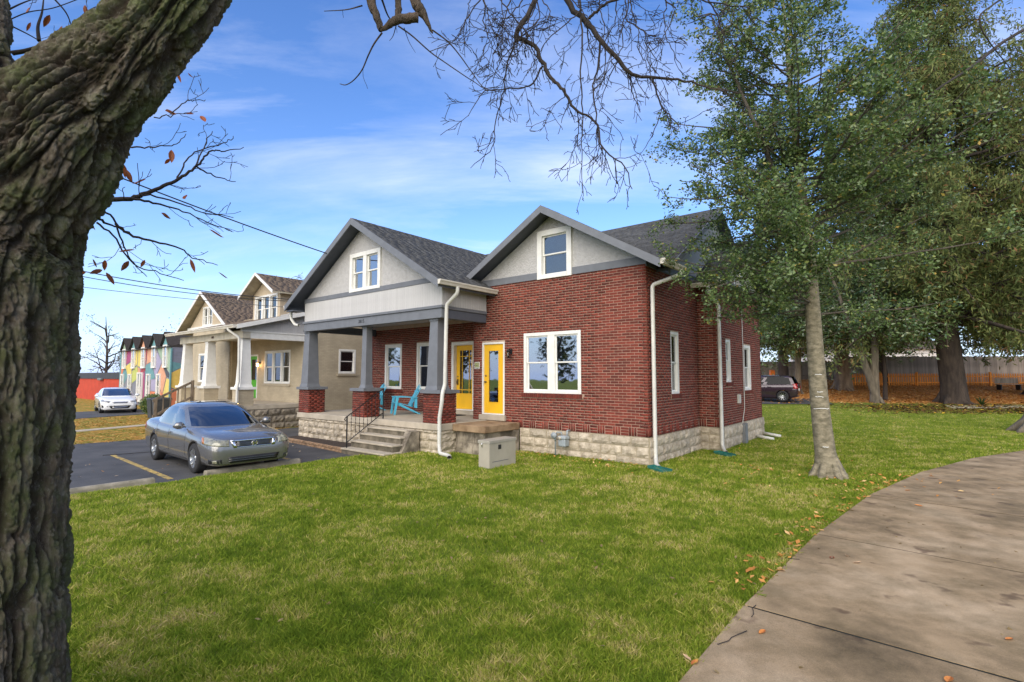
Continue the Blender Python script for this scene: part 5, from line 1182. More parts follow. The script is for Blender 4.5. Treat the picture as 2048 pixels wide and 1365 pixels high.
p_=uvw(-9.13,-5.80,Z0)
car('grey_sedan','dark grey sedan parked nose to the concrete wheel stop in front of the porch','car',p_,ROT+R(-1.5),carg,accord)
def volt_details(root,body,decal,paint):
    F_=(-1,0,0); lens2=mat('clear_lens',(.40,.41,.42),.15,.2,14,col2=(.10,.10,.11),coat=1)
    decal([(3,-.40,.66),(3,.40,.66),(3,.30,.57),(3,-.30,.57)],F_,'grille',mat('dull_chrome',(.35,.35,.36),.3,metal=1),10,3,.006)
    decal([(3,-.52,.44),(3,.52,.44),(3,.40,.28),(3,-.40,.28)],F_,'lower_intake',plast,10,3,.006)
    decal([(3,-.36,.37),(3,.36,.37),(3,.34,.33),(3,-.34,.33)],F_,'intake_bar',chrome,8,1,.014)
    for s in (-1,1):
        D=Vector((-.72,-.70*s,-.02)); decal([(2.2,s*.42,.69),(1.8,s*.86,.80),(1.85,s*.88,.70),(2.2,s*.45,.60)],D,'headlight',lens2,8,3,.008)
        decal([(2.1,s*.68,.46),(2.0,s*.80,.48),(2.0,s*.76,.32),(2.1,s*.66,.34)],D,'fog_recess',plast,4,3,.006)
        for x_ in (.95,-.15): decal([(x_,s*2,.95),(x_+.012,s*2,.95),(x_-.04,s*2,.25),(x_-.052,s*2,.25)],(0,-s,0),'door_gap',seam,1,8,.002)
    mirror(root,paint,.85,.98,.86)
volt=dict(stations=[(2.28,.56,.28,.54,.60),(2.25,.66,.23,.60,.66),(2.15,.78,.19,.68,.74),(1.95,.85,.18,.75,.82),(1.5,.89,.18,.86,.92),(1.0,.90,.18,.93,.99),(0,.905,.18,.95,1.0),(-1.2,.90,.19,1.0,1.05),(-1.8,.88,.22,1.04,1.10),(-2.15,.82,.28,1.04,1.10),(-2.28,.72,.36,.95,1.02),(-2.30,.64,.42,.9,.95)],
 levels=[(.90,1.45,-1.9,.83),(.98,1.30,-1.86,.815),(1.10,.98,-1.72,.775),(1.22,.66,-1.48,.73),(1.32,.38,-1.22,.68),(1.37,.2,-1.0,.64),(1.405,.02,-.8,.58),(1.43,-.1,-.65,.46),(1.44,-.25,-.5,.2)],glass=(1,5),bpillar=-.15,seats=(.05,-.9),
 wheel_r=.32,axles=(1.38,-1.31),track=1.54,rim=mat('alloy_rim',(.55,.56,.57)),spokes=5,spoke_w=.035,details=volt_details)
carw=mat('white_car_paint',(.80,.81,.82),.25,.02,3,coat=1.0)
car('white_hatchback','white hatchback parked on the far driveway before the mural building','car',uvw(-33.5,-2.0,Z0),ROT-R(8),carw,volt)
def suv_details(root,body,decal,paint):
    for s in (-1,1):
        D=Vector((.8,-.6*s,0)); decal([(-2.1,s*.60,1.10),(-1.9,s*.86,1.10),(-1.9,s*.86,.78),(-2.1,s*.62,.78)],D,'tail_light',red_l,5,5,.012)
        for x_ in (.75,-.28): decal([(x_,s*2,1.02),(x_+.012,s*2,1.02),(x_,s*2,.25),(x_-.012,s*2,.25)],(0,-s,0),'door_gap',seam,1,8,.003)
        MB().tube([(-.45,s*.90,.90),(-.5,s*.925,.9),(-.62,s*.925,.9),(-.66,s*.90,.9)],.014,6).build('door_handle',paint,root)
    decal([(-3,-.26,.80),(-3,.26,.80),(-3,.26,.64),(-3,-.26,.64)],(1,0,0),'number_plate',white,4,2,.01); mirror(root,paint,.85,1.10,.88)
suv=dict(stations=[(2.1,.62,.30,.60,.70),(2.06,.74,.24,.72,.80),(1.95,.82,.21,.82,.90),(1.6,.86,.20,.92,1.0),(1.0,.88,.20,1.0,1.06),(0,.885,.20,1.02,1.06),(-1.3,.885,.20,1.04,1.08),(-1.85,.87,.24,1.04,1.08),(-2.04,.83,.30,1.02,1.07),(-2.09,.76,.36,.95,1.03),(-2.1,.70,.42,.9,1.0)],
 glassm=glass_mat('privacy_glass',(.05,.06,.06),.0,.15,.4),levels=[(.98,1.12,-2.02,.845),(1.05,1.02,-2.0,.835),(1.2,.82,-1.93,.80),(1.35,.62,-1.86,.76),(1.47,.46,-1.80,.73),(1.54,.34,-1.74,.69),(1.59,.2,-1.62,.60),(1.61,.0,-1.4,.45),(1.62,-.3,-1.0,.2)],glass=(1,5),bpillar=-.28,seats=(.05,-.9),rexp=7.,
 wheel_r=.33,axles=(1.32,-1.28),track=1.54,rim=mat('alloy_rim',(.55,.56,.57)),spokes=10,spoke_w=.016,details=suv_details)
carp=mat('plum_car_paint',(.035,.020,.030),.22,.02,3,metal=.3,coat=1.0)
SX,SY=16.05,33.0
car('dark_suv','dark plum boxy hatchback parked beyond the back corner of the brick house','car',(SX,SY,gz(SX,SY)+.03),math.atan2(.58,-.81),carp,suv)
# ================================================================ CHAIRS
blue=mat('sky_blue_plastic',(.09,.50,.72),.42,.05,4)
def chair(loc,rz,label):
    t_=empty('adirondack_chair',loc,rz); tag(t_,label,'chair','blue adirondack chairs on the porch')
    # faces -y ; seat slopes down to the back
    s=MB(); 
    P=[(-.47,.40),(-.44,.41),(-.2,.36),(.05,.29),(.12,.28)]
    for i in range(len(P)-1):
        (y0,z0),(y1,z1)=P[i],P[i+1]; s.hexa([(-.24,y0,z0-.03),(.24,y0,z0-.03),(.24,y1,z1-.03),(-.24,y1,z1-.03),(-.24,y0,z0),(.24,y0,z0),(.24,y1,z1),(-.24,y1,z1)])
    s.build('seat',blue,t_,bevel=.008)
    for k in range(5):
        x=(k-2)*.098; top=.98-.035*abs(k-2)**1.6; sp=1+.16
        b=MB(); n_=6; V=[]
        for j in range(n_+1):
            s_=j/n_; z=.27+(top-.27)*s_; y=.06+.34*s_; xx=x*(1+.28*math.sin(s_*math.pi*.75)); h=.043*(1+.15*math.sin(s_*3))*(1 if j<n_ else .6)
            V+=[(xx-h,y,z),(xx+h,y,z),(xx+h,y+.022,z+.008),(xx-h,y+.022,z+.008)]
        fs=[(j*4+a,j*4+(a+1)%4,(j+1)*4+(a+1)%4,(j+1)*4+a) for j in range(n_) for a in range(4)]+[(3,2,1,0),(n_*4,n_*4+1,n_*4+2,n_*4+3)]
        b.add(V,fs); b.build('back_slat',blue,t_,bevel=.004)
    for z_,w_ in ((.40,.24),(.72,.27)): yy=.06+.34*(z_-.27)/.7; MB().box((-w_,yy+.024,z_),(w_,yy+.045,z_+.06)).build('back_rail',blue,t_)
    for sd_ in (-1,1):
        a=MB(); X=sd_*.31; PA=[(-.46,.055),(-.40,.07),(-.1,.06),(.2,.045),(.30,.03)]
        V=[]
        for (y,h) in PA: V+=[(X-h,y,.565-.03*(y>.1)),(X+h,y,.565-.03*(y>.1)),(X+h,y,.59-.03*(y>.1)),(X-h,y,.59-.03*(y>.1))]
        n_=len(PA)-1; fs=[(j*4+b_,(j+1)*4+b_,(j+1)*4+(b_+1)%4,j*4+(b_+1)%4) for j in range(n_) for b_ in range(4)]+[(0,1,2,3),(n_*4+3,n_*4+2,n_*4+1,n_*4)]
        a.add(V,fs); a.build('armrest',blue,t_,bevel=.005)
        MB().hexa([(X-.045,-.50,0),(X+.03,-.50,0),(X+.03,-.44,0),(X-.045,-.44,0),(X-.05,-.43,.565),(X+.04,-.43,.565),(X+.04,-.34,.565),(X-.05,-.34,.565)]).build('leg',blue,t_,bevel=.006)
        MB().hexa([(X-.07,.34,0),(X-.03,.34,0),(X-.03,.42,0),(X-.07,.42,0),(X-.07,-.36,.31),(X-.03,-.36,.31),(X-.03,-.36,.40),(X-.07,-.36,.40)]).build('leg',blue,t_,bevel=.006)
        MB().hexa([(X-.06,.18,.22),(X-.02,.18,.22),(X-.02,.28,.20),(X-.06,.28,.20),(X-.04,.20,.56),(X,.20,.56),(X,.27,.56),(X-.04,.27,.56)]).build('arm_support',blue,t_)
    return t_
chair(uvw(-8.62,.05,.77),ROT+R(-28),'sky blue plastic adirondack chair on the porch between the middle and right piers')
chair(uvw(-11.02,.42,.77),ROT+R(-14),'sky blue plastic adirondack chair on the porch, half hidden behind the middle pier')
# ================================================================ TREES
def leaf_mesh(name,C,size,mats,rng,droop=0.,aspect=.5,tintv=None,fold=.25,nrmbias=None,parent=None,kind='stuff',midx=None):
    """leaf shapes (folded rhombus, 4 verts) centred on points C"""
    m=len(C); th=rng.uniform(0,2*np.pi,m); ph=rng.normal(0,.55,m)-droop
    d=np.stack([np.cos(th)*np.cos(ph),np.sin(th)*np.cos(ph),np.sin(ph)],-1)
    r=rng.normal(size=(m,3)); s=np.cross(d,r); s/=np.linalg.norm(s,axis=1)[:,None]+1e-9; u=np.cross(s,d)
    L_=(size*rng.uniform(.6,1.3,m))[:,None]; W_=L_*aspect
    V=np.empty((m,4,3)); V[:,0]=C; V[:,1]=C+d*L_*.45+s*W_*.5+u*W_*fold; V[:,2]=C+d*L_; V[:,3]=C+d*L_*.45-s*W_*.5+u*W_*fold
    o=link(name,np_mesh(name,V.reshape(-1,3),np.arange(m*4).reshape(m,4),mats,tint=rng.random(m) if tintv is None else tintv,midx=midx),parent)
    if kind: o['kind']=kind
    return o
def leafmat(name,stops,rough=.45,trans=.3,spec=.5):
    m=bpy.data.materials.new(name); t=nodes(m); n=t.nodes; l=t.links
    o=n.new('ShaderNodeOutputMaterial'); b=n.new('ShaderNodeBsdfPrincipled'); b.inputs['Roughness'].default_value=rough; b.inputs['Specular IOR Level'].default_value=spec
    a=n.new('ShaderNodeAttribute'); a.attribute_name='tint'; q=n.new('ShaderNodeValToRGB'); e=q.color_ramp.elements
    while len(e)<len(stops): e.new(.5)
    for k,(p,c_) in enumerate(stops): e[k].position=p; e[k].color=(*c_,1)
    l.new(a.outputs['Fac'],q.inputs[0]); l.new(q.outputs[0],b.inputs['Base Color']); tr=n.new('ShaderNodeBsdfTranslucent'); l.new(q.outputs[0],tr.inputs[0]); ms=n.new('ShaderNodeMixShader'); ms.inputs[0].default_value=trans
    l.new(b.outputs[0],ms.inputs[1]); l.new(tr.outputs[0],ms.inputs[2]); l.new(ms.outputs[0],o.inputs[0]); return m
class Bark:
    """many tubes joined in one array mesh"""
    def __init__(s): s.V=[];s.F=[];s.n=0
    def tube(s,P,Rr,n=6):
        P=np.asarray(P,float); k=len(P); Rr=np.asarray(Rr,float)
        d=np.gradient(P,axis=0); d/=np.linalg.norm(d,axis=1)[:,None]+1e-9
        up=np.array([.13,.21,.97]) if abs(d[0,2])<.9 else np.array([.97,.13,.2])
        a=np.cross(d,up); a/=np.linalg.norm(a,axis=1)[:,None]+1e-9; b=np.cross(a,d)
        an=np.arange(n)*2*np.pi/n
        V=P[:,None]+Rr[:,None,None]*(a[:,None]*np.cos(an)[None,:,None]+b[:,None]*np.sin(an)[None,:,None])
        i=np.arange(k-1)[:,None]*n+np.arange(n)[None]; j=np.arange(k-1)[:,None]*n+(np.arange(n)[None]+1)%n
        s.V.append(V.reshape(-1,3)); s.F.append(np.stack([i,j,j+n,i+n],-1).reshape(-1,4)+s.n); s.n+=k*n
    def build(s,name,m,parent=None,smooth=True): return link(name,np_mesh(name,np.concatenate(s.V),np.concatenate(s.F),m,smooth=smooth),parent)
def curve(p0,d0,length,rng,n=6,wob=.25,grav=0.,up=0.):
    P=[np.array(p0,float)]; d=np.array(d0,float); d/=np.linalg.norm(d); st=length/n
    for i in range(n):
        d=d+rng.normal(0,wob,3)*.5; d[2]+=up-grav; d/=np.linalg.norm(d); P.append(P[-1]+d*st)
    return np.array(P),d
def barkmat(name,c1,c2,sc_=6,st=(1,1,.25),b=1.2,moss=None):
    m=mat(name,c1,.95,.2,sc_,col2=c2,bump=b,bscale=sc_*4,stretch=st,bdist=.03); return m
def rndperp(d,rng):
    r=rng.normal(size=3); r-=d*np.dot(r,d); return r/(np.linalg.norm(r)+1e-9)
# ---- the holly between house and sidewalk
rng=np.random.default_rng(12)
tx,ty=6.42,10.55
holly=empty('holly_tree',(0,0,0)); tag(holly,'evergreen broadleaf tree with a pale smooth trunk marked by white lines, beside the sidewalk','tree')
hb_=barkmat('pale_bark',(.30,.26,.18),(.13,.115,.075),7,(1,1,1.8),.7)
bk=Bark(); zt=np.linspace(-.1,11.6,40)
tr_=lambda z: np.array([tx-.055*z-.02*np.sin(z*1.1), ty+.03*np.sin(z*.8), z])
T=np.array([tr_(z) for z in zt]); rad=np.interp(zt,[-.1,.0,.15,.4,1.2,3.5,6,9,11.6],[.30,.28,.235,.195,.175,.14,.085,.04,.012])
bk.tube(T,rad,18)
for a in np.linspace(0,2*np.pi,9)[:-1]:      # root flare
    a+=rng.uniform(-.3,.3); q=np.array([math.cos(a),math.sin(a),0]); b0=np.array([tx,ty,0])
    bk.tube([b0+q*.10+[0,0,.45],b0+q*.20+[0,0,.18],b0+q*.28+[0,0,.05],b0+q*.42+[0,0,-.06]],[.06,.085,.07,.03],7)
bk.build('trunk',hb_,holly)
wm=mat('white_mark',(.80,.80,.78),.7,.05,5)
for z_,w_ in ((1.72,.10),(1.38,.30),(1.62,.14),(.62,.10),(2.07,.12)):
    P=[]; cc_=tr_(z_); r_=np.interp(z_,zt,rad)+.003; base=math.atan2(-ty,-tx)+rng.uniform(-.2,.2)
    for s_ in np.linspace(-.5,.5,8)*w_/r_: P.append((cc_[0]+r_*math.cos(base+s_),cc_[1]+r_*math.sin(base+s_),z_+rng.uniform(-.008,.008)))
    MB().tube(P,.007,4,sm=False).build('paint_mark',wm,holly)
br=Bark(); leafP=[]; hb2=barkmat('holly_branch_bark',(.12,.105,.08),(.06,.05,.04),6)
def holly_branch(p0,az,L_,el,r0,lvl=0):
    d=np.array([math.cos(az)*math.cos(el),math.sin(az)*math.cos(el),math.sin(el)])
    P,_=curve(p0,d,L_,rng,8,.16,grav=.02,up=.035); br.tube(P,np.linspace(r0,.006,9),5)
    nsub=int(L_*7)
    for k in range(nsub):
        t_=rng.uniform(.22,1.0); i=min(int(t_*8),7); q=P[i]+(P[i+1]-P[i])*(t_*8-i); dd=P[i+1]-P[i]; dd/=np.linalg.norm(dd)
        sd_=dd*.6+rndperp(dd,rng)*.9; l2=rng.uniform(.25,.75)*(1-.4*t_)
        Q,_=curve(q,sd_,l2,rng,4,.3); br.tube(Q,np.linspace(.007,.002,5),3)
        nl=int(46*l2/.5); ti=rng.uniform(.1,1,nl)*4; ii=np.minimum(ti.astype(int),3); pts=Q[ii]+(Q[ii+1]-Q[ii])*(ti-ii)[:,None]+rng.normal(0,.055,(nl,3)); leafP.append(pts)
for z in np.arange(3.3,11.3,.125):
    for rep in range(3 if 4.3<z<7.3 else 2 if z<8.6 else 1):
        az=rng.uniform(0,2*np.pi); Lr=np.interp(z,[3.3,4.2,5.5,7.5,9,10.5,11.4],[2.2,3.1,3.3,2.7,1.9,1.1,.5])*rng.uniform(.65,1.12)
        holly_branch(tr_(z),az,Lr,rng.uniform(.05,.55) if z>5 else rng.uniform(-.28,.30),.030*Lr/3)
# second leader to the left
d2=np.array([-.42,-.05,1.]); L2,_=curve(tr_(4.6),d2,5.4,rng,12,.05); br.tube(L2,np.linspace(.075,.012,13),8)
for k in range(2,13):
    for rep in range(3): holly_branch(L2[k],rng.uniform(0,2*np.pi),rng.uniform(.8,2.0)*(1-.05*k),rng.uniform(0,.6),.018)
br.build('branch',hb2,holly)
hl=leafmat('holly_leaf',[(0,(.055,.10,.03)),(.5,(.12,.19,.055)),(.88,(.20,.28,.09)),(.97,(.30,.34,.10)),(1,(.45,.28,.03))],.35,.3,.6)
lp=np.concatenate(leafP); leaf_mesh('foliage',lp,.072,hl,rng,0,.55,parent=holly)
# ---- generic evergreen masses
def crown_tree(name,label,base,trunk_r,height,prof,seed,barkm,leafm,nbr,leafsize,leaves_per,droop=.1,el=(-.2,.4),aspect=.45,z0=2.,sub=.9,grav=.02,spread=.3,lean=(0,0),double=False,group=None,tilt=None):
    rng=np.random.default_rng(seed); X,Y=base; Z=gz(X,Y); root=empty(name,(X,Y,Z)); tag(root,label,'tree',group)
    bk=Bark(); zt=np.linspace(-.3,height,26)
    f=lambda z: np.array([lean[0]*z+.12*math.sin(z*.5+seed),lean[1]*z+.1*math.sin(z*.4+seed*2),z])
    rr=np.interp(zt/height,[-.1,0,.03,.1,.5,1],[1.35,1.22,1.05,1.0,.6,.08])*trunk_r
    bk.tube([f(z) for z in zt],rr,14)
    for a in np.linspace(0,2*np.pi,8)[:-1]:
        a+=rng.uniform(-.4,.4); q=np.array([math.cos(a),math.sin(a),0]); R0=trunk_r
        bk.tube([q*R0*.5+[0,0,R0*1.4],q*R0*.8+[0,0,R0*.6],q*R0*1.2+[0,0,R0*.12],q*R0*1.9+[0,0,-.15]],[R0*.3,R0*.38,R0*.28,R0*.1],6)
    if double:
        g=lambda z: np.array([double[0]*min(z,4)+double[2]*max(z-4,0),double[1]*min(z,4),z])
        bk.tube([g(z) for z in zt],rr*.85,12)
    bk.build('trunk',barkm,root)
    br=Bark(); pts=[]
    for k in range(nbr):
        z=z0+(height-z0)*(rng.random()**1.15)*.985; az=rng.uniform(0,2*np.pi); Lr=np.interp(z,*prof)*rng.uniform(.6,1.1); e=rng.uniform(*el)
        d=np.array([math.cos(az)*math.cos(e),math.sin(az)*math.cos(e),math.sin(e)])
        P,_=curve(f(z),d,Lr,rng,8,.12,grav=grav); br.tube(P,np.linspace(max(.02,trunk_r*.16*Lr/5),.01,9),5)
        ns=max(3,int(Lr*sub*2))
        for j in range(ns):
            t_=rng.uniform(.15,1)*8; i=min(int(t_),7); q=P[i]+(P[i+1]-P[i])*(t_-i); dd=P[i+1]-P[i]; dd/=np.linalg.norm(dd)+1e-9
            l2=rng.uniform(.5,1.3)*spread*3; sd_=dd*.5+rndperp(dd,rng); sd_[2]-=droop
            Q,_=curve(q,sd_,l2,rng,4,.25,grav=droop*.4); br.tube(Q,np.linspace(.014,.004,5),3)
            nl=leaves_per; ti=rng.uniform(0,1,nl)*4; ii=np.minimum(ti.astype(int),3); pts.append(Q[ii]+(Q[ii+1]-Q[ii])*(ti-ii)[:,None]+rng.normal(0,spread*.33,(nl,3)))
    br.build('branch',barkm,root); C=np.concatenate(pts); leaf_mesh('foliage',C,leafsize,leafm,rng,droop*1.2,aspect,parent=root)
    return root
dkbark=barkmat('dark_bark',(.075,.055,.042),(.03,.022,.018),5); grbark=barkmat('grey_bark',(.20,.165,.12),(.09,.075,.055),5)
conl=leafmat('conifer_spray',[(0,(.08,.11,.035)),(.5,(.15,.19,.06)),(.85,(.24,.26,.08)),(.95,(.21,.15,.06)),(1,(.24,.11,.05))],.7,.35,.3)
magl=leafmat('magnolia_leaf',[(0,(.045,.085,.03)),(.5,(.09,.155,.05)),(.85,(.15,.22,.075)),(.97,(.17,.19,.06)),(1,(.30,.15,.05))],.28,.25,.8)
crown_tree('hemlock_tree','tall dark drooping conifer with a thick dark trunk in the leaf litter',(27.0,31.6),.62,31,([0,3.,6,14,22,31],[6.5,8.5,8.8,7.2,4.5,.6]),21,dkbark,conl,300,.30,62,droop=.55,el=(-.15,.35),aspect=.24,z0=5.0,sub=1.0,grav=.045,spread=.55)
crown_tree('hemlock_tree','drooping conifer on the right edge behind the hemlock with the dark trunk',(38.5,33),.55,30,([0,3.,6,14,22,30],[6,8,8.5,7.2,4.5,.6]),22,dkbark,conl,200,.34,46,droop=.5,el=(-.15,.35),aspect=.24,z0=5.8,sub=1.0,grav=.045,spread=.55)
crown_tree('magnolia_tree','dark magnolia with two trunks leaning apart from one base on the leafy ground',(22.6,31.8),.26,10.5,([0,3,6,9,10.5],[2,4.4,4.2,2.6,.8]),23,grbark,magl,130,.20,30,droop=.1,el=(-.15,.45),z0=4.0,sub=1.0,spread=.42,double=(-.28,.02,-.35))
crown_tree('magnolia_tree','dark magnolia behind the plum car with branches hanging low',(20.6,37),.24,9.5,([0,2.5,5,8,9.5],[2,4.0,4.0,2.6,.8]),24,grbark,magl,120,.22,28,droop=.15,el=(-.25,.4),z0=3.1,sub=1.0,spread=.42)
crown_tree('magnolia_tree','large dark magnolia crown at the right edge over the fence',(36.5,36),.45,13,([0,3,6,10,13],[3,5.5,5.4,3.6,1]),25,dkbark,magl,170,.24,30,droop=.15,el=(-.2,.4),z0=4.2,sub=1.0,spread=.45)
crown_tree('young_tree','slender young tree between the two trunked magnolia and the dark trunk',(24.2,33.4),.13,8,([0,3,6,8],[.8,2.0,1.8,.4]),26,dkbark,magl,50,.18,24,z0=3.2,spread=.35)
crown_tree('old_tree','thick pale stump-like trunk with flaring roots in front of the fence',(25.3,39.4),.55,10,([0,4,7,10],[1,4.5,4.5,1]),27,barkmat('warm_bark',(.30,.22,.15),(.13,.09,.06),3),magl,80,.25,26,z0=4.2,spread=.5)
crown_tree('cedar_tree','broad conifer filling the gap above the board fence',(31,43),.4,24,([0,4,10,18,24],[4,8,7,4,.6]),28,dkbark,conl,170,.42,40,droop=.4,el=(-.1,.35),aspect=.3,z0=5,sub=1.0,grav=.03,spread=.6)
crown_tree('cedar_tree','conifer standing far behind the roof of the brick house',(24.5,46),.4,19,([0,4,9,15,19],[4,6.5,5.5,3,.5]),29,dkbark,conl,110,.42,38,droop=.4,el=(-.1,.35),aspect=.3,z0=4,sub=1.0,grav=.03,spread=.6)
# ---- bare trees: recursive twigs
def twigs(bk,P,R0,rng,lvl,maxl,dens,grav=.02,lo=.15,ln=.45,tips=None,rmin=.0016):
    P=np.asarray(P); seg=np.linalg.norm(np.diff(P,axis=0),axis=1); tot=seg.sum(); n=max(1,int(tot*dens)); cum=np.concatenate([[0],np.cumsum(seg)])
    for k in range(n):
        s=rng.uniform(lo,1)*tot; i=min(np.searchsorted(cum,s)-1,len(P)-2); i=max(i,0); q=P[i]+(P[i+1]-P[i])*((s-cum[i])/seg[i]); d=(P[i+1]-P[i])/seg[i]
        L_=ln*rng.uniform(.4,1.3)*(1-.35*s/tot); r=max(R0*.45*(1-.5*s/tot),rmin)
        dd=d*rng.uniform(.5,1.0)+rndperp(d,rng)*rng.uniform(.5,.9); Q,_=curve(q,dd,L_,rng,5,.35,grav=grav)
        bk.tube(Q,np.linspace(r,max(r*.5,rmin),6),4 if r>.004 else 3)
        if tips is not None: tips.append(Q[-1])
        if lvl<maxl: twigs(bk,Q,r,rng,lvl+1,maxl,dens*1.5,grav,.2,ln*.5,tips,rmin)
# ================================================================ THE BIG FOREGROUND TREE
big=empty('street_tree',(-2.15,2.45,0)); tag(big,'huge street tree with furrowed mossy bark and a leaning limb at the left edge','tree')
def crspline(P,n):
    P=np.array(P,float); ts=np.linspace(0,len(P)-1,n); rows=catmull(range(len(P)),P,ts); return rows
def bark_tube(name,ctrl,nl,na,parent,m,amp=1.0,seed=0):
    """ctrl rows: x,y,z,r ; deep vertical furrows as real relief"""
    C=crspline(ctrl,nl); P=C[:,:3]; Rr=C[:,3]
    d=np.gradient(P,axis=0); seglen=np.linalg.norm(d,axis=1); s=np.cumsum(seglen); d/=seglen[:,None]
    a=np.cross(d,np.array([0,1,0.])); a/=np.linalg.norm(a,axis=1)[:,None]; b=np.cross(a,d)
    th=np.linspace(0,2*np.pi,na,endpoint=False); TH,S=np.meshgrid(th,s); RR=np.repeat(Rr[:,None],na,1)
    cx_,sy_=np.cos(TH)*RR,np.sin(TH)*RR
    # slight domain warp, then long plates parted by sharp cracks
    wx=fbm(cx_*4+seed,sy_*4,S*3.,3)-.5; wz=fbm(cx_*4+31,sy_*4+seed,S*3.,3)-.5
    X_,Y_,Z_=cx_+wx*.055,sy_+wz*.055,S+wx*.10
    def crack(n_,w_): return np.exp(-np.abs(2*n_-1)/w_)
    n1=.85*vnoise(X_*19,Y_*19,Z_*1.7+seed)+.15*vnoise(X_*45,Y_*45,Z_*7); n1b=.8*vnoise(X_*31+50,Y_*31,Z_*3.4+seed)+.2*vnoise(X_*70,Y_*70,Z_*14)
    n1c=.7*vnoise(X_*16+90,Y_*16,Z_*17)+.3*vnoise(X_*60,Y_*60,Z_*50)
    n3=fbm(X_*90,Y_*90,Z_*38,3); n5=fbm(X_*50,Y_*50,Z_*16,3); n6=vnoise(X_*150,Y_*150,Z_*60)
    G=lambda n_,w_: np.exp(-(np.abs(2*n_-1)/w_)**1.6)
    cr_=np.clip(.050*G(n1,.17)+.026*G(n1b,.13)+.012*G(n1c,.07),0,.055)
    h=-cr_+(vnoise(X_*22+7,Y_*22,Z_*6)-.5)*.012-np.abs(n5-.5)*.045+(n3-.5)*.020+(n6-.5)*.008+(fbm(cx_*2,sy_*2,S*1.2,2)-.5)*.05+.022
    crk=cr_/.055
    RR=RR+h*amp
    V=P[:,None]+a[:,None]*(np.cos(TH)*RR)[...,None]+b[:,None]*(np.sin(TH)*RR)[...,None]
    i=np.arange(nl-1)[:,None]*na+np.arange(na)[None]; j=np.arange(nl-1)[:,None]*na+(np.arange(na)[None]+1)%na
    Fq=np.stack([i,j,j+na,i+na],-1).reshape(-1,4)
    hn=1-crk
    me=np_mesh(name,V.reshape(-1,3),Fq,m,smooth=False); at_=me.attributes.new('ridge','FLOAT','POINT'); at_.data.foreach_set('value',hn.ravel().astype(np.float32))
    return link(name,me,parent),P,Rr
bm_=bpy.data.materials.new('furrowed_bark'); t=nodes(bm_); n=t.nodes; l=t.links
o=n.new('ShaderNodeOutputMaterial'); b=n.new('ShaderNodeBsdfPrincipled'); b.inputs['Roughness'].default_value=.95; b.inputs['Specular IOR Level'].default_value=.15; l.new(b.outputs[0],o.inputs[0]); c=n.new('ShaderNodeTexCoord')
c1=ramp(noise(16,8,.7,(1,1,.35)),[(.32,(.09,.07,.052)),(.5,(.18,.145,.108)),(.68,(.38,.33,.26))])
c2=ramp(noise(60,6,.8),[(.35,(.08,.11,.035)),(.6,(.18,.23,.07))])
ms_=ramp(noise(3.2,7,.75),[(.44,(0,0,0)),(.62,(.7,.7,.7))])
cm=mixc(ms_,c1,c2); c4=ramp(noise(48,6,.8,(1,1,.5)),[(.54,(0,0,0)),(.68,(1,1,1))]); lich=n.new('ShaderNodeRGB'); lich.outputs[0].default_value=(.42,.40,.34,1)
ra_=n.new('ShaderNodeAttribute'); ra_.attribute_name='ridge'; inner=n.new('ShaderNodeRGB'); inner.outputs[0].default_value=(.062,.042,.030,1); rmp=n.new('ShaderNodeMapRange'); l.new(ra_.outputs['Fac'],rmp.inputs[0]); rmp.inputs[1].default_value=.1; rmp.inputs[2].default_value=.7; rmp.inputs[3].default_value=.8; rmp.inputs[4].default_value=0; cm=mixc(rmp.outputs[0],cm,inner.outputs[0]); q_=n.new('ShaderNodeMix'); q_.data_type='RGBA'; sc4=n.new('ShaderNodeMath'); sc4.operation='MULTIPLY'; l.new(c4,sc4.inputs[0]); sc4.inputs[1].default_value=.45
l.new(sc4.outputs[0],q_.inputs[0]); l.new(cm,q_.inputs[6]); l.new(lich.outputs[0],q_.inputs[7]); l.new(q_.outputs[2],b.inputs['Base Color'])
bp=n.new('ShaderNodeBump'); bp.inputs['Strength'].default_value=1.0; bp.inputs['Distance'].default_value=.03; l.new(noise(95,7,.85,(1,1,.45)),bp.inputs['Height']); l.new(bp.outputs[0],b.inputs['Normal'])
def wp(x,y,d,r): p=at(x,y,d); return (p.x,p.y,p.z,r)
def rel(rows): return [(x+2.15,y-2.45,z,r) for x,y,z,r in rows]
main=rel([(-2.62,2.42,-.3,.60),(-2.61,2.42,.35,.475),(-2.61,2.42,1.0,.435),(-2.62,2.42,1.7,.425),(-2.64,2.42,2.35,.435),wp(-52,455,2.43,.415),wp(66,322,2.46,.325),wp(160,212,2.5,.25),wp(254,118,2.54,.208),wp(355,0,2.6,.178),wp(440,-130,2.7,.17)])
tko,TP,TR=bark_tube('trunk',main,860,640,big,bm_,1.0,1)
left=rel([(-2.62,2.5,2.35,.36),wp(-95,200,2.65,.33),wp(-92,90,2.72,.24),wp(-98,-60,2.8,.21),wp(-170,-300,2.9,.17)])
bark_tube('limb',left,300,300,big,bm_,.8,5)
far=rel([wp(425,-110,2.68,.165),wp(480,-230,2.85,.16),wp(620,-420,3.3,.16),wp(900,-620,4.2,.12),wp(1250,-700,5.2,.08)])
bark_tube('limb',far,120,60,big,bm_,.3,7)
twb=barkmat('twig_bark',(.045,.034,.028),(.022,.017,.015),8,b=.4)
rng=np.random.default_rng(77)
def pxpath(pts,d0,d1,ox=0,oy=0,sc_=1.):
    k=len(pts); out_=[]
    for i,(x,y) in enumerate(pts):
        p=at(ox+x/sc_,oy+y/sc_,d0+(d1-d0)*i/(k-1)); out_.append((p.x+2.15,p.y-2.45,p.z))
    return np.array(out_)
def densify(P,n): return catmull(range(len(P)),P,np.linspace(0,len(P)-1,n))
hang=Bark(); S2=2.4976
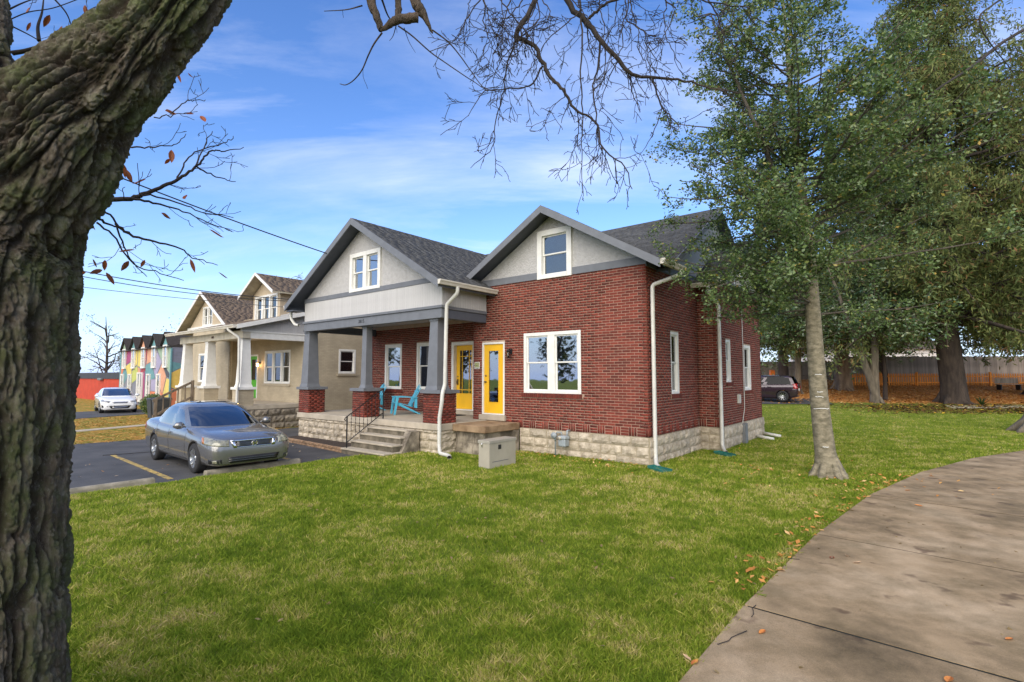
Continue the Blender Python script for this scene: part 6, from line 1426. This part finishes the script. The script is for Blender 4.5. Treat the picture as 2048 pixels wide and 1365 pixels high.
hpaths=[([(1250,-260),(1175,0),(1090,150),(1085,185),(1170,230),(1215,330),(1260,400),(1300,430),(1350,510),(1390,560),(1480,610),(1510,740),(1620,830),(1660,950)],.030,.004),
([(1260,-260),(1330,0),(1440,120),(1500,200),(1600,310),(1650,370),(1760,390),(1900,400),(2040,440),(2150,480)],.034,.006),
([(1085,190),(1040,300),(1015,450),(975,620),(960,740),(850,840)],.010,.003),([(1380,-150),(1400,0),(1408,200),(1400,430),(1412,580),(1408,780),(1410,970)],.012,.003),
([(1210,330),(1165,415),(1100,440),(920,460),(845,580)],.011,.003),([(1500,200),(1490,330),(1465,430),(1480,600),(1500,740),(1590,930)],.013,.003),
([(1760,390),(1800,520),(1870,600),(1900,640)],.010,.004),([(1440,95),(1490,50),(1550,10),(1700,-20),(1900,-30),(2050,10),(2250,40)],.018,.005),([(1640,370),(1660,470),(1700,560)],.007,.003),
([(1260,400),(1320,470),(1250,540),(1200,545)],.006,.002),([(1810,540),(1760,680),(1690,790)],.006,.002),([(1010,0),(1010,110),(960,210),(890,310)],.006,.002),([(1010,95),(1110,90)],.006,.004),([(850,0),(840,40),(860,130),(940,160),(1060,200)],.005,.003)]
tips=[]; _r=np.random.default_rng(101)
for k_ in range(20):
    x_=_r.uniform(860,2250); y_=-60; pp=[(x_,y_)]; dx_=_r.normal(0,25)
    for j_ in range(_r.integers(3,7)): x_+=dx_+_r.normal(0,28); y_+=_r.uniform(45,95); pp.append((x_,y_))
    hpaths.append((pp,.008,.0032))
for pts,r0,r1 in hpaths:
    P=densify(pxpath(pts,5.2,4.9,600,0,S2),len(pts)*4); P=P+rng.normal(0,.006,P.shape); hang.tube(P,np.linspace(r0,r1,len(P)),6); twigs(hang,P[2:],r0*.6,rng,0,2,6.6,grav=.05,ln=.42,tips=tips,rmin=.0031)
hang.build('hanging_branch',twb,big)
stub=Bark()
for pts,rs in (([(340,-200),(355,0),(380,80),(405,150)],[.05,.045,.035,.03]),([(540,-220),(575,0),(600,50),(625,90),(660,165)],[.055,.05,.05,.03,.008]),([(400,155),(440,130),(475,105),(530,95),(590,90)],[.018,.03,.04,.045,.045]),([(480,105),(490,70),(490,0),(485,-90)],[.022,.03,.03,.03])):
    P=densify(pxpath(pts,3.6,3.6,600,0,S2),len(pts)*4); P=P+rng.normal(0,.002,P.shape); stub.tube(P,np.interp(np.linspace(0,1,len(P)),np.linspace(0,1,len(rs)),rs)*.78*rng.uniform(.95,1.05,len(P)),9)
for pts,r0 in (([(410,165),(370,220),(340,280),(310,350),(270,400),(230,425),(200,420)],.007),([(490,130),(560,180),(650,260),(720,310),(830,385),(870,410),(940,460)],.006),([(660,150),(740,210),(800,280),(850,350),(920,440),(1000,460)],.006),([(480,130),(465,180),(447,205)],.004),([(520,140),(545,210),(577,265)],.003),([(650,258),(740,225),(830,210)],.003),([(310,30),(230,50),(120,57)],.006),([(410,0),(440,80),(480,130)],.008),([(690,170),(760,215),(830,212)],.003)):
    P=densify(pxpath(pts,3.6,3.9,600,0,S2),len(pts)*4); stub.tube(P,np.linspace(r0,r0*.45,len(P)),5)
    if r0>.005: twigs(stub,P,r0*.4,rng,1,1,1.6,grav=.04,ln=.18,rmin=.0018)
stub.build('broken_branch',barkmat('dead_bark',(.12,.085,.06),(.035,.028,.02),9,b=2.),big)
fan=Bark(); S3=2.4375; tips2=[]
for pts,r0 in (([(430,990),(500,985),(650,965),(700,945),(780,915),(860,880),(910,850),(960,810),(1000,760),(1050,735),(1100,740),(1190,720)],.018),([(420,1045),(470,1060),(540,1100),(640,1135)],.015),([(455,1000),(550,1060),(600,1190),(640,1270),(720,1350)],.008),
    ([(640,965),(740,990),(830,1010),(960,1060),(1130,1130)],.009),([(560,1090),(640,1150),(760,1180),(870,1210),(950,1260),(1060,1290)],.010),([(690,950),(760,960),(900,1000),(1000,1040),(1140,1060)],.007),([(960,815),(1050,860),(1150,890)],.006),([(960,810),(1000,700),(1040,640)],.005),([(600,720),(700,720),(780,715),(850,705),(910,660)],.006),([(760,575),(850,560),(930,550)],.004),([(830,560),(900,500),(950,492),(1000,488)],.004),
    ([(860,880),(900,800),(960,740),(1090,700),(1140,665)],.006),([(470,1085),(560,1160),(640,1280),(760,1330),(900,1370)],.007)):
    P=densify(pxpath(pts,3.4,3.7,0,0,S3),len(pts)*4); P=P+rng.normal(0,.004,P.shape); fan.tube(P,np.linspace(r0,.0025,len(P)),6); twigs(fan,P[2:],r0*.5,rng,0,2,5.5,grav=-.03,ln=.30,tips=tips2,rmin=.0021)
for pts,r0 in (([(60,260),(140,245),(270,200),(300,165),(350,130),(480,80),(600,20)],.016),([(190,200),(185,130),(205,60),(215,-30)],.012),([(280,195),(335,220)],.008),([(20,60),(100,20),(180,-10)],.006),([(60,130),(140,170),(200,205)],.005),([(250,-20),(320,60),(350,130)],.006),([(350,130),(420,60),(500,20)],.004),([(40,100),(140,60),(260,40),(400,-10)],.004)):
    P=densify(pxpath(pts,3.3,3.4,0,0,S3),len(pts)*4); fan.tube(P,np.linspace(r0,.003,len(P)),6); twigs(fan,P,r0*.4,rng,0,2,3.4,grav=0,ln=.24,tips=tips2,rmin=.0017)
fan.build('side_branch',twb,big)
# a few last leaves
lfm=mat('autumn_leaf',(.42,.12,.025),.6,.3,6,col2=(.20,.05,.015),rnd=.35,translucent=.3)
def leaf_shape(nm,L_,W_,m):
    V=[(0,0,0)]; fs=[]; pr=[(.0,.02),(.15,.55),(.35,.95),(.6,.9),(.82,.5),(1,.0)]
    for s,w_ in pr[1:-1]: V+=[(s*L_,-w_*W_/2,.12*W_),(s*L_,0,0-.03*L_*math.sin(s*3)),(s*L_,w_*W_/2,.12*W_)]
    V.append((L_,0,.06*L_)); k=len(pr)-2
    fs+=[(0,1,2),(0,2,3)]
    for i in range(k-1): a=1+3*i; fs+=[(a,a+3,a+4,a+1),(a+1,a+4,a+5,a+2)]
    a=1+3*(k-1); z_=len(V)-1; fs+=[(a,z_,a+1),(a+1,z_,a+2)]
    return MB().add(V,fs).mesh(nm,m)
lfme=leaf_shape('leaf',.085,.032,lfm)
pick=[at(x,y,3.45) for x,y in ((402,232),(352,142),(385,155),(388,228),(330,222),(343,300),(340,318),(240,325),(250,338),(245,332),(322,426),(210,520),(270,500),(371,391),(292,359),(178,440),(172,512),(185,518),(205,540),(212,545),(172,545),(418,459),(380,518),(437,545),(100,30),(62,45),(170,10),(125,52),(85,85),(290,520),(258,522),(60,15),(205,75))]
for p in pick:
    o=link('leaf',lfme,big,(p.x+2.15,p.y-2.45,p.z)); o.rotation_euler=(rng.uniform(-1,1),rng.uniform(.2,1.4),rng.uniform(0,6.3)); s=rng.uniform(.7,1.35); o.scale=(s,s,s)
# ---- far bare trees
def bare_tree(name,label,x,y,h,r0,seed,m,nmain=9,twig=.05,group=None,leafy=None,z=None,spread=.5,lvls=2,dens=.9):
    rng=np.random.default_rng(seed); Z=gz(x,y) if z is None else z; root=empty(name,(x,y,Z)); tag(root,label,'tree',group)
    bk=Bark(); T,_=curve((0,0,-.2),(0,0,1),h*.95,rng,12,.07); bk.tube(T,np.linspace(r0,r0*.12,13),8); bk.build('trunk',m,root)
    br=Bark(); tp=[]
    for k in range(nmain):
        i=rng.integers(3,11); az=rng.uniform(0,6.28); e=rng.uniform(.3,1.0); d=(math.cos(az)*math.cos(e),math.sin(az)*math.cos(e),math.sin(e))
        P,_=curve(T[i],d,h*spread*rng.uniform(.5,1.1)*(1-i/22),rng,8,.25,up=.03); br.tube(P,np.linspace(r0*.4,twig*.6,9),5); twigs(br,P,r0*.3,rng,0,lvls,dens,grav=-.02,ln=h*.16,tips=tp,rmin=twig*.5)
    br.build('branch',m,root)
    if leafy:
        C=np.array(tp); C=np.repeat(C,leafy[1],0)+rng.normal(0,leafy[2],(len(C)*leafy[1],3)); leaf_mesh('foliage',C,leafy[3],leafy[0],rng,parent=root)
    return root
ob_=barkmat('far_bark',(.07,.055,.05),(.04,.03,.03),2)
brl=leafmat('brown_leaf',[(0,(.05,.035,.02)),(.5,(.09,.07,.03)),(1,(.16,.09,.04))],.8,.2,.2)
bare_tree('far_tree','gnarled nearly leafless dark tree behind the red building',-57,72,12.5,.26,31,ob_,18,.045,'far trees beyond the red building',(brl,7,.35,.2),-1,lvls=2,dens=.6,spread=.38)
bare_tree('far_tree','rounded brownish tree against the left side of the mural building',-49.5,75,11.8,.3,32,ob_,16,.05,'far trees beyond the red building',(brl,30,.7,.26),-1,lvls=1,dens=.6)
gl_=leafmat('olive_leaf',[(0,(.03,.04,.015)),(.5,(.06,.075,.025)),(1,(.13,.13,.04))],.7,.2,.2)
for i,(x,y,h,s_,lm_) in enumerate(((-60.5,84,5.5,33,gl_),(-54.2,74,6.5,34,gl_),(-68,90,6,35,brl))):
    bare_tree('far_bush_tree',('low olive green tree above the red building, left one','bushy dark green tree above the red building, right one','low brown tree far left beside the big trunk')[i],x,y,h,.3,s_,ob_,12,.06,'far trees beyond the red building',(lm_,60,.6,.3),-1,lvls=1,dens=.7)
bare_tree('far_tree','thin bare tree far behind the cream house dormer',-21.5,48,12.4,.2,36,ob_,10,.03,None,None,0,lvls=2,dens=1.)
bare_tree('far_tree','bare tree far left, its twigs just right of the big trunk',-33.,34,11.5,.2,38,ob_,10,.02,None,None,0,lvls=2,dens=1.1)
# bare trees across the street (mirrored in the window panes)
for i,(u,v) in enumerate(((-16,-31),(-4,-33),(-26,-34),(8,-30),(-38,-30))):
    p=uvw(u,v,0); bare_tree('street_side_tree',('bare tree across the street straight opposite the porch','bare tree across the street opposite the double window','bare tree across the street opposite the driveway','bare tree across the street opposite the sidewalk end','bare tree across the street opposite the cream house')[i],p.x,p.y,11+i,.28,60+i,ob_,12,.02,'bare trees across the street',None,0,lvls=2,dens=.9)
# leafy row further back across the street
for i in range(13):
    p=uvw(-78+i*9.5,-38-3*(i%2),0); bare_tree('street_side_tree','dense brownish tree number %s of the row across the street'%('one two three four five six seven eight nine ten eleven twelve thirteen'.split()[i]),p.x,p.y,7.5+(i*7%5)*.7,.3,80+i,ob_,10,.06,'row of trees across the street',(gl_ if i%3 else brl,26,.7,.6),0,lvls=1,dens=.6)
# tree at the right edge of the picture: trunk cut by the frame, bare twigs above
rng=np.random.default_rng(90)
et=empty('edge_tree',(19.25,18.6,0)); tag(et,'rough trunk at the right edge with thin bare limbs high overhead','tree')
bk=Bark(); bk.tube([(0,0,-.2),(0,0,.1),(.10,0,.5),(.45,.05,2),(1.2,.1,5),(1.9,.1,9),(2.2,0,13)],[.95,.72,.52,.42,.36,.28,.12],16)
for a in np.linspace(0,6.28,9)[:-1]: q=np.array([math.cos(a),math.sin(a),0]); bk.tube([q*.3+[0,0,.9],q*.5+[0,0,.4],q*.85+[0,0,.1],q*1.15+[0,0,-.1]],[.12,.17,.13,.04],7)
bk.build('trunk',grbark,et); eb=Bark()
for pts,r0 in (([(2300,-60),(2048,60),(1950,130),(1880,175),(1850,200)],.05),([(2200,100),(2048,215),(1985,225),(1900,240)],.03),([(2150,-100),(2000,0),(1960,50),(2030,150)],.03),([(2250,250),(2048,300),(1960,330)],.02)):
    P=np.array([(lambda p:(p.x-19.25,p.y-18.6,p.z))(at(x,y,9+5*(x-1800)/500)) for x,y in pts]); P=densify(P,len(pts)*4); eb.tube(P,np.linspace(r0,.008,len(P)),6); twigs(eb,P,r0*.35,rng,0,2,1.2,ln=.9,rmin=.004)
for (x,y) in ((1.6,-3.),(2.5,-1.5)): eb.tube(densify(np.array([(1.4,0,6),(x*.8,y*.5,7.5),(x,y,9.)]),8),np.linspace(.16,.05,8),7)
eb.build('branch',twb,et)
# ================================================================ SHRUBS, LITTER, LEAVES, WIRES
def bush(label,loc,r,seed,lm,n=2600,size=.07):
    rng=np.random.default_rng(seed); root=empty('round_bush',loc); tag(root,label,'bush'); d=rng.normal(size=(n,3)); d/=np.linalg.norm(d,axis=1)[:,None]; C=d*r*rng.uniform(.6,1.02,n)[:,None]; C[:,2]=C[:,2]*.95+r*.9
    leaf_mesh('foliage',C,size,lm,rng,parent=root); k=Bark(); k.tube([(0,0,-.1),(0,0,r)],[.04,.02],6); [k.tube([(0,0,.1),(math.cos(a)*r*.4,math.sin(a)*r*.4,r)],[.03,.01],5) for a in np.linspace(0,6,7)]; k.build('stem',dkbark,root)
bush('small round dark green bush before the mural building',uvw(-28.6,-1.45,-.1),.62,5,hl,5200,.09)
yuc=empty('yucca_plant',(27.9,30.6,gz(27.9,30.6))); tag(yuc,'small spiky plant at the foot of the dark trunk','plant'); k=MB(); random.seed(3)
for i in range(26):
    a=random.uniform(0,6.28); e=random.uniform(.2,1.2); L_=random.uniform(.4,.7); d=Vector((math.cos(a)*math.cos(e),math.sin(a)*math.cos(e),math.sin(e))); s=Vector((-math.sin(a),math.cos(a),0))*.03; k.add([-s,s,d*L_*.6+s,d*L_*.6-s,d*L_-Vector((0,0,.05))],[(0,1,2,3),(3,2,4)])
k.build('blade',hl,yuc,kind='stuff')
def litter(name,m,pts,size,rng,stops_t=None,lift=.012):
    X,Y=pts; Z=ground_z(X,Y)+lift; C=np.stack([X,Y,Z],-1); n_=len(X); th=rng.uniform(0,2*np.pi,n_); d=np.stack([np.cos(th),np.sin(th),rng.uniform(-.1,.35,n_)],-1); s=np.stack([-np.sin(th),np.cos(th),rng.uniform(-.3,.3,n_)],-1)
    L_=(size*rng.uniform(.6,1.4,n_))[:,None]; V=np.empty((n_,4,3)); V[:,0]=C; V[:,1]=C+d*L_*.5+s*L_*.28; V[:,2]=C+d*L_; V[:,3]=C+d*L_*.5-s*L_*.28; V[:,1:,2]+=rng.uniform(0,.012,(n_,3))
    o=link(name,np_mesh(name,V.reshape(-1,3),np.arange(n_*4).reshape(n_,4),m,tint=rng.random(n_))); o['kind']='stuff'
orl=leafmat('orange_leaf',[(0,(.36,.15,.04)),(.4,(.70,.31,.08)),(.75,(.72,.38,.12)),(1,(.78,.55,.26))],.8,.2,.2)
dbl_=leafmat('brown_litter',[(0,(.035,.02,.012)),(.5,(.10,.05,.025)),(.8,(.2,.09,.03)),(.93,(.55,.36,.03)),(1,(.70,.48,.05))],.8,.2,.2)
yll=leafmat('yellow_leaf',[(0,(.35,.17,.03)),(.5,(.62,.42,.05)),(1,(.75,.60,.25))],.7,.3,.2)
r=np.random.default_rng(5)
X=r.uniform(12,52,60000); Y=r.uniform(29.5,50,60000); lw_,tw_=leafy_w(X,Y); ok=r.random(60000)<lw_*.8; litter('orange_leaf_litter',orl,(X[ok],Y[ok]),.17,r)
X=r.uniform(14,45,26000); Y=r.uniform(24,33,26000); lw_,tw_=leafy_w(X,Y); ok=(r.random(26000)<tw_*.9+.012); litter('brown_leaf_litter',dbl_,(X[ok],Y[ok]),.16,r)
u=r.uniform(-28,-15.6,26000); v=r.uniform(-12,-.5,26000); ok=(r.random(26000)<.33)&~((u<-20.1)&(u>-22.2)&(v<-3)); u=u[ok];v=v[ok]; litter('verge_leaf_litter',leafmat('ochre_leaf',[(0,(.25,.15,.03)),(.5,(.42,.24,.05)),(1,(.55,.38,.12))],.8,.2,.2),(CX+UX*u+VX*v,CY+UY*u+VY*v),.09,r)
# scattered leaves on the lawn: near the foundation, along the sidewalk, under the holly
def ring_pts(n_,f):
    out_=[f() for _ in range(n_)]; return np.array([p[0] for p in out_]),np.array([p[1] for p in out_])
def w2(u,v): p=uvw(u,v); return (p.x,p.y)
Xa,Ya=ring_pts(150,lambda:w2(r.uniform(-5.2,.2),-abs(r.normal(0,.5))-.08)); Xb,Yb=ring_pts(170,lambda:(lambda v:w2(np.interp(v,[q[1] for q in sw_left],[q[0] for q in sw_left])-abs(r.normal(0,.22)),v))(r.uniform(-6,2)))
Xc,Yc=ring_pts(150,lambda:(tx+r.normal(0,1.0),ty+r.normal(0,.8))); Xd,Yd=ring_pts(260,lambda:(r.uniform(2,20),r.uniform(14,27))); Xe,Ye=ring_pts(420,lambda:(r.uniform(-5,6),r.uniform(3.5,12)))
litter('lawn_leaves',orl,(np.concatenate([Xa,Xb,Xc]),np.concatenate([Ya,Yb,Yc])),.075,r,lift=.03); litter('yellow_lawn_leaves',yll,(np.concatenate([Xd]),np.concatenate([Yd])),.10,r,lift=.03); litter('dry_lawn_leaves',leafmat('dry_leaf',[(0,(.20,.14,.06)),(1,(.36,.27,.13))],.8,.2,.2),(Xe,Ye),.045,r,lift=.022)
Xf,Yf=ring_pts(70,lambda:w2(r.uniform(-12,-7),r.uniform(-8.5,-2.4))); litter('parking_leaves',leafmat('lot_leaf',[(0,(.30,.16,.07)),(1,(.50,.42,.30))],.8,.2,.2),(Xf,Yf),.07,r,lift=.03)
# larger leaves lying on the sidewalk, one by one
slm=[mat('fallen_leaf_orange',(.62,.24,.05),.6,.25,20,col2=(.40,.12,.03)),mat('fallen_leaf_pale',(.60,.40,.24),.6,.2,20),mat('fallen_leaf_red',(.32,.06,.025),.6,.2,20)]
LF=[(1530,1260,0,.10,'orange leaf lying on the nearest slab close to its left edge'),(2026,1277,0,.09,'orange leaf lying near the right side of the picture on the slab'),(1902,1354,0,.12,'orange leaf at the very bottom of the picture on the slab'),(1663,1118,2,.12,'dark red narrow leaf on the second slab'),(1705,1126,1,.10,'pale curled leaf beside the dark red leaf'),(1690,1110,1,.07,'small pale leaf above the curled pale one'),(1810,981,0,.12,'orange leaf on the slab next to the pale barked tree'),(1846,1013,0,.11,'orange leaf lying right on a joint of the sidewalk'),(1383,1330,0,.10,'orange leaf half in the grass at the lower sidewalk corner'),(1382,1322,1,.08,'pale leaf at the lower sidewalk corner')]
for i,(x,y,c_,s,lab) in enumerate(LF):
    rr_=ray(x,y); tq=(.035-H)/rr_.z; p=Vector((0,0,H))+rr_*tq
    o=link('fallen_leaf',leaf_shape('fallen_leaf',s,s*.42,slm[c_]),None,(p.x,p.y,.036)); o.rotation_euler=(r.uniform(-.15,.15),r.uniform(-.1,.1),r.uniform(0,6.3)); tag(o,lab,'leaf','fallen leaves on the sidewalk')
for i,(x,y) in enumerate(((1440,1290),(1500,1235),(1600,1120))):
    rr_=ray(x,y); tq=(.035-H)/rr_.z; p=Vector((0,0,H))+rr_*tq; P=[p+Vector((r.uniform(-.02,.02)+.07*k*math.cos(i),.06*k*math.sin(i+1),0.004)) for k in range(5)]
    o=MB().tube(P,.0035,5).build('fallen_twig',twb); tag(o,('thin twig on the lowest slab by the grass','thin twig across the joint of the first two slabs','thin twig on the second slab near the grass')[i],'twig','twigs on the sidewalk')
# power lines
def wire(label,a,b_,sag,rad,n_=24):
    a=Vector(a);b_=Vector(b_); P=[a.lerp(b_,i/n_)-Vector((0,0,sag*4*(i/n_)*(1-i/n_))) for i in range(n_+1)]; o=MB().tube(P,rad,5).build('power_line',black); tag(o,label,'cable','overhead cables')
def atv(x,y,d): p=at(x,y,d); return (p.x,p.y,p.z)
wire('thick overhead cable running down to the porch gable of the brick house',atv(-260,150,9),uvw(-9.9,-2.27,6.0),.12,.018)
wire('upper of the paired cables running past the cream house dormer',atv(-120,478,13),uvw(-12.4,-2.2,4.75),.25,.014); wire('lower of the paired cables running past the cream house dormer',atv(-120,490,13.4),uvw(-12.4,-2.0,4.70),.30,.012)
wire('thin overhead wire crossing the sky above the cream house gable',atv(-120,535,16),uvw(-11.9,0,4.5),.18,.010)
